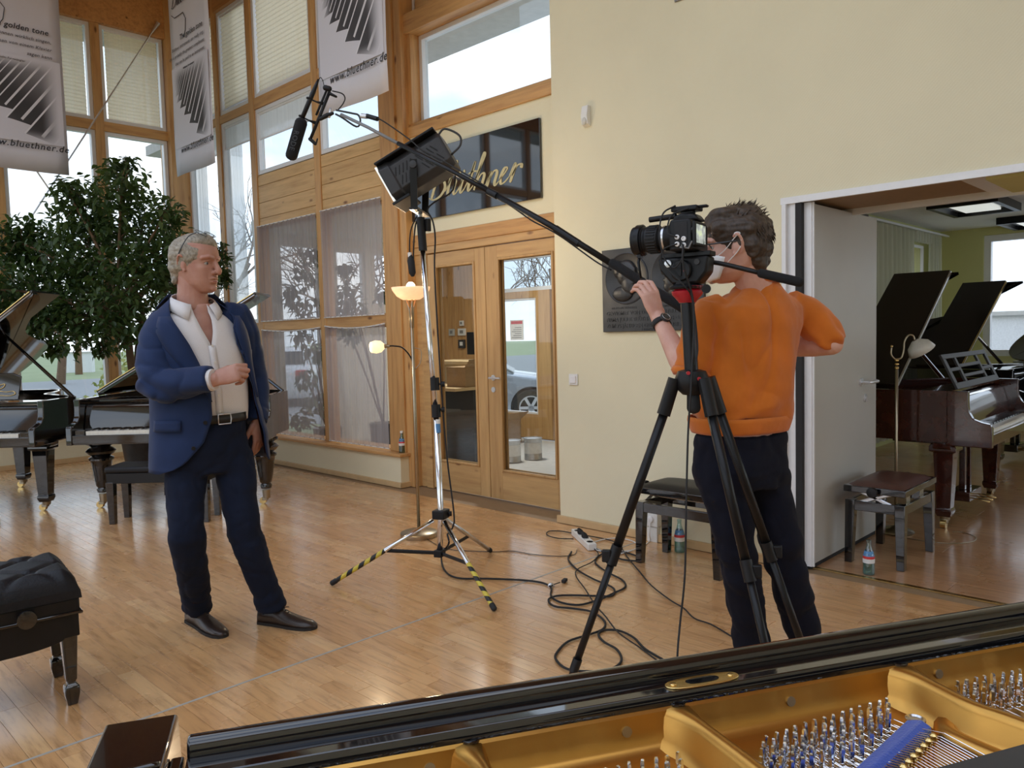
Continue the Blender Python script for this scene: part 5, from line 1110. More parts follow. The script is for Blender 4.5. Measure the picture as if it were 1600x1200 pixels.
def cb(m, nm, mat, par, o=None, **k):
    ks = 1.0 if o is None else 1.08
    m.v = [tuple((o if o is not None else hc) + CM @ (V(p)*ks)) for p in m.v]; return m.build(nm, mat, par, world=True, **k)
cb(MB().prism([(-.05, -.055), (.035, -.055), (.075, -.01), (.085, .03), (-.085, .03), (-.08, -.02)], (0, .07, 0), (0, -.035, 0), (1, 0, 0), (0, 0, 1)), 'fluid_head', 'black_plastic', tp, bevel=.008)
cb(MB().lathe([(.034, 0), (.034, .010), (.030, .014), (.028, .014)], (0.0, .035, -.012), 24, (0, 1, 0)), 'tilt_drag_dial', 'black_satin', tp, smooth=40); cb(MB().bx(-.004, .004, .049, .054, -.03, .012), 'dial_grip', 'black_plastic', tp)
cb(MB().lathe([(.004, 0), (.004, .002)], (-.014, .0495, -.014), 10, (0, 1, 0)), 'red_mark', 'red_plastic', tp); cb(MB().lathe([(.012, 0), (.012, .006), (.006, .007)], (.045, .035, .012), 16, (0, 1, 0)), 'head_bolt', 'steel', tp, smooth=40); cb(MB().lathe([(.009, 0), (.009, .005)], (-.05, .035, .012), 16, (0, 1, 0)), 'head_bolt', 'dark_grey', tp, smooth=40)
cb(MB().bx(-.09, .075, -.026, .026, .03, .046), 'quick_plate', 'black_satin', tp, bevel=.003); cb(MB().lathe([(.008, 0), (.008, .02), (.014, .022), (.014, .034)], (-.075, .03, -.075), 12, (-.4, 1, 0)), 'pan_lock_knob', 'black_plastic', tp, smooth=40)
ph = [T(1104, 412), T(1122, 411, 2.49), T(1190, 427, 2.42)]; MB().tube(smooth_path(ph, 5), .0075, 10).build('pan_handle', 'black_satin', tp, True, world=True); MB().limb([T(1189, 427, 2.42), T(1250, 441, 2.36)], [.0142, .0148], 14).build('handle_grip', 'black_foam', tp, True, world=True)
# camera body
cc = hc + Z*.106 + CM @ V((-.01, 0, 0))
cm_ = thing('video_camera', 'black interchangeable-lens camera with flip screen mounted on the tripod', 'camera', tuple(cc-Z*.055))
C_ = lambda m, nm, mat, par=None, **k: cb(m, nm, mat, par or cm_, cc, **k)
body = C_(MB().prism([(-.036, -.054), (.034, -.054), (.036, .02), (.030, .036), (-.028, .036), (-.036, .02)], (0, .138, 0), (0, -.069, 0), (1, 0, 0), (0, 0, 1)), 'camera_body', 'black_plastic', bevel=.006)
C_(MB().prism([(-.045, .033), (.042, .033), (.034, .052), (.010, .058), (-.028, .054)], (0, .064, 0), (0, -.032, 0), (1, 0, 0), (0, 0, 1)), 'prism_hump', 'black_plastic', bevel=.008)
C_(MB().ring_loft([[(x, -.07+y, z) for y, z in ((0, -.05), (.035, -.05), (.04, .02), (.0, .02))] for x in (.03, .06)]), 'hand_grip', 'black_rubber', bevel=.008)
ln = C_(MB().lathe([(.035, .033), (.036, .05), (.0375, .055), (.0375, .075), (.034, .078), (.034, .082), (.040, .088), (.041, .125), (.0385, .128), (.0385, .135), (.0425, .138), (.0425, .170), (.038, .171), (.036, .15), (.001, .148)], (0, 0, -.008), 32, (1, 0, 0)), 'lens', 'black_plastic', smooth=40)
C_(MB().lathe([(.0381, .0665), (.0385, .070), (.0381, .0735)], (0, 0, -.008), 32, (1, 0, 0), cap=False), 'lens_ring', 'steel', ln, smooth=True); C_(MB().lathe([(.0355, .149), (.02, .151), (.001, .152)], (0, 0, -.008), 24, (1, 0, 0)), 'front_glass', 'car_glass', ln, smooth=True)
m = MB()
for k in range(28): m.box((.106, .0415*math.cos(k*PI/14), -.008+.0415*math.sin(k*PI/14)), (.028, .003, .003))
C_(m, 'focus_ring_ribs', 'black_rubber', ln)['kind'] = 'stuff'
C_(MB().lathe([(.044, .140), (.048, .142), (.048, .158), (.044, .160)], (0, 0, -.008), 28, (1, 0, 0), cap=False).bx(.145, .156, .0, .02, -.062, -.05), 'follow_focus_ring', 'black_satin', ln, smooth=40)
C_(MB().tube([(.15, .012, -.055), (.152, .02, -.075), (.14, .03, -.125)], [.005, .005, .0035], 8), 'focus_lever', 'black_satin', ln, smooth=True)
hp = C_(MB().bx(-.018, .020, -.014, .014, .057, .064), 'hot_shoe_mount', 'black_satin', bevel=.002); C_(MB().bx(-.035, .045, -.03, .026, .064, .079).bx(-.06, -.02, -.010, .010, .071, .079), 'wireless_receiver', 'black_plastic', bevel=.004)
C_(MB().cyl((.03, .02, .052), (.115, .015, .050), .0085, 12), 'shoe_rod', 'black_satin', smooth=40)
sc_ = C_(MB().bx(-.056, -.046, .01, .098, -.046, .022), 'flip_screen', 'black_plastic', bevel=.003); C_(MB().bx(-.0575, -.056, .018, .090, -.038, .014), 'screen_image', 'lcd', sc_); C_(MB().tube([(-.038, .069, .0), (-.048, .072, .0)], .01, 8), 'screen_hinge', 'black_plastic', sc_)
C_(MB().tube([(-.036, .069, -.03), (-.025, .0705, -.05), (.0, .071, -.045)], .003, 6), 'strap_stub', 'grey_plastic')
for x, z in ((-.012, -.022), (.008, -.016), (.008, -.036), (-.012, -.040)): C_(MB().lathe([(.007, 0), (.007, .006), (.004, .007), (.0035, .004)], (x, .069, z), 12, (0, 1, 0)), 'port_cover', 'white_gloss', smooth=40)
C_(MB().bx(-.022, .018, .069, .0705, -.048, .026), 'port_panel', 'black_rubber', bevel=.002)
cp = lambda *p: cc + CM @ (V(p)*1.06)
for i, pts in enumerate(([cp(.03, .026, .083), cp(.06, .05, .06), cp(.062, .075, .0), cp(.05, .075, -.07), cp(.02, .07, -.105), cp(-.01, .073, -.07), cp(-.008, .078, -.036)], [cp(-.01, .03, .07), cp(.03, .06, .05), cp(.035, .078, .0), cp(.008, .078, -.016)], [cp(.008, .078, -.036), cp(.05, .075, -.05), cp(.055, .07, -.09), cp(-.01, .065, -.16), T(1082, 470, 2.46), T(1090, 540, 2.46), T(1086, 570, 2.44)])):
    C_ and MB().tube(smooth_path(pts, 6), .0027, 6).build('camera_lead', 'black_rubber', cm_, True, world=True)
cable('black cable hanging straight down beside the tripod column to the floor', [cp(-.012, .078, -.04), cp(-.012, .08, -.10), T(1084, 480, 2.45), T(1080, 600, 2.44), T(1075, 680, 2.44), T(1072, 800, 2.42), T(1070, 900, 2.42), T(1062, 980, 2.42), T(1058, 1040, 2.40), gnd(1056, 1195, .01), gnd(1075, 1225, .006)], .0032, 'black_rubber', name='hanging_cable')
# boom pole and microphone
BD = lambda x: 1/(.2564+(x-525)/550*(.3390-.2564))
Bp = lambda x, y: at(x, y, BD(x))
bm_ = thing('boom_pole', 'long black telescopic boom pole reaching over the man from the left hand of the cameraman', 'pole', tuple(Bp(800, 322)))
bm_['label'] = 'long black boom pole held up by the cameraman, reaching across to the microphone'
MB().tube([Bp(533, 179), Bp(575, 199), Bp(640, 234)], .008, 10).build('tip_section', 'grey_plastic', bm_, True, world=True)
MB().tube([Bp(622, 224), Bp(700, 264), Bp(775, 305)], .0105, 10).build('pole_section', 'black_satin', bm_, True, world=True); MB().cyl(Bp(763, 299), Bp(777, 306), .0165, 12).build('pole_clamp', 'black_plastic', bm_, 40, world=True)
MB().tube([Bp(772, 303), Bp(860, 352), Bp(965, 418)], .013, 10).build('pole_section', 'black_satin', bm_, True, world=True); MB().cyl(Bp(868, 357), Bp(905, 381), .0155, 12).build('pole_sleeve', 'black_satin', bm_, 40, world=True)
MB().limb([Bp(957, 411), Bp(1003, 441)], [.0185, .019], 14).build('foam_grip', 'black_foam', bm_, True, world=True); MB().limb([Bp(1022, 454), Bp(1080, 489)], [.019, .0195], 14).build('foam_grip', 'black_foam', bm_, True, world=True); MB().tube([Bp(1000, 439), Bp(1030, 457)], .014, 10).build('pole_section', 'black_satin', bm_, True, world=True)
MB().tube(smooth_path([Bp(1080, 489), Bp(1100, 501), Bp(1118, 512)], 3), .012, 10).build('pole_end', 'black_satin', bm_, True, world=True)
bc = thing('boom_cable', 'thin black cable clipped along the boom pole behind the microphone', 'cable', tuple(Bp(700, 255)))
MB().tube(smooth_path([Bp(586, 184), Bp(600, 190), Bp(640, 218), Bp(660, 235), Bp(690, 250), Bp(760, 292), Bp(778, 310), Bp(800, 323), Bp(830, 344), Bp(855, 357), Bp(880, 372), Bp(930, 408), Bp(955, 422)], 5), .0032, 6).build('wire', 'black_rubber', bc, True, world=True); MB().cyl(Bp(573, 181), Bp(590, 186), .011, 12).build('connector', 'black_plastic', bc, 40, world=True); MB().cyl(Bp(565, 181), Bp(574, 182), .012, 12).build('connector_sleeve', 'alu', bc, 40, world=True)
DM = 3.9; Mi = lambda x, y, d=DM: at(x, y, d)
mc = thing('shotgun_microphone', 'black shotgun microphone with foam windshield on the tip of the boom', 'microphone', tuple(Mi(475, 190)))
MB().tube([Mi(497.5, 124), Mi(494, 133), Mi(489.5, 144), Mi(482, 161), Mi(471, 188)], [.005, .009, .0115, .0115, .0115], 12).build('mic_tube', 'black_satin', mc, True, world=True)
wsd = MB().limb([Mi(470.5, 192), Mi(455.5, 243)], [.031, .030], 20).build('windshield', 'black_foam', mc, True, world=True)
ax = (Mi(455, 246)-Mi(471, 188)).normalized(); nn = (-FW - ax*(-FW).dot(ax)).normalized(); vv = nn.cross(ax)
textmb('RODE', .036, Mi(466, 207)+nn*.0305-vv*.010, ax, vv, .0008, space=1.1).build('lettering', 'dark_grey', wsd, world=True)
mt = MB().tube([Mi(515, 143), Mi(485, 218)], .0085, 8).build('mount_bar', 'black_plastic', mc, True, world=True); MB().tube([Mi(510, 142), Mi(494, 180)], .006, 8).build('mount_rail', 'black_plastic', mc, True, world=True)
MB().limb([Mi(508, 137), Mi(515, 139)], [.014, .014], 10).build('mount_cap', 'black_plastic', mc, True, world=True); MB().limb([Mi(517, 147), Mi(525, 151)], [(.008, .012), (.006, .010)], 8).build('thumb_screw', 'black_plastic', mc, True, world=True)
for a, b_ in (((483, 154), (505, 162)), ((471, 182), (493, 192))):
    MB().tube([Mi(*a), Mi((a[0]+b_[0])/2, (a[1]+b_[1])/2+1), Mi(*b_)], [.004, .004, .009], 8).build('shock_clip', 'black_plastic', mc, True, world=True); MB().lathe([(.0135, -.004), (.0155, 0), (.0135, .004)], Mi(*a), 14, tuple(ax)).build('clip_ring', 'black_plastic', mc, True, world=True)
MB().limb([Mi(484, 217), Mi(493, 225)], [.009, .008], 8).build('mount_foot', 'black_plastic', mc, True, world=True); MB().limb([Mi(494, 224), Mi(496, 217)], [.004, .004], 8).build('mount_hook', 'black_plastic', mc, True, world=True)
MB().limb([Mi(500, 186), Mi(512, 180), Mi(520, 177)], [.010, .0125, .008], 10).build('swivel_joint', 'black_plastic', mc, True, world=True); MB().cyl(Mi(514, 184), Mi(517, 169), .007, 10).build('swivel_screw', 'alu', mc, True, world=True)
MB().tube(smooth_path([Mi(498, 125), Mi(501, 121), Mi(505, 128), Mi(507, 140)], 5), .002, 6).build('mic_lead', 'black_rubber', mc, True, world=True); MB().tube(smooth_path([Mi(519, 142), Mi(534, 146), Mi(539, 153), Mi(536, 162), Mi(528, 172)], 5), .0032, 6).build('mic_lead', 'black_rubber', mc, True, world=True)
MB().tube(smooth_path([Mi(525, 172), Mi(550, 177), Mi(560, 180), Mi(563, 190), Mi(557, 198), Mi(535, 184), Mi(524, 178)], 4), .005, 6).build('pole_bracket', 'dark_grey', mc, True, world=True)

# ================================================================== ANNEX AND VESTIBULE CONTENTS
for i, (x0, x1, y0, y1, lb_) in enumerate(((8.50, 9.45, 1.88, 2.50, 'nearer black framed ceiling light in the back room'), (10.55, 11.45, 1.75, 2.35, 'farther black framed ceiling light in the back room near the window'))):
    t = thing('ceiling_light', lb_, 'ceiling light', ((x0+x1)/2, (y0+y1)/2, 2.6), 0, 'ceiling lights of the back room')
    MB().bx(x0, x1, y0, y0+.05, 2.52, 2.6).bx(x0, x1, y1-.05, y1, 2.52, 2.6).bx(x0, x0+.05, y0+.05, y1-.05, 2.52, 2.6).bx(x1-.05, x1, y0+.05, y1-.05, 2.52, 2.6).build('frame', 'black_satin', t, world=True)
    MB().bx(x0+.05, x1-.05, y0+.05, y1-.05, 2.57, 2.58).build('reflector', 'alu', t, world=True); MB().bx(x0+.15, x1-.15, y0+.15, y1-.15, 2.54, 2.565).build('diffuser', 'led_panel', t, world=True)
def drape(y, x0, x1, z0, z1, label, waves):
    o = thing('curtain', label, 'curtain', ((x0+x1)/2, y, z0), 0, 'grey-green curtains in the back room'); rows = []; n = waves*8
    for k in range(7):
        t = k/6; rows.append([(x0+(x1-x0)*j/n, y+.05*math.sin(2*PI*waves*j/n+.8*math.sin(j*.37))*(.5+.5*t), z1+(z0-z1)*t) for j in range(n+1)])
    MB().grid(rows).build('cloth', 'drape', o, True, world=True); return o
drape(3.10, 7.6, 10.05, .1, 2.50, 'grey-green curtain left of the small garden window', 17); drape(3.10, 10.72, 11.1, .1, 2.50, 'narrow grey-green curtain right of the small garden window', 4)
o = thing('curtain', 'short grey-green valance curtain above the small garden window', 'curtain', (10.4, 3.12, 2.4), 0, 'grey-green curtains in the back room')
MB().grid([[(10.05+.67*j/40, 3.10+.04*math.sin(j*1.0), z) for j in range(41)] for z in (2.50, 2.45, 2.38)]).build('cloth', 'drape', o, True, world=True)
cr_ = thing('curtain_rail', 'white curtain rail on the left wall of the back room', 'rail', (9.3, 3.1, 2.53)); MB().bx(6.5, 11.4, 3.07, 3.10, 2.51, 2.53).build('rail', 'alu_white', cr_, world=True); MB().bx(6.5, 11.4, 3.10, 3.2, 2.53, 2.545).build('rail_bracket', 'alu_white', cr_, world=True)
# reception desk
rd = thing('reception_desk', 'reception desk with pale wooden counter seen through the left door', 'desk', (5.75, 6.5, 0))
MB().bx(5.45, 5.95, 6.18, 7.0, .80, .835).build('counter_top', 'counter_wood', rd, world=True, bevel=.004); MB().bx(5.75, 5.92, 6.22, 7.0, 0, .80).build('side_panel', 'dark_grey', rd, world=True)
MB().bx(6.15, 6.62, 6.55, 7.5, 1.05, 1.09).build('counter_shelf', 'counter_wood', rd, world=True, bevel=.004); MB().bx(6.20, 6.58, 6.62, 7.45, .2, 1.05).build('back_panel', 'counter_wood', rd, world=True); MB().bx(6.20, 6.24, 6.58, 6.62, 0, 1.05).build('desk_post', 'dark_grey', rd, world=True)
for i, (y, z, w_, h_, mt_, lb_) in enumerate(((8.30, 1.565, .075, .075, 'white_plastic', 'small white wall plate on the vestibule boards, topmost'), (8.30, 1.44, .15, .10, 'white_plastic', 'white thermostat with a dark display on the vestibule boards'), (8.52, 1.44, .11, .10, 'panel_grey', 'beige blank wall plate left of the thermostat'), (8.31, 1.27, .13, .12, 'dark_grey', 'dark blue square keypad below the thermostat'))):
    t = thing('wall_control', lb_, 'wall control', (7.5, y, z)); MB().bx(7.475, 7.503, y-w_/2, y+w_/2, z-h_/2, z+h_/2).build('housing', mt_, t, world=True, bevel=.003); MB().bx(7.47, 7.476, y-w_*.25, y+w_*.2, z-h_*.2, z+h_*.25).build('display', 'grey_plastic' if i < 3 else 'paper', t, world=True)
mn = thing('computer_monitor', 'black monitor standing on the reception counter', 'monitor', (6.40, 6.75, 1.09)); MB().bx(6.37, 6.41, 6.58, 6.98, 1.16, 1.43).build('screen', 'black_plastic', mn, world=True, bevel=.004); MB().cyl((6.40, 6.78, 1.09), (6.40, 6.78, 1.2), .02).build('stand', 'black_plastic', mn, world=True); MB().bx(6.30, 6.50, 6.68, 6.88, 1.09, 1.10).build('foot', 'black_plastic', mn, world=True)
for i, (x, y, lb_) in enumerate(((6.03, 5.93, 'left of two tin paint cans on the vestibule floor'), (6.30, 5.86, 'right of two tin paint cans on the vestibule floor'))):
    t = thing('paint_can', lb_, 'paint can', (x, y, 0), 0, 'paint cans on the vestibule floor'); MB().lathe([(.098, 0), (.102, .004), (.102, .012), (.099, .016), (.099, .225), (.103, .23), (.103, .24), (.096, .24), (.094, .233), (.001, .233)], (0, 0, 0), 28).build('can', 'tin', t, 40); MB().lathe([(.0995, .07), (.0995, .19)], (0, 0, 0), 28, cap=False).build('label', 'paper', t, True)
    MB().tube([(.104*math.cos(a), .104*math.sin(a), .20-.05*math.sin(a)) for a in [PI*k/12 for k in range(13)]], .002, 5).build('wire_handle', 'steel', t)
nt_ = thing('door_notice', 'white notice with red heading stuck on the outer door pane', 'notice', (7.49, 7.26, 1.3)); MB().bx(7.535, 7.537, 7.13, 7.38, 1.31, 1.58).build('sheet', 'paper', nt_, world=True); MB().bx(7.533, 7.535, 7.15, 7.36, 1.525, 1.565).build('red_heading', 'red_ink', nt_, world=True)
for k in range(6): MB().bx(7.533, 7.535, 7.17, 7.35-.03*(k % 3), 1.34+k*.027, 1.346+k*.027).build('print_line', 'dark_grey', nt_, world=True)
bx_ = thing('cardboard_box', 'open cardboard box on the vestibule floor behind the right door', 'box', (6.9, 7.1, 0)); MB().bx(6.6, 7.2, 6.9, 7.5, 0, .30).build('carton', 'cardboard', bx_, world=True); MB().prism([(0, 0), (.6, 0), (.6, .2), (0, .2)], (0, 0, .01), (6.6, 6.9, .30), (1, 0, 0), (0, -.7, .5)).build('flap', 'cardboard', bx_, world=True)
bx_ = thing('cardboard_box', 'grey-brown cardboard box on the reception counter behind the door handle', 'box', (5.75, 6.35, .835)); MB().bx(5.62, 5.90, 6.20, 6.50, .837, 1.05).build('carton', 'cardboard', bx_, world=True); MB().prism([(0, 0), (.28, 0), (.28, .12), (0, .12)], (0, 0, .006), (5.62, 6.20, 1.05), (1, 0, 0), (0, -.6, .6)).build('flap', 'cardboard', bx_, world=True)

# ================================================================== PEOPLE
def horiz(r, f): return (hr*r+hf*f).normalized()
def ell(c, s, f, a, b, n=28, p=2.3):
    out = []
    for j in range(n):
        t = 2*PI*j/n; ct, st = math.cos(t), math.sin(t)
        out.append(c + s*(a*math.copysign(abs(ct)**(2/p), ct)) + f*(b*math.copysign(abs(st)**(2/p), st)))
    return out
def hand(mb, W, d, nrm, th, size=1.0, curl=(55, 60, 35), thumb=(.55, .5), spread=.0):
    """palm and five jointed fingers: W wrist, d along the hand, nrm out of its back, th towards the thumb side"""
    d = d.normalized(); nrm = (nrm-d*nrm.dot(d)).normalized(); th = (th-d*th.dot(d)-nrm*th.dot(nrm)).normalized(); k = size
    mb.tube([W-d*.02*k, W+d*.01*k, W+d*.045*k, W+d*.082*k, W+d*.092*k], [(.028*k, .020*k), (.029*k, .019*k), (.038*k, .017*k), (.040*k, .015*k), (.034*k, .009*k)], 16, ref=th)
    for i, (o, l, r, dd) in enumerate(((.030, (.042, .026, .020), .0088, .088), (.010, (.047, .030, .021), .0092, .092), (-.010, (.043, .028, .020), .0088, .088), (-.029, (.034, .021, .017), .0078, .080))):
        p = W + d*(dd-.018)*k + th*o*k; q = d + th*(spread*(1.5-i)*.1); q.normalize(); P = [p]; R = [r*1.1*k]
        cs_ = curl[i] if isinstance(curl[0], (tuple, list)) else curl; p = p + q*.018*k; P.append(p); R.append(r*1.12*k); ang = 0
        for m_, (L_, c_) in enumerate(zip(l, cs_)):
            ang += math.radians(c_); v = q*math.cos(ang) - nrm*math.sin(ang); p = p+v*L_*k; P.append(p); R.append(r*(1.0, .93, .80)[m_]*k)
        mb.limb(P, R, 10)
    t0 = W + d*.022*k + th*.026*k - nrm*.006*k; v1 = (d*.70+th*thumb[0]-nrm*.35).normalized(); v2 = (d*.85+th*thumb[1]*.4-nrm*.45).normalized(); v3 = (d*.95-th*.15-nrm*.35).normalized()
    mb.limb([t0-d*.01*k, t0+v1*.038*k, t0+v1*.038*k+v2*.030*k, t0+v1*.038*k+v2*.030*k+v3*.024*k], [.0150*k, .0125*k, .0108*k, .0092*k], 10)
HP = [  # z, front y, back y, half width
 (-.117, .070, .030, .024), (-.112, .080, .006, .034), (-.100, .088, -.020, .044), (-.085, .088, -.040, .054), (-.068, .091, -.058, .061), (-.045, .093, -.074, .066), (-.025, .091, -.086, .069),
 (0, .089, -.096, .0715), (.022, .094, -.102, .073), (.04, .098, -.103, .0745), (.06, .095, -.101, .0745), (.08, .086, -.095, .072), (.098, .069, -.081, .063), (.110, .047, -.060, .049), (.118, .020, -.032, .028)]
def head_mesh(mb, H, sc_, neck_to, neck_r):
    """head in its own frame (x = person's right, y = face, z = up), H maps it to the place"""
    K = lambda x, y, z: H @ V((x*sc_, y*sc_, z*sc_))
    rings = []
    for z, yf, yb, hw in HP:
        c = (yf+yb)/2; b_ = (yf-yb)/2; ring = []
        for j in range(32):
            t = 2*PI*j/32; x = hw*math.copysign(abs(math.cos(t))**.88, math.cos(t)); y = c+b_*math.copysign(abs(math.sin(t))**.92, math.sin(t)); ring.append(K(x, y, z))
        rings.append(ring)
    mb.ring_loft(rings)
    mb.limb([K(0, .088, .018), K(0, .101, -.004), K(0, .112, -.026), K(0, .110, -.034)], [.0095*sc_, .0108*sc_, .0138*sc_, .0128*sc_], 10)          # nose
    for s in (-1, 1):
        mb.limb([K(s*.017, .0835, .008), K(s*.031, .0855, .0125), K(s*.047, .0755, .008)], [.0035*sc_, .0045*sc_, .0035*sc_], 8)
        mb.ball(K(s*.013, .099, -.033), .0092*sc_, 10, 8)
        mb.limb([K(s*.012, .094, .026), K(s*.034, .089, .031), K(s*.055, .070, .024)], [.0085*sc_, .0085*sc_, .008*sc_], 8)                     # brow
        for a, r in ((0, .0), ):
            e = [K(s*(.076+.012*math.sin(u)), -.008-.016*math.cos(u*1.0)*.9 - .006, .004+.031*math.sin(u-.2)) for u in [PI*(-.45+1.25*k/10) for k in range(11)]]
        mb.limb(e, [.0055*sc_]*11, 8); mb.ball(K(s*.074, -.006, -.004), (.008*sc_, .014*sc_, .024*sc_), 10, 8, H.to_3x3()); mb.ball(K(s*.076, .0, -.028), (.005*sc_, .008*sc_, .009*sc_), 8, 6, H.to_3x3())
    mb.limb([K(-.024, .086, -.060), K(-.010, .0945, -.056), K(0, .0955, -.0575), K(.010, .0945, -.056), K(.024, .086, -.060)], [.0045*sc_, .0060*sc_, .0060*sc_, .0060*sc_, .0045*sc_], 8)
    mb.limb([K(-.020, .086, -.0725), K(0, .0945, -.0725), K(.020, .086, -.0725)], [.0045*sc_, .0072*sc_, .0045*sc_], 8)
    mb.ball(K(0, .086, -.100), (.018*sc_, .010*sc_, .013*sc_), 10, 8, H.to_3x3())
    a = K(0, -.018, -.05); mb.limb([K(0, -.02, -.02), a.lerp(neck_to, .45), neck_to], [neck_r*.95, neck_r, neck_r*1.12], 20)
def sculpt(mb, H, sc_):
    Hi = H.inverted(); q = np.array([Hi @ V(p) for p in mb.v])/sc_; amt = np.zeros(len(q))
    g = lambda c, r: np.exp(-(((q-np.array(c))/np.array(r))**2).sum(1))
    for s in (-1, 1):
        amt += .0045*g((s*.050, .068, -.018), (.018, .03, .016)); amt += .003*g((s*.052, .03, -.082), (.02, .03, .018)); amt -= .0065*g((s*.032, .088, .004), (.018, .03, .011)); amt -= .004*g((s*.006, .105, -.040), (.005, .008, .004)); amt -= .0025*g((s*.032, .085, -.048), (.006, .03, .02))
        amt += .0015*g((s*.03, .088, -.012), (.02, .02, .004))
    amt -= .0035*g((0, .094, -.0645), (.016, .02, .0022)); amt -= .003*g((0, .092, -.086), (.02, .02, .006))
    return push(mb, amt*sc_)
def eyes(par, H, sc_, look=(0, 1, 0)):
    for s in (-1, 1):
        c = H @ V((s*.032*sc_, .0698*sc_, .004*sc_)); e = MB().ball(c, (.0115*sc_), 16, 12).build('eye', 'eye_white', par, True, world=True)
        MB().ball(c+(H.to_3x3() @ V((0, .0082*sc_, -.0005))), (.0055*sc_, .0052*sc_, .0055*sc_), 12, 8).build('iris', 'iris', e, True, world=True)
def trousers(waist, s, f, hips, knees, ankles, rw, rh, mat, par, seed, wr=.012):
    m = MB(); c = waist
    m.ring_loft([ell(c+Z*.02, s, f, rw[0], rw[1]), ell(c-Z*.05, s, f, rw[0]*1.03, rw[1]*1.04), ell(c-Z*.12, s, f, rw[0]*1.06, rw[1]*1.1), ell(c-Z*.18, s, f, rw[0]*1.0, rw[1]*1.0), ell((hips[0]+hips[1])/2-Z*.07, s, f, rw[0]*.75, rw[1]*.8)])
    for h, k, a in zip(hips, knees, ankles):
        m.tube([h+Z*.03, h-Z*.05, h.lerp(k, .45), k.lerp(h, .1), k.lerp(a, .12), k.lerp(a, .5), k.lerp(a, .86), a, a-Z*.012], [rh[0]*.9, rh[0], rh[0]*.90, rh[1]*1.03, rh[1], rh[1]*.93, rh[2]*1.02, rh[2]*1.06, rh[2]*1.02], 22)
    r = remesh(m, .011, 6); P = r.np
    amt = fold_noise(P, (7, 7, 13), seed)*wr*.7 - creases(P, (6, 6, 5), seed+11)*.006 - creases(P, (9, 9, 12), seed+15)*.004
    for h, k, a in zip(hips, knees, ankles):
        near_ = lambda c, rr: np.exp(-(((P-np.array(c))/np.array(rr))**2).sum(1))
        ph_ = P[:, 2]*95 + fold_noise(P, (9, 9, 3), seed+3)*5
        amt += np.sin(ph_)*.0045*near_(a+Z*.06, (.12, .12, .08)); amt += np.sin(P[:, 2]*55+fold_noise(P, (9, 9, 3), seed+5)*5)*.0045*near_(k, (.12, .12, .10))
    amt += np.sin(P[:, 2]*48+P[:, 0]*30)*.003*np.exp(-((P[:, 2]-hips[0].z+.06)/.06)**2)
    return push(r, amt).build('trousers', mat, par, True, world=True)
def shoe(heel, toe, par, mat='shoe_leather', h=.105, w=.045):
    d = (toe-heel); d.z = 0; L_ = d.length; d.normalize(); s = V((-d.y, d.x, 0)); rings = []
    prof = [(-.02, .028, .075), (0, .034, .095), (.12, .036, h), (.30, .037, h*.98), (.42, .040, .078), (.58, .046, .060), (.74, .047, .048), (.88, .040, .040), (.97, .025, .030), (1.0, .008, .018)]
    for t, ww, hh in prof:
        c = V((heel.x, heel.y, 0))+d*(L_*t); rings.append([c + s*(ww*math.cos(a)) + Z*(.012+max(0, math.sin(a))**.8*(hh-.012) if math.sin(a) > 0 else .012) for a in [2*PI*j/18 for j in range(18)]])
    sh_ = MB().ring_loft(rings).build('shoe', mat, par, True, world=True)
    so_ = MB().ring_loft([[V((heel.x, heel.y, 0))+d*(L_*t)+s*(ww*1.06*y)+Z*z for y, z in ((-1, 0), (1, 0), (1, .014), (-1, .014))] for t, ww, hh in prof]); so_.build('sole', 'sole', sh_, world=True)
    lc_ = MB()
    for k in range(4):
        c = V((heel.x, heel.y, 0))+d*(L_*(.40+.055*k)); z = .083-.009*k; lc_.tube([c-s*.02+Z*(z-.006), c+Z*(z+.004), c+s*.02+Z*(z-.006)], .0022, 5)
    lc_.tube([V((heel.x, heel.y, 0))+d*(L_*.40)+Z*.088, V((heel.x, heel.y, 0))+d*(L_*.44)+s*.035+Z*.080], .002, 5)
    tag(lc_.build('laces', 'black_rubber', sh_, world=True), None, None, kind='stuff')
    return sh_
def frame(o, face, tilt=0):
    f = (face+Z*math.sin(tilt)).normalized(); r = f.cross(Z).normalized(); u = r.cross(f); m = M((r, f, u)).transposed().to_4x4(); m.translation = o; return m
def noisehair(m, vox, amp, sc3, H, seed, sm=3):
    r = remesh(m, vox, sm); Hi = H.inverted(); q = np.array([Hi @ V(p) for p in r.v]); return push(r, fold_noise(q, sc3, seed)*amp + fold_noise(q, tuple(x*2.3 for x in sc3), seed+9)*amp*.5)

# ------------------------------------------------------------------ the man in the blue jacket
D0 = 3.62; Q = lambda x, y, d=D0: at(x, y, d)
mn_s, mn_f = horiz(.74, .67), horiz(.67, -.74)
man = thing('person', 'man in a blue jacket and dark jeans standing with glasses pushed up on grey hair', 'person', tuple(gnd(385, 985)))
Hm = frame(Q(306, 414, 3.60), horiz(.965, -.26), -.04); HS = 1.09
skull = MB(); head_mesh(skull, Hm, HS, Q(301, 482, 3.62), .066)
sk = sculpt(remesh(skull, .0028, 9), Hm, HS)
arm = MB(); W = Q(337, 593, 3.37); E_ = Q(241, 604, 3.42)
arm.limb([E_, E_.lerp(W, .35), W], [.045, .044, .030], 16)
hand(arm, W, (RT*.90+UP*.32+FW*.12), -FW*.9+UP*.35, UP*.8+FW*.3, 1.10, ((38, 78, 50), (48, 82, 50), (56, 84, 50), (62, 84, 50)), (.35, .1))
ah = remesh(arm, .0034, 3)
hl = MB(); WL = Q(402, 660, 3.80); hl.limb([Q(398, 590, 3.86), WL], [.044, .030], 14); hand(hl, WL, -Z+RT*.05, RT*.8-FW*.3, -FW, 1.05, (22, 30, 20)); h2 = remesh(hl, .0040, 3)
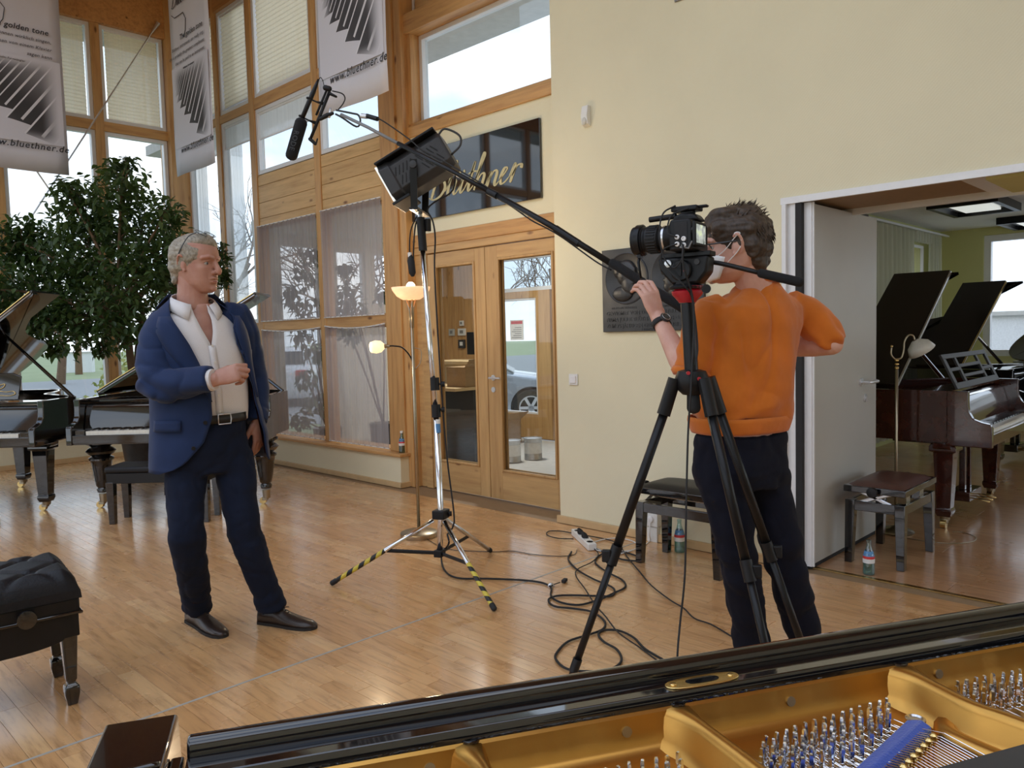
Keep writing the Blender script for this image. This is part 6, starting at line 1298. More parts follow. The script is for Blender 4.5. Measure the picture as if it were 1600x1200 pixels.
tor = MB(); tor.ring_loft([ell(Q(316, y, D0), mn_s, mn_f, a, b) for y, a, b in ((715, .12, .09), (700, .14, .10), (640, .14, .105), (580, .15, .11), (530, .145, .10), (505, .108, .075), (490, .072, .058), (475, .058, .054))])
tor.limb([Q(262, 512, 3.55), E_], [.045, .04], 14); tor.limb([Q(362, 510, 3.73), Q(398, 590, 3.86)], [.045, .04], 14)
rf0, rf1, lf0, lf1 = gnd(299, 970), gnd(351, 997), gnd(409, 972), gnd(494, 983)
hipR, hipL = Q(290, 715, 3.56), Q(366, 712, 3.68); kR, kL = Q(292, 838, 3.52), Q(380, 828, 3.66); aR, aL = rf0+(rf1-rf0)*.22+Z*.085, lf0+(lf1-lf0)*.20+Z*.085
for h, k, a in ((hipR, kR, aR), (hipL, kL, aL)): tor.limb([h, k, a], [.07, .05, .035], 14)
tb2 = remesh(tor, .012, 2)
body = MB(); [body.add(x.v, x.f) for x in (sk, ah, h2, tb2)]; bo = body.build('body', 'skin_man', man, True, world=True)
eyes(man, Hm, HS)
K = lambda x, y, z: Hm @ V((x*HS, y*HS, z*HS))
MB().limb([K(-.013, .0945, -.0700), K(0, .0985, -.0705), K(.013, .0945, -.0700)], [.0025, .0035, .0025], 8).build('lips', 'lips', bo, True, world=True)
hm = MB(); R3 = Hm.to_3x3(); hb_ = lambda c, r: hm.ball(K(*c), tuple(x*HS for x in r), 24, 16, R3)
hb_((0, -.017, .037), (.0875, .103, .096)); hb_((0, -.062, -.002), (.070, .054, .062)); hb_((0, -.074, -.045), (.056, .034, .038)); hb_((0, .026, .090), (.064, .064, .040))
for s in (-1, 1): hb_((s*.064, -.022, .018), (.020, .046, .045)); hb_((s*.070, .008, .030), (.010, .034, .032))
for k in range(5): hb_((-.05+.025*k, -.088+.02*abs(k-2)*.5, -.068), (.014, .014, .016))
noisehair(hm, .0038, .006, (18, 8, 30), Hm, 3).build('hair', 'hair_grey', man, True, world=True)
gl = MB()
for s in (-1, 1):
    gl.tube(smooth_path([K(s*(.030+.026*math.cos(a)), .050+.020*math.sin(a), .130-.012*math.sin(a)) for a in [2*PI*k/12 for k in range(13)]], 3), .0016, 6)
    gl.tube(smooth_path([K(s*.057, .048, .128), K(s*.078, .025, .110), K(s*.088, -.005, .060), K(s*.087, -.025, .02)], 5), .0022, 6)
gl.tube([K(-.006, .052, .132), K(.006, .052, .132)], .0016, 6)
g_ = gl.build('glasses_frame', 'iris', man, True, world=True)
for s in (-1, 1): MB().ring_loft([[K(s*(.030+.024*r*math.cos(a)), .050+.018*r*math.sin(a), .130-.012*r*math.sin(a)) for a in [2*PI*k/14 for k in range(14)]] for r in (1, .02)], cap=False).build('lens', 'pane', g_, world=True)
trousers(Q(322, 662, D0), mn_s, mn_f, (hipR, hipL), (kR, kL), (aR, aL), (.178, .130), (.096, .079, .070), 'jeans_navy', man, 2)
shoe(rf0, rf1, man); shoe(lf0, lf1, man)
# shirt, belt
def tring(z, px_, a, b, d=D0, n=36, p=2.3): 
    o = Q(px_, 500, d); return ell(V((o.x, o.y, z)), mn_s, mn_f, a, b, n, p)
SZ = [(1.03, 318, .178, .138, 0), (1.08, 317, .186, .146, 0), (1.2, 315, .196, .150, 0), (1.33, 311, .205, .150, 0), (1.385, 309, .207, .146, .5), (1.44, 307, .200, .136, 6), (1.50, 304, .160, .118, 12), (1.535, 302, .115, .098, 17), (1.57, 302, .088, .084, 24)]
def spt(z, phi, lift=0):
    for i in range(len(SZ)-1):
        if z <= SZ[i+1][0]: break
    a, b_ = SZ[i], SZ[i+1]; t = min(1, max(0, (z-a[0])/(b_[0]-a[0]))); px_, A, B, g = (a[k]+(b_[k]-a[k])*t for k in (1, 2, 3, 4)); o = Q(px_, 500, D0); ph_ = g + phi*(360-2*g); ph_ = math.radians(ph_)
    p = V((o.x, o.y, z))+mn_s*((A+lift)*math.sin(ph_))+mn_f*((B+lift)*math.cos(ph_)); w_ = noise.noise(V((p.x*12, p.y*12, p.z*5)))*.007*(1 if z < 1.4 else .3); return p+mn_f*w_
MB().grid([[spt(1.03+.54*k/30, j/48) for j in range(49)] for k in range(31)]).build('shirt', 'shirt', man, True, world=True, solid=.002)
co = MB()   # collar: two stiff leaves round the neck, open in front
nb = Q(302, 474, 3.61); nb.z = 1.575
for s in (-1, 1):
    rows = []
    for i in range(9):
        t = i/8; a = PI*(.5+.5) - s*0; ph_ = PI - t*(PI*.86); dirv = (mn_s*(s*math.sin(ph_))+mn_f*math.cos(ph_)); r0 = .086
        c = nb + dirv*r0*(1+.12*t) + Z*(.056-.066*t**1.4); dn = -Z*(.040+.030*t**3) + dirv*(.018+.012*t) + mn_s*(s*.012*t**3)
        rows.append([c, c+dn*.5+dirv*.004, c+dn])
    co.grid(rows)
co.build('collar', 'shirt', man, True, world=True, solid=.003)
MB().grid([[spt(1.05+.33*k/10, .0, .003)+mn_s*x+mn_f*(.002-abs(x)*.15) for x in (-.016, 0, .016)] for k in range(11)]).build('placket', 'shirt', man, True, world=True, solid=.002)
for k in range(5): MB().lathe([(.0055, 0), (.0055, .002), (.002, .002)], spt(1.08+.075*k, .0, .007), 10, tuple(mn_f)).build('shirt_button', 'ivory', man, 40, world=True)
bl = MB(); o = Q(319, 660, D0); bl.grid([ell(V((o.x, o.y, 1.028)), mn_s, mn_f, .190, .148, 36), ell(V((o.x, o.y, 1.066)), mn_s, mn_f, .190, .148, 36)], True); bt_ = bl.build('belt', 'belt', man, True, world=True, solid=.004)
bc_ = V((o.x, o.y, 1.047))+mn_f*.154+mn_s*.035; MB().tube([bc_+mn_s*x+Z*z for x, z in ((-.028, -.022), (.028, -.022), (.031, 0), (.028, .022), (-.028, .022), (-.028, -.022))], .0032, 8).build('buckle', 'steel', bt_, True, world=True)
# jacket: an open shell with front edges, solidified; sleeves welded on
JZ = [(.815, 311, .246, .192, -70, 74), (.83, 311, .247, .193, -52, 70), (.86, 312, .248, .194, -38, 66), (.95, 313, .246, .194, -19, 62), (1.06, 314, .238, .190, -10, 58), (1.18, 313, .230, .178, -9, 54), (1.30, 311, .228, .166, -17, 43), (1.39, 309, .238, .162, -24, 32), (1.46, 307, .236, .152, -32, 29), (1.51, 305, .203, .134, -42, 44), (1.55, 303, .150, .114, -56, 64), (1.582, 302, .112, .098, -76, 80), (1.60, 302, .094, .090, -96, 84)]
def jpt(z, phi, lift=0.0):
    for i in range(len(JZ)-1):
        if z <= JZ[i+1][0]: break
    a, b_ = JZ[i], JZ[i+1]; t = min(1, max(0, (z-a[0])/(b_[0]-a[0]))); px_, A, B = (a[k]+(b_[k]-a[k])*t for k in (1, 2, 3))
    o = Q(px_, 500, D0); ph_ = math.radians(phi); fl2 = .04*max(0, (phi-40)/30)**1.0*max(0, (1.2-z)/.4) if phi > 40 else 0
    return V((o.x, o.y, z)) + mn_s*((A+lift+fl2)*math.sin(ph_)) + mn_f*((B+lift+fl2*.5)*math.cos(ph_))
def jedge(z):
    for i in range(len(JZ)-1):
        if z <= JZ[i+1][0]: break
    a, b_ = JZ[i], JZ[i+1]; t = min(1, max(0, (z-a[0])/(b_[0]-a[0]))); return a[4]+(b_[4]-a[4])*t, a[5]+(b_[5]-a[5])*t
rows = []; zs = [.815+(1.60-.815)*k/40 for k in range(41)]
for z in zs:
    e0, e1 = jedge(z); row = []
    for j in range(73):
        phi = e0 - (360-(e1-e0))*j/72; ph2 = phi if phi > -180 else phi+360
        p = jpt(z, ph2); q = noise.noise(V((p.x*9, p.y*9, p.z*5)))*.008 + noise.noise(V((p.x*4, p.y*4, p.z*14+5)))*.007*(1 if z < 1.4 else .3)+.004
        rad = V((p.x, p.y, 0))-V((Q(310, 500).x, Q(310, 500).y, 0)); row.append(p+rad.normalized()*q)
    rows.append(row)
jk = MB().grid(rows).build('jacket', 'suit_blue', man, True, world=True, solid=.006)
slv = MB(); C0 = E_.lerp(W, .93)
slv.tube([Q(272, 492, 3.57), Q(257, 502, 3.54), Q(247, 522, 3.51), Q(241, 562, 3.46), E_+Z*.012, E_.lerp(W, .10)-Z*.004, E_.lerp(W, .45), E_.lerp(W, .75), C0], [.050, .068, .079, .078, .077, .075, .070, .064, .060], 22)
slv.tube([Q(350, 486, 3.69), Q(366, 492, 3.73), Q(378, 515, 3.77), Q(388, 555, 3.82), Q(397, 592, 3.86), Q(402, 630, 3.84), WL], [.055, .074, .079, .072, .068, .060, .054], 20)
sr = remesh(slv, .008, 5); P = sr.np
el = np.exp(-(((P-np.array(E_))/np.array((.13, .13, .10)))**2).sum(1)); amt = fold_noise(P, (9, 9, 16), 8)*.008 - creases(P, (6, 6, 8), 21)*.007 + el*np.sin((P @ np.array(RT*30+UP*70))+fold_noise(P, (8, 8, 8), 2)*4)*.008
push(sr, amt).build('sleeves', 'suit_blue', jk, True, world=True)
# shirt cuff
MB().tube([C0-(W-E_).normalized()*.01, C0+(W-E_).normalized()*.014], [.050, .046], 20).build('shirt_cuff', 'shirt', man, 40, world=True)
# lapels, collar, pocket, buttons, lining
def lapel(side, zs_, wmax):
    rows = []
    for i, z in enumerate(zs_):
        t = i/(len(zs_)-1); e = jedge(z)[0 if side < 0 else 1]; w_ = wmax*(math.sin(min(1, t*1.18)*PI*.5)**1.0)*(1 if t < .80 else 1-(t-.80)/.20*.35)
        rows.append([jpt(z, e+side*w_*k/3*(1), .010+.006*math.sin(PI*k/3)) for k in range(4)])
    return MB().grid(rows).build('lapel', 'suit_blue', jk, True, world=True, solid=.004)
lapel(-1, [1.13+.035*k for k in range(12)], 30); lapel(1, [1.13+.035*k for k in range(12)], 22)
def jcollar():
    rows = []
    for k in range(21):
        phi = -88-184*k/20 - 10; ph2 = phi if phi > -180 else phi+360; rows.append([jpt(1.60, ph2, .006)+Z*.022, jpt(1.585, ph2, .016)+Z*.012, jpt(1.555, ph2, .020)])
    return MB().grid(rows).build('jacket_collar', 'suit_blue', jk, True, world=True, solid=.004)
jcollar()
def patch(z0, z1, a0, a1, nm, mat, lift=.011): return MB().grid([[jpt(z0+(z1-z0)*i/3, a0+(a1-a0)*j/8, lift) for j in range(9)] for i in range(4)]).build(nm, mat, jk, True, world=True, solid=.003)
patch(1.005, 1.055, -78, -42, 'pocket_flap', 'suit_blue'); patch(1.335, 1.355, 34, 58, 'breast_pocket', 'suit_blue')
for z in (1.04, .93): 
    p = jpt(z, jedge(z)[0]-6, .009); MB().lathe([(.009, 0), (.009, .003), (.003, .003)], p, 12, tuple(mn_f-mn_s*.3)).build('button', 'black_plastic', jk, 40, world=True)
for k in range(3): MB().lathe([(.006, 0), (.006, .003), (.002, .003)], C0-(W-E_).normalized()*(.02+.018*k)-FW*.058-Z*.022, 10, tuple(-FW)).build('cuff_button', 'black_plastic', jk, 40, world=True)
MB().grid([[jpt(z, jedge(z)[1]+a, -.010) for a in (2, 12, 25)] for z in [.85+.04*k for k in range(10)]]).build('lining', 'lining', jk, True, world=True)

# ------------------------------------------------------------------ the cameraman
D1 = 2.72; N = lambda x, y, d=D1: at(x, y, d)
cm_f = horiz(-.45, .89); cm_s = horiz(-.89, -.45)      # facing; his left
cmn = thing('person', 'cameraman in an orange sweater and white face mask seen from behind at the tripod', 'person', tuple(gnd(1235, 1112)))
Hc = frame(N(1153, 386, 2.68), horiz(-.90, .43), -.05); HC = 1.02
skull = MB(); head_mesh(skull, Hc, HC, N(1186, 462, 2.72), .058); sk = sculpt(remesh(skull, .0026, 9), Hc, HC)
EL, WR = N(1077, 588, 2.65), N(1027, 494, 2.82)
arm = MB(); arm.limb([EL+(EL-WR).normalized()*.005, EL.lerp(WR, .28), EL.lerp(WR, .7), WR], [.040, .042, .031, .026], 18)
axp = (Bp(1080, 489)-Bp(957, 411)).normalized()
hand(arm, WR, UP*.93-RT*.30+FW*.12, -FW*.86+RT*.42, RT*.75+UP*.25, 1.02, ((20, 42, 35), (24, 46, 35), (26, 46, 35), (22, 44, 30)), (.2, .1), .6)
ah = remesh(arm, .0032, 3)
ER, WR2 = N(1298, 536, 2.76), N(1208, 546, 2.97)
a2 = MB(); a2.limb([ER+RT*.008, ER.lerp(WR2, .3), WR2], [.042, .043, .028], 16); hand(a2, WR2, -RT*.8+FW*.35, UP*.8-FW*.4, FW, 1.0, (55, 60, 40)); ar2 = remesh(a2, .0045, 3)
tor = MB(); tor.ring_loft([ell(N(x, y), cm_s, cm_f, a, b) for x, y, a, b in ((1160, 760, .12, .09), (1158, 700, .15, .105), (1162, 620, .14, .10), (1170, 540, .155, .105), (1178, 490, .15, .09), (1184, 462, .07, .06))])
tor.limb([N(1115, 495, 2.68), EL], [.038, .036], 14); tor.limb([N(1248, 490, 2.80), ER], [.038, .036], 14)
fL0, fL1, fR0, fR1 = gnd(1205, 1125), gnd(1160, 1085), gnd(1297, 1118), gnd(1245, 1078)
hL, hR = N(1128, 728, 2.68), N(1194, 726, 2.76); kL2, kR2 = N(1151, 862, 2.68), N(1222, 866, 2.76); aL2, aR2 = gnd(1188, 1108)+Z*.07, gnd(1279, 1100)+Z*.07
for h, k, a in ((hL, kL2, aL2), (hR, kR2, aR2)): tor.limb([h, k, a], [.06, .045, .032], 12)
tb2 = remesh(tor, .012, 2)
body = MB(); [body.add(x.v, x.f) for x in (sk, ah, ar2, tb2)]; bo = body.build('body', 'skin_young', cmn, True, world=True); eyes(cmn, Hc, HC)
K = lambda x, y, z: Hc @ V((x*HC, y*HC, z*HC)); R3 = Hc.to_3x3()
hm = MB(); hb_ = lambda c, r: hm.ball(K(*c), tuple(x*HC for x in r), 24, 16, R3)
hb_((0, -.010, .042), (.0830, .108, .095)); hb_((0, -.060, -.004), (.068, .052, .066)); hb_((0, -.066, -.052), (.050, .034, .040)); hb_((0, .035, .087), (.074, .070, .050)); hb_((-.03, .030, .105), (.045, .06, .030)); hb_((.03, .030, .105), (.045, .06, .030)); hb_((0, .066, .072), (.066, .040, .032)); hb_((0, -.01, .105), (.06, .075, .034))
for s in (-1, 1): hb_((s*.066, -.026, .052), (.020, .052, .030)); hb_((s*.069, .018, .036), (.010, .012, .040)); hb_((s*.062, .045, .064), (.022, .034, .030)); hb_((s*.060, -.056, .0), (.016, .028, .05))
hr_ = noisehair(hm, .0036, .007, (24, 12, 34), Hc, 5).build('hair', 'hair_brown', cmn, True, world=True)
tf = MB(); r3 = random.Random(4)
for k in range(520):
    th_ = r3.uniform(0, 2*PI); el_ = r3.uniform(-.35, 1.5); d = V((math.cos(el_)*math.cos(th_), math.cos(el_)*math.sin(th_), math.sin(el_)))
    if d.y > .35 and d.z < .5: continue
    if abs(d.x) > .6 and -.5 < d.z < .12 and d.y > -.55: continue
    c = V((0, -.012, .040)) + V((d.x*.084, d.y*.104, d.z*.094)); fl3 = V((r3.uniform(-.4, .4), -.35+r3.uniform(-.6, .3), r3.uniform(-.2, .5))); L3 = r3.uniform(.014, .030)*(1.5 if d.z > .8 else 1)
    if d.z > .5 and r3.random() < .55: continue
    t1 = (d*.35+fl3*.8).normalized() if d.z > .55 else (d*.22+V((0, -.25, -.9))).normalized(); p0 = c-d*.006
    tf.tube([K(*p0), K(*(p0+t1*L3*.55+d*.004)), K(*(p0+t1*L3))], [.0024, .0018, .0004], 4)
tag(tf.build('hair_tufts', 'hair_brown', hr_, True, world=True), None, None, kind='stuff')
# mask
def skin_at(th_, z, out):
    for i in range(len(HP)-1):
        if z <= HP[i+1][0]: break
    t = min(1, max(0, (z-HP[i][0])/(HP[i+1][0]-HP[i][0]))); yf, yb, hw = (HP[i][k]+(HP[i+1][k]-HP[i][k])*t for k in (1, 2, 3)); c = (yf+yb)/2; b_ = (yf-yb)/2
    sn, cs2 = math.sin(th_), math.cos(th_); return V(((hw+out)*math.copysign(abs(sn)**.88, sn), c+(b_+out)*max(0, cs2)**.92, z))
rows = []
for i in range(11):
    t = i/10; row = []
    for j in range(21):
        u = -1+2*j/20; z = (-.006-.030*abs(u)**1.3)*(1-t) + (-.114+.010*abs(u)**1.5)*t; p = skin_at(u*1.36, max(-.116, z), .014+.005*(1-abs(u))+.010*t*abs(u))
        p.y += (.030*math.exp(-((t-.36)/.26)**2)+.012*math.sin(PI*t))*max(0, 1-abs(u)*1.5)**.8; row.append(K(*p))
    rows.append(row)
mk_ = MB().grid(rows).build('face_mask', 'mask', cmn, True, world=True, solid=.002)
for s in (-1, 1):
    MB().tube(smooth_path([K(s*.062, .068, -.035), K(s*.074, .03, -.012), K(s*.084, -.004, .022), K(s*.086, -.020, .030), K(s*.085, -.026, .010)], 5), .0016, 6).build('ear_loop', 'mask', mk_, True, world=True); MB().tube(smooth_path([K(s*.054, .062, -.095), K(s*.072, .025, -.055), K(s*.080, -.008, -.026), K(s*.085, -.022, -.008)], 5), .0016, 6).build('ear_loop', 'mask', mk_, True, world=True)
    MB().tube(smooth_path([K(s*(.0885), -.014+.009*math.cos(a), .034+.005*math.sin(a)) for a in [2*PI*k/8 for k in range(9)]], 3), .0018, 6).build('loop_toggle', 'white_gloss', mk_, True, world=True)
gl = MB()
for s in (-1, 1):
    gl.tube([K(s*(.034+.024*math.cos(a)), .101-.010*abs(math.cos(a))*(1 if math.cos(a) > 0 else 0), .006+.018*math.sin(a)) for a in [2*PI*k/14 for k in range(15)]], .0019, 6); gl.tube([K(s*.058, .094, .014), K(s*.078, .05, .012), K(s*.0825, -.010, .012)], .0028, 6)
gl.tube([K(-.010, .104, .010), K(.010, .104, .010)], .0018, 6); gl.build('glasses_frame', 'iris', cmn, True, world=True)
trousers(N(1157, 682), cm_s, cm_f, (hL, hR), (kL2, kR2), (aL2, aR2), (.168, .120), (.090, .070, .060), 'pants_navy', cmn, 6, .016)
shoe(fL0, fL1, cmn, 'black_rubber'); shoe(fR0, fR1, cmn, 'black_rubber')
sw_ = MB()
sw_.ring_loft([ell(N(x, y, d), cm_s, cm_f, a, b, 32, 2.5) for x, y, d, a, b in ((1156, 655, D1, .176, .128), (1157, 632, D1, .188, .138), (1163, 590, D1, .176, .130), (1169, 545, D1, .178, .128), (1176, 505, D1, .190, .126), (1180, 480, D1, .182, .112), (1184, 461, D1, .135, .090), (1186, 447, D1, .085, .072), (1187, 440, D1, .066, .062))])
sw_.tube([N(1130, 476, 2.69), N(1112, 486, 2.68), N(1102, 510, 2.67), N(1090, 545, 2.66), N(1082, 574, 2.655), N(1080, 584, 2.655)], [.055, .070, .075, .070, .066, .058], 20)
sw_.tube([N(1232, 470, 2.78), N(1256, 488, 2.80), N(1274, 504, 2.80), N(1288, 520, 2.785), N(1295, 530, 2.775), N(1290, 538, 2.785)], [.050, .063, .068, .066, .062, .056], 20)
sr = remesh(sw_, .0075, 5); P = sr.np; cx = P @ np.array(hr); cz = P[:, 2]; c0 = N(1165, 600).dot(hr)
u = cx-c0
amt = fold_noise(P, (8, 8, 3.0), 3)*.018 + fold_noise(P, (15, 15, 6), 7)*.007 - (creases(P, (7, 7, 2.2), 13)*.010 + creases(P, (9, 9, 4.5), 17)*.006)*np.exp(-(u/.15)**4)
amt += np.sin(u*62+fold_noise(P, (5, 5, 2.5), 9)*4)*.0055*np.exp(-((cz-1.36)/.12)**2)*np.exp(-(u/.14)**2)
amt += np.sin((cz*46-u*26)+fold_noise(P, (7, 7, 5), 5)*3)*.006*np.exp(-((cz-1.09)/.06)**2)
for c, rr in ((EL+Z*.05, .09), (ER, .10)):
    g = np.exp(-((P-np.array(c))**2).sum(1)/rr**2); amt += g*np.sin((P @ np.array(RT*70+UP*60))+fold_noise(P, (9, 9, 9), 1)*3)*.006
push(sr, amt); sw2 = sr.build('sweater', 'orange_sweater', cmn, True, world=True)
MB().grid([ell(N(1156, y), cm_s, cm_f, a, b, 40, 2.5) for y, a, b in ((648, .182, .134), (654, .184, .136), (668, .174, .128), (672, .170, .124))], True).build('hem_band', 'orange_sweater', sw2, True, world=True, solid=.004)
MB().tube([N(1187, 441)+p for p in [cm_s*(.068*math.cos(a))+cm_f*(.062*math.sin(a))+Z*(.006*-math.sin(a)) for a in [2*PI*k/24 for k in range(25)]]], [(.008, .011)]*25, 8).build('neck_band', 'orange_sweater', sw2, True, world=True)
for a, b_, r in ((N(1081, 576, 2.655), N(1079, 588, 2.655), .062),):
    MB().tube([a, a.lerp(b_, .5), b_], [r*.96, r*1.06, r*.9], 20, cap=False).build('rolled_cuff', 'orange_sweater', sw2, True, world=True, solid=.004)
# watch
fa = (EL-WR).normalized(); wc = WR+fa*.038; bk = (-FW*.86+RT*.42); bk = (bk-fa*bk.dot(fa)).normalized(); sd2 = fa.cross(bk)
w_t = MB().grid([[wc+fa*z+bk*(.027*math.cos(a))+sd2*(.032*math.sin(a)) for a in [2*PI*k/24 for k in range(24)]] for z in (-.010, .010)], True).build('watch', 'black_rubber', cmn, True, world=True, solid=.003)
MB().lathe([(.019, 0), (.020, .003), (.020, .008), (.017, .010), (.001, .0095)], wc+bk*.027, 24, tuple(bk)).build('watch_case', 'dark_grey', w_t, 40, world=True); MB().tube([wc+bk*.0375+(fa*math.cos(a)+sd2*math.sin(a))*.0155 for a in [2*PI*k/20 for k in range(21)]], .001, 5).build('bezel', 'steel', w_t, True, world=True)

# ================================================================== THE FICUS
TD = 8.55
fic = thing('potted_ficus', 'tall leafy ficus tree in a pot between the two pianos by the windows', 'plant', (3.35, 9.15, 0))
MB().lathe([(.17, 0), (.20, .02), (.24, .36), (.25, .38), (.25, .41), (.23, .41), (.22, .37), (.001, .36)], (3.35, 9.15, 0), 28).build('pot', 'bronze_dark', fic, 40, world=True)
tb0 = V((3.35, 9.15, .35))
CL = [(190, 300, 46), (182, 266, 22), (200, 255, 14), (130, 325, 48), (105, 300, 26), (60, 400, 60), (20, 385, 42), (140, 390, 72), (222, 360, 60), (252, 400, 48), (258, 335, 32), (60, 470, 62), (135, 470, 74), (205, 450, 68), (10, 485, 52), (110, 512, 46), (38, 516, 44), (185, 515, 36), (270, 440, 42), (345, 395, 20), (356, 432, 18), (325, 420, 24), (-45, 450, 60), (160, 545, 14), (84, 545, 14)]
rt = random.Random(21); clus = []
for x, y, r in CL:
    d = TD + rt.uniform(-.45, .45); c = at(x, y, d); clus.append((c, r*d/F_PX))
def clampw(p): return V((min(p.x, 4.12), min(p.y, 9.90), p.z))
br = MB(); trunk = [tb0, tb0+V((-.02, -.03, .45)), at(206, 575, TD), at(200, 520, TD)]
MB().tube(smooth_path(trunk, 5), [.055-.0013*k for k in range(16)], 10).build('trunk', 'bark', fic, True, world=True)
MB().tube(smooth_path([tb0+V((.05, .02, 0)), tb0+V((.06, .0, .5)), at(214, 560, TD+.1), at(225, 480, TD+.15)], 5), [.04-.001*k for k in range(16)], 8).build('trunk', 'bark', fic, True, world=True)
for c, r in clus:
    s = V(trunk[3])+V((rt.uniform(-.1, .1), rt.uniform(-.1, .1), rt.uniform(-.1, .3))); c = clampw(c)
    m = s.lerp(c, .5)+V((0, 0, .12)); P = smooth_path([s, m, c, c+(c-m).normalized()*r*.6], 4); br.tube(P, [.02*(1-k/len(P))+.003 for k in range(len(P))], 5)
    for k in range(5):
        e = clampw(c+V((rt.gauss(0, 1), rt.gauss(0, 1), rt.gauss(0, 1))).normalized()*r*.9); br.tube([c, c.lerp(e, .5)+V((0, 0, .04)), e-V((0, 0, .03))], [.006, .004, .002], 4)
br.build('branches', 'bark', fic, True, world=True)
LV = [(0, 0, 0), (.022, .03, .006), (.020, .06, .004), (0, .10, -.012), (-.020, .06, .004), (-.022, .03, .006), (0, .045, -.004)]; LF = [(0, 1, 6), (1, 2, 6), (2, 3, 6), (3, 4, 6), (4, 5, 6), (5, 0, 6)]
leaves = []
for (c, r) in clus:
    n = int(760*(r/.45)**2)+30
    for k in range(n):
        g = V((rt.gauss(0, 1), rt.gauss(0, 1), rt.gauss(0, 1))).normalized(); p = clampw(c + g*r*(rt.random()**.36)*rt.uniform(.75, 1.22))
        az = rt.uniform(0, 2*PI); dn = rt.uniform(-1.2, .3); y = V((math.cos(az)*math.cos(dn), math.sin(az)*math.cos(dn), math.sin(dn))); x = y.cross(Z).normalized(); x = (x+y.cross(x)*rt.uniform(-.7, .7)).normalized(); z = x.cross(y)
        m = M((x, y, z)).transposed().to_4x4(); m.translation = p; leaves.append((m, rt.uniform(.72, 1.15)))
leaves.sort(key=lambda q: (q[0].translation-CO).dot(FW)); l0 = None
bi = base_of(fic).inverted()
for m, s in leaves[0:4470:15]:
    if l0 is None: l0 = MB().add(LV, LF).build('leaf', 'ficus_leaf', fic, True); l0 = l0; o = l0; lm = l0.data
    else: o = bpy.data.objects.new('leaf', lm); COL.objects.link(o); o.parent = fic
    o.matrix_basis = bi @ m @ M.Scale(s, 4)
fm = MB(); pick = set(range(0, 4470, 15))
for i, (m, s) in enumerate(leaves):
    if i in pick: continue
    mm = m @ M.Scale(s, 4); fm.add([mm @ V(v) for v in LV], LF)
tag(fm.build('foliage', 'ficus_leaf', fic, True, world=True), None, None, kind='stuff')

# ================================================================== OUT OF DOORS
GZ = -.24
gp = MB().bx(-90, 4.3, 11.2, 160, GZ-.3, GZ).bx(8.2, 120, -60, 160, GZ-.3, GZ).bx(4.3, 8.2, 9.2, 160, GZ-.3, GZ).bx(-90, -6.6, -60, 11.2, GZ-.3, GZ)
struct('ground_lawn', gp, 'grass')
def strip(name, px4, mat, dz):
    a = [gnd(x, y, GZ) for x, y in px4]; struct(name, MB().prism([(p.x, p.y) for p in a], (0, 0, dz), (0, 0, GZ)), mat)
strip('ground_path', [(-420, 608), (330, 596), (330, 619), (-420, 632)], 'asphalt', .012)
struct('ground_forecourt', MB().bx(8.0, 60, -40, 40, GZ, GZ+.01), 'asphalt')
struct('ground_parking', MB().bx(-40, 4.0, 13.2, 20, GZ, GZ+.01), 'asphalt')
wl = thing('garden_wall', 'low white garden wall far beyond the lawn', 'wall', tuple(V((at(120, 562, 46).x, at(120, 562, 46).y, GZ))))
c = at(120, 562, 46); MB().box((c.x, c.y, (GZ+c.z+.4)/2), (1.9, .35, c.z+.4-GZ), M.Rotation(-.78, 3, 'Z')).build('render', 'render_white', wl, world=True); MB().box((c.x, c.y, c.z+.42), (2.0, .45, .08), M.Rotation(-.78, 3, 'Z')).build('coping', 'concrete', wl, world=True)
wl = thing('garden_wall', 'neighbouring white rendered wall outside the back-room window', 'wall', (17, 1.5, GZ)); MB().bx(17, 17.4, -9, 4.0, GZ, 1.5).build('render', 'render_white', wl, world=True); MB().bx(16.9, 17.5, -9, 4.0, 1.5, 1.58).build('coping', 'concrete', wl, world=True)
# bare trees
def bare_tree(seed):
    r = random.Random(seed); m = MB()
    def grow(p, d, L, rad, lev):
        q = p+d*L*.5+V((r.uniform(-.05, .05), r.uniform(-.05, .05), 0))*L; e = p+d*L; m.tube([p, q, e], [rad, rad*.8, rad*.6], 5 if lev < 2 else 3, cap=False)
        if lev >= 5: return
        for k in range(3 if lev < 4 else 2):
            a = V((r.gauss(0, 1), r.gauss(0, 1), r.gauss(.25, .6))).normalized(); grow(p.lerp(e, r.uniform(.55, 1)), (d*1.0+a*.85).normalized(), L*r.uniform(.62, .8), rad*.55, lev+1)
    grow(V((0, 0, 0)), V((0, 0, 1)), 2.6, .16, 0); return m
bts = [bare_tree(s) for s in (3, 8)]; protos = []
tspots = [(12.5, 27, 1.2), (16, 24, 1.0), (20, 31, 1.3), (10, 36, 1.2), (26, 34, 1.4), (5, 40, 1.3), (-2, 44, 1.2), (31, 27, 1.2), (14, 47, 1.3), (24, 20, 1.0), (-6, 33, 1.1), (3, 52, 1.1), (36, 38, 1.4), (20, 44, 1.0)]
for i, (x, y, s) in enumerate(tspots):
    if i < 2:
        t = thing('bare_tree', 'bare leafless tree outside the windows', 'tree', (x, y, GZ), 0, 'bare trees outside'); bts[i].build('branches', 'bark', t, True); protos.append(t)
    else: t = dup(protos[i % 2], (x, y, GZ), i*1.3)
    t.scale = (s, s, s)
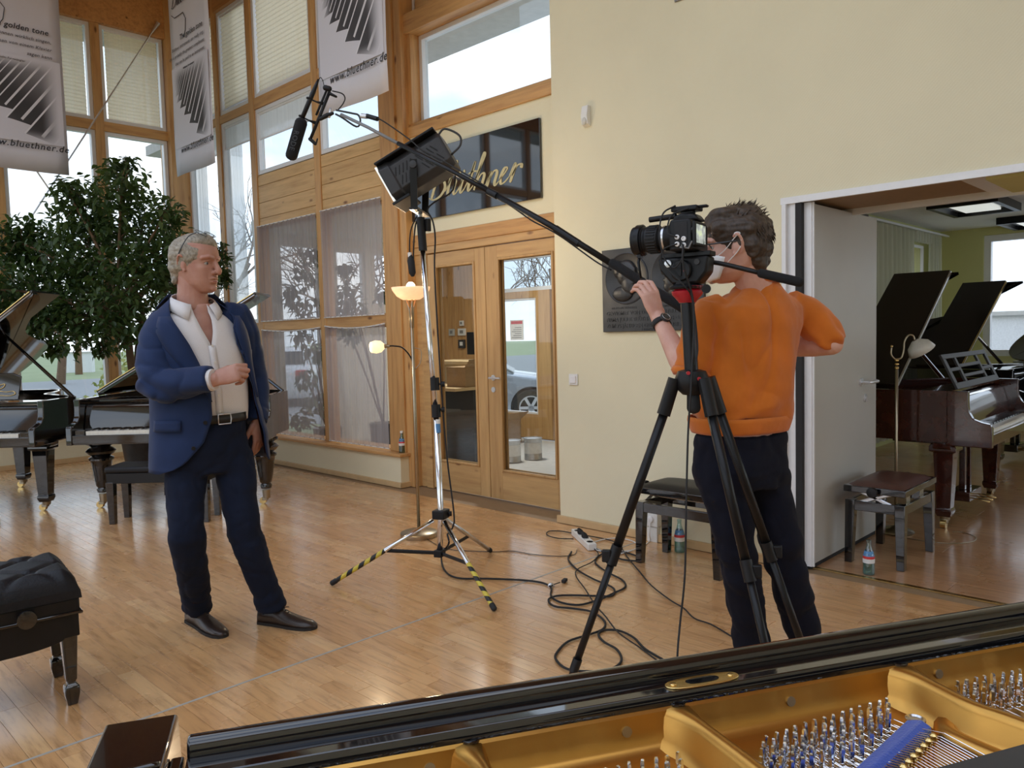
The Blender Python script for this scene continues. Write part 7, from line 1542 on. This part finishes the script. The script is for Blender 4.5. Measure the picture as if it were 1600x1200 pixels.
for i, (x, y, r, mt_, lb_) in enumerate(((9, 24, 1.6, 'bush_leaf', 'yellow-green bush outside beyond the parked cars'), (3.2, 27, 1.8, 'bush_leaf', 'yellow-green bush seen mirrored in the curtained pane'), (-1.5, 25, 2.0, 'tree_leaf', 'dark green bush outside the left windows'), (18, 30, 1.7, 'bush_leaf', 'yellow-green bush farther off behind the corner windows'), (11.6, 6.6, 1.9, 'bush_leaf', 'bright green bush outside the small back-room window'))):
    t = thing('bush', lb_, 'bush', (x, y, GZ)); m = MB(); r4 = random.Random(i)
    for k in range(700):
        g = V((r4.gauss(0, 1), r4.gauss(0, 1), r4.gauss(0, 1))).normalized()*r*r4.uniform(.5, 1); p = V((g.x, g.y, abs(g.z)*(.9 if i < 4 else 1.7))); a = V((r4.gauss(0, 1), r4.gauss(0, 1), r4.gauss(0, 1))).normalized(); b2 = a.orthogonal().normalized()
        m.add([p, p+a*.11+b2*.07, p+a*.22, p+a*.11-b2*.07], [(0, 1, 2, 3)])
    tag(m.build('foliage', mt_, t), None, None, kind='stuff'); MB().tube([(0, 0, 0), (0, 0, r*.6)], .06, 6).build('stem', 'bark', t)
# parked cars
def car(label, loc, rz, paint):
    t = thing('car', label, 'car', loc, rz, None)
    prof = [(-2.1, .32), (-2.14, .55), (-2.08, .86), (-1.95, .98), (-1.55, 1.02), (.85, .95), (1.75, .82), (2.08, .66), (2.14, .45), (2.1, .26), (-2.0, .22)]
    rings = []
    for y, k in ((-.86, .90), (-.84, .97), (-.78, 1), (0, 1.015), (.78, 1), (.84, .97), (.86, .90)): rings.append([(x*(.985 if abs(y) > .8 else 1), y, .22+(z-.22)*k) for x, z in prof])
    MB().ring_loft(rings).build('body', paint, t, 35)
    gh = [(-1.80, .98), (-1.45, 1.34), (-.95, 1.44), (-.1, 1.44), (.35, 1.32), (1.05, .93)]
    MB().ring_loft([[(x*k2, y*(1-.28*(z-.93)), z) for x, z in gh] for y, k2 in ((-.78, .99), (-.74, 1), (0, 1.01), (.74, 1), (.78, .99))]).build('cabin', paint, t, 40)
    for s in (-1, 1):
        for xa in (((-1.50, 1.03), (-1.28, 1.32), (-.92, 1.38), (-.62, 1.38), (-.62, 1.0)), ((-.54, 1.0), (-.54, 1.38), (-.1, 1.38), (.30, 1.27), (.80, .98))):
            MB().prism([(x, z) for x, z in xa], (0, s*.02, 0), (0, s*.695, 0), (1, 0, 0), (0, s*-.24, .97)).build('side_window', 'car_glass', t) if False else MB().ring_loft([[(x, s*(.792*(1-.28*(z-.93))+e), z) for x, z in xa] for e in (-.01, .004)]).build('side_window', 'car_glass', t)
        MB().bx(-2.15, -2.03, s*.55, s*.83, .70, .90).build('tail_light', 'tail_red', t, bevel=.02); MB().bx(2.0, 2.13, s*.50, s*.80, .60, .72).build('head_light', 'frosted_shade', t, bevel=.02)
        MB().box((.62, s*.90, 1.02), (.12, .14, .10)).build('mirror', paint, t, bevel=.02)
        for x in (-1.32, 1.36):
            MB().lathe([(.36, 0), (.36, .01)], (x, s*.852, .34), 28, (0, s, 0)).build('wheel_arch', 'tyre', t)
            wv = MB().lathe([(.21, 0), (.30, .0), (.325, .03), (.325, .17), (.30, .20), (.22, .20), (.20, .17), (.001, .15)], (x, s*.69, .325), 28, (0, s, 0)).build('tyre', 'tyre', t, 40)
            m = MB().lathe([(.215, .170), (.215, .196), (.195, .196), (.19, .172)], (x, s*.69, .325), 28, (0, s, 0), cap=False)
            for k in range(6):
                a = k*PI/3; m.box((x+.10*math.cos(a), s*.88, .325+.10*math.sin(a)), (.19, .02, .05), M.Rotation(-a, 3, 'Y'))
            m.lathe([(.05, .17), (.05, .20), (.001, .2)], (x, s*.69, .325), 14, (0, s, 0)).build('rim', 'alu', wv, 40)
    MB().ring_loft([[(.36+.70*k+e*.5, y*(.66+.06*k), 1.33-.385*k+e) for y in (-1, 1)] for k, e in ((0, .012), (1, .012))], cap=False).build('windscreen', 'car_glass', t); MB().ring_loft([[(-1.47-.30*k-e, y*(.66+.05*k), 1.33-.30*k+e) for y in (-1, 1)] for k, e in ((0, .012), (1, .012))], cap=False).build('rear_window', 'car_glass', t)
    MB().bx(-2.16, -2.12, -.26, .26, .60, .71).build('number_plate', 'paper', t); return t
cA = at(445, 560, 20.5); car('white car with red tail lights parked outside behind the curtained panes', (cA.x, cA.y, GZ), math.radians(52), 'car_white')
cB = at(829-1.36*F_PX/14.6, 600, 14.6); car('silver car parked in front of the glazed outer door', (cB.x, cB.y, GZ), math.radians(-47), 'car_silver')
def office_plant(label, loc, cl, d):
    t = thing('office_plant', label, 'plant', loc, 0, 'leafy plants in the glazed side room'); MB().lathe([(.13, 0), (.16, .02), (.18, .30), (.165, .30), (.001, .27)], loc, 22).build('pot', 'bronze_dark', t, 40, world=True)
    m = MB(); r4 = random.Random(int(loc[0]*10)); b2 = MB()
    for x, y, r in cl:
        c = at(x, y, d+r4.uniform(-.1, .1)); r = r*d/F_PX; b2.tube([V(loc)+Z*.27, (V(loc)+c)/2+V((.05, .03, .1)), c], [.012, .009, .004], 6)
        for k in range(46):
            g = V((r4.gauss(0, 1), r4.gauss(0, 1)*.8, r4.gauss(0, 1))).normalized()*r*r4.random()**.4; az = r4.uniform(0, 6.28); dn = r4.uniform(-1.2, .2); y_ = V((math.cos(az)*math.cos(dn), math.sin(az)*math.cos(dn), math.sin(dn))); x_ = y_.cross(Z).normalized(); mm = M((x_, y_, x_.cross(y_))).transposed().to_4x4(); mm.translation = c+g; mm = mm @ M.Scale(1.25, 4)
            p = [mm @ V(v) for v in LV]
            if max(q.y for q in p) < 8.84 and min(q.x for q in p) > 4.75: m.add(p, LF)
    b2.build('stems', 'bark', t, True, world=True); tag(m.build('foliage', 'ficus_leaf', t, True, world=True), None, None, kind='stuff')
office_plant('leafy plant behind the left curtained panes', (5.25, 8.35, 0), ((470, 430, 24), (452, 460, 16), (480, 480, 22), (470, 520, 18), (488, 545, 20), (478, 590, 16), (490, 630, 18), (470, 655, 16), (485, 400, 14)), 9.55)
office_plant('leafy plant behind the upper right curtained pane', (5.95, 8.15, 0), ((540, 420, 12), (545, 455, 20), (532, 480, 16), (556, 480, 16), (596, 462, 10), (545, 520, 16)), 9.95)
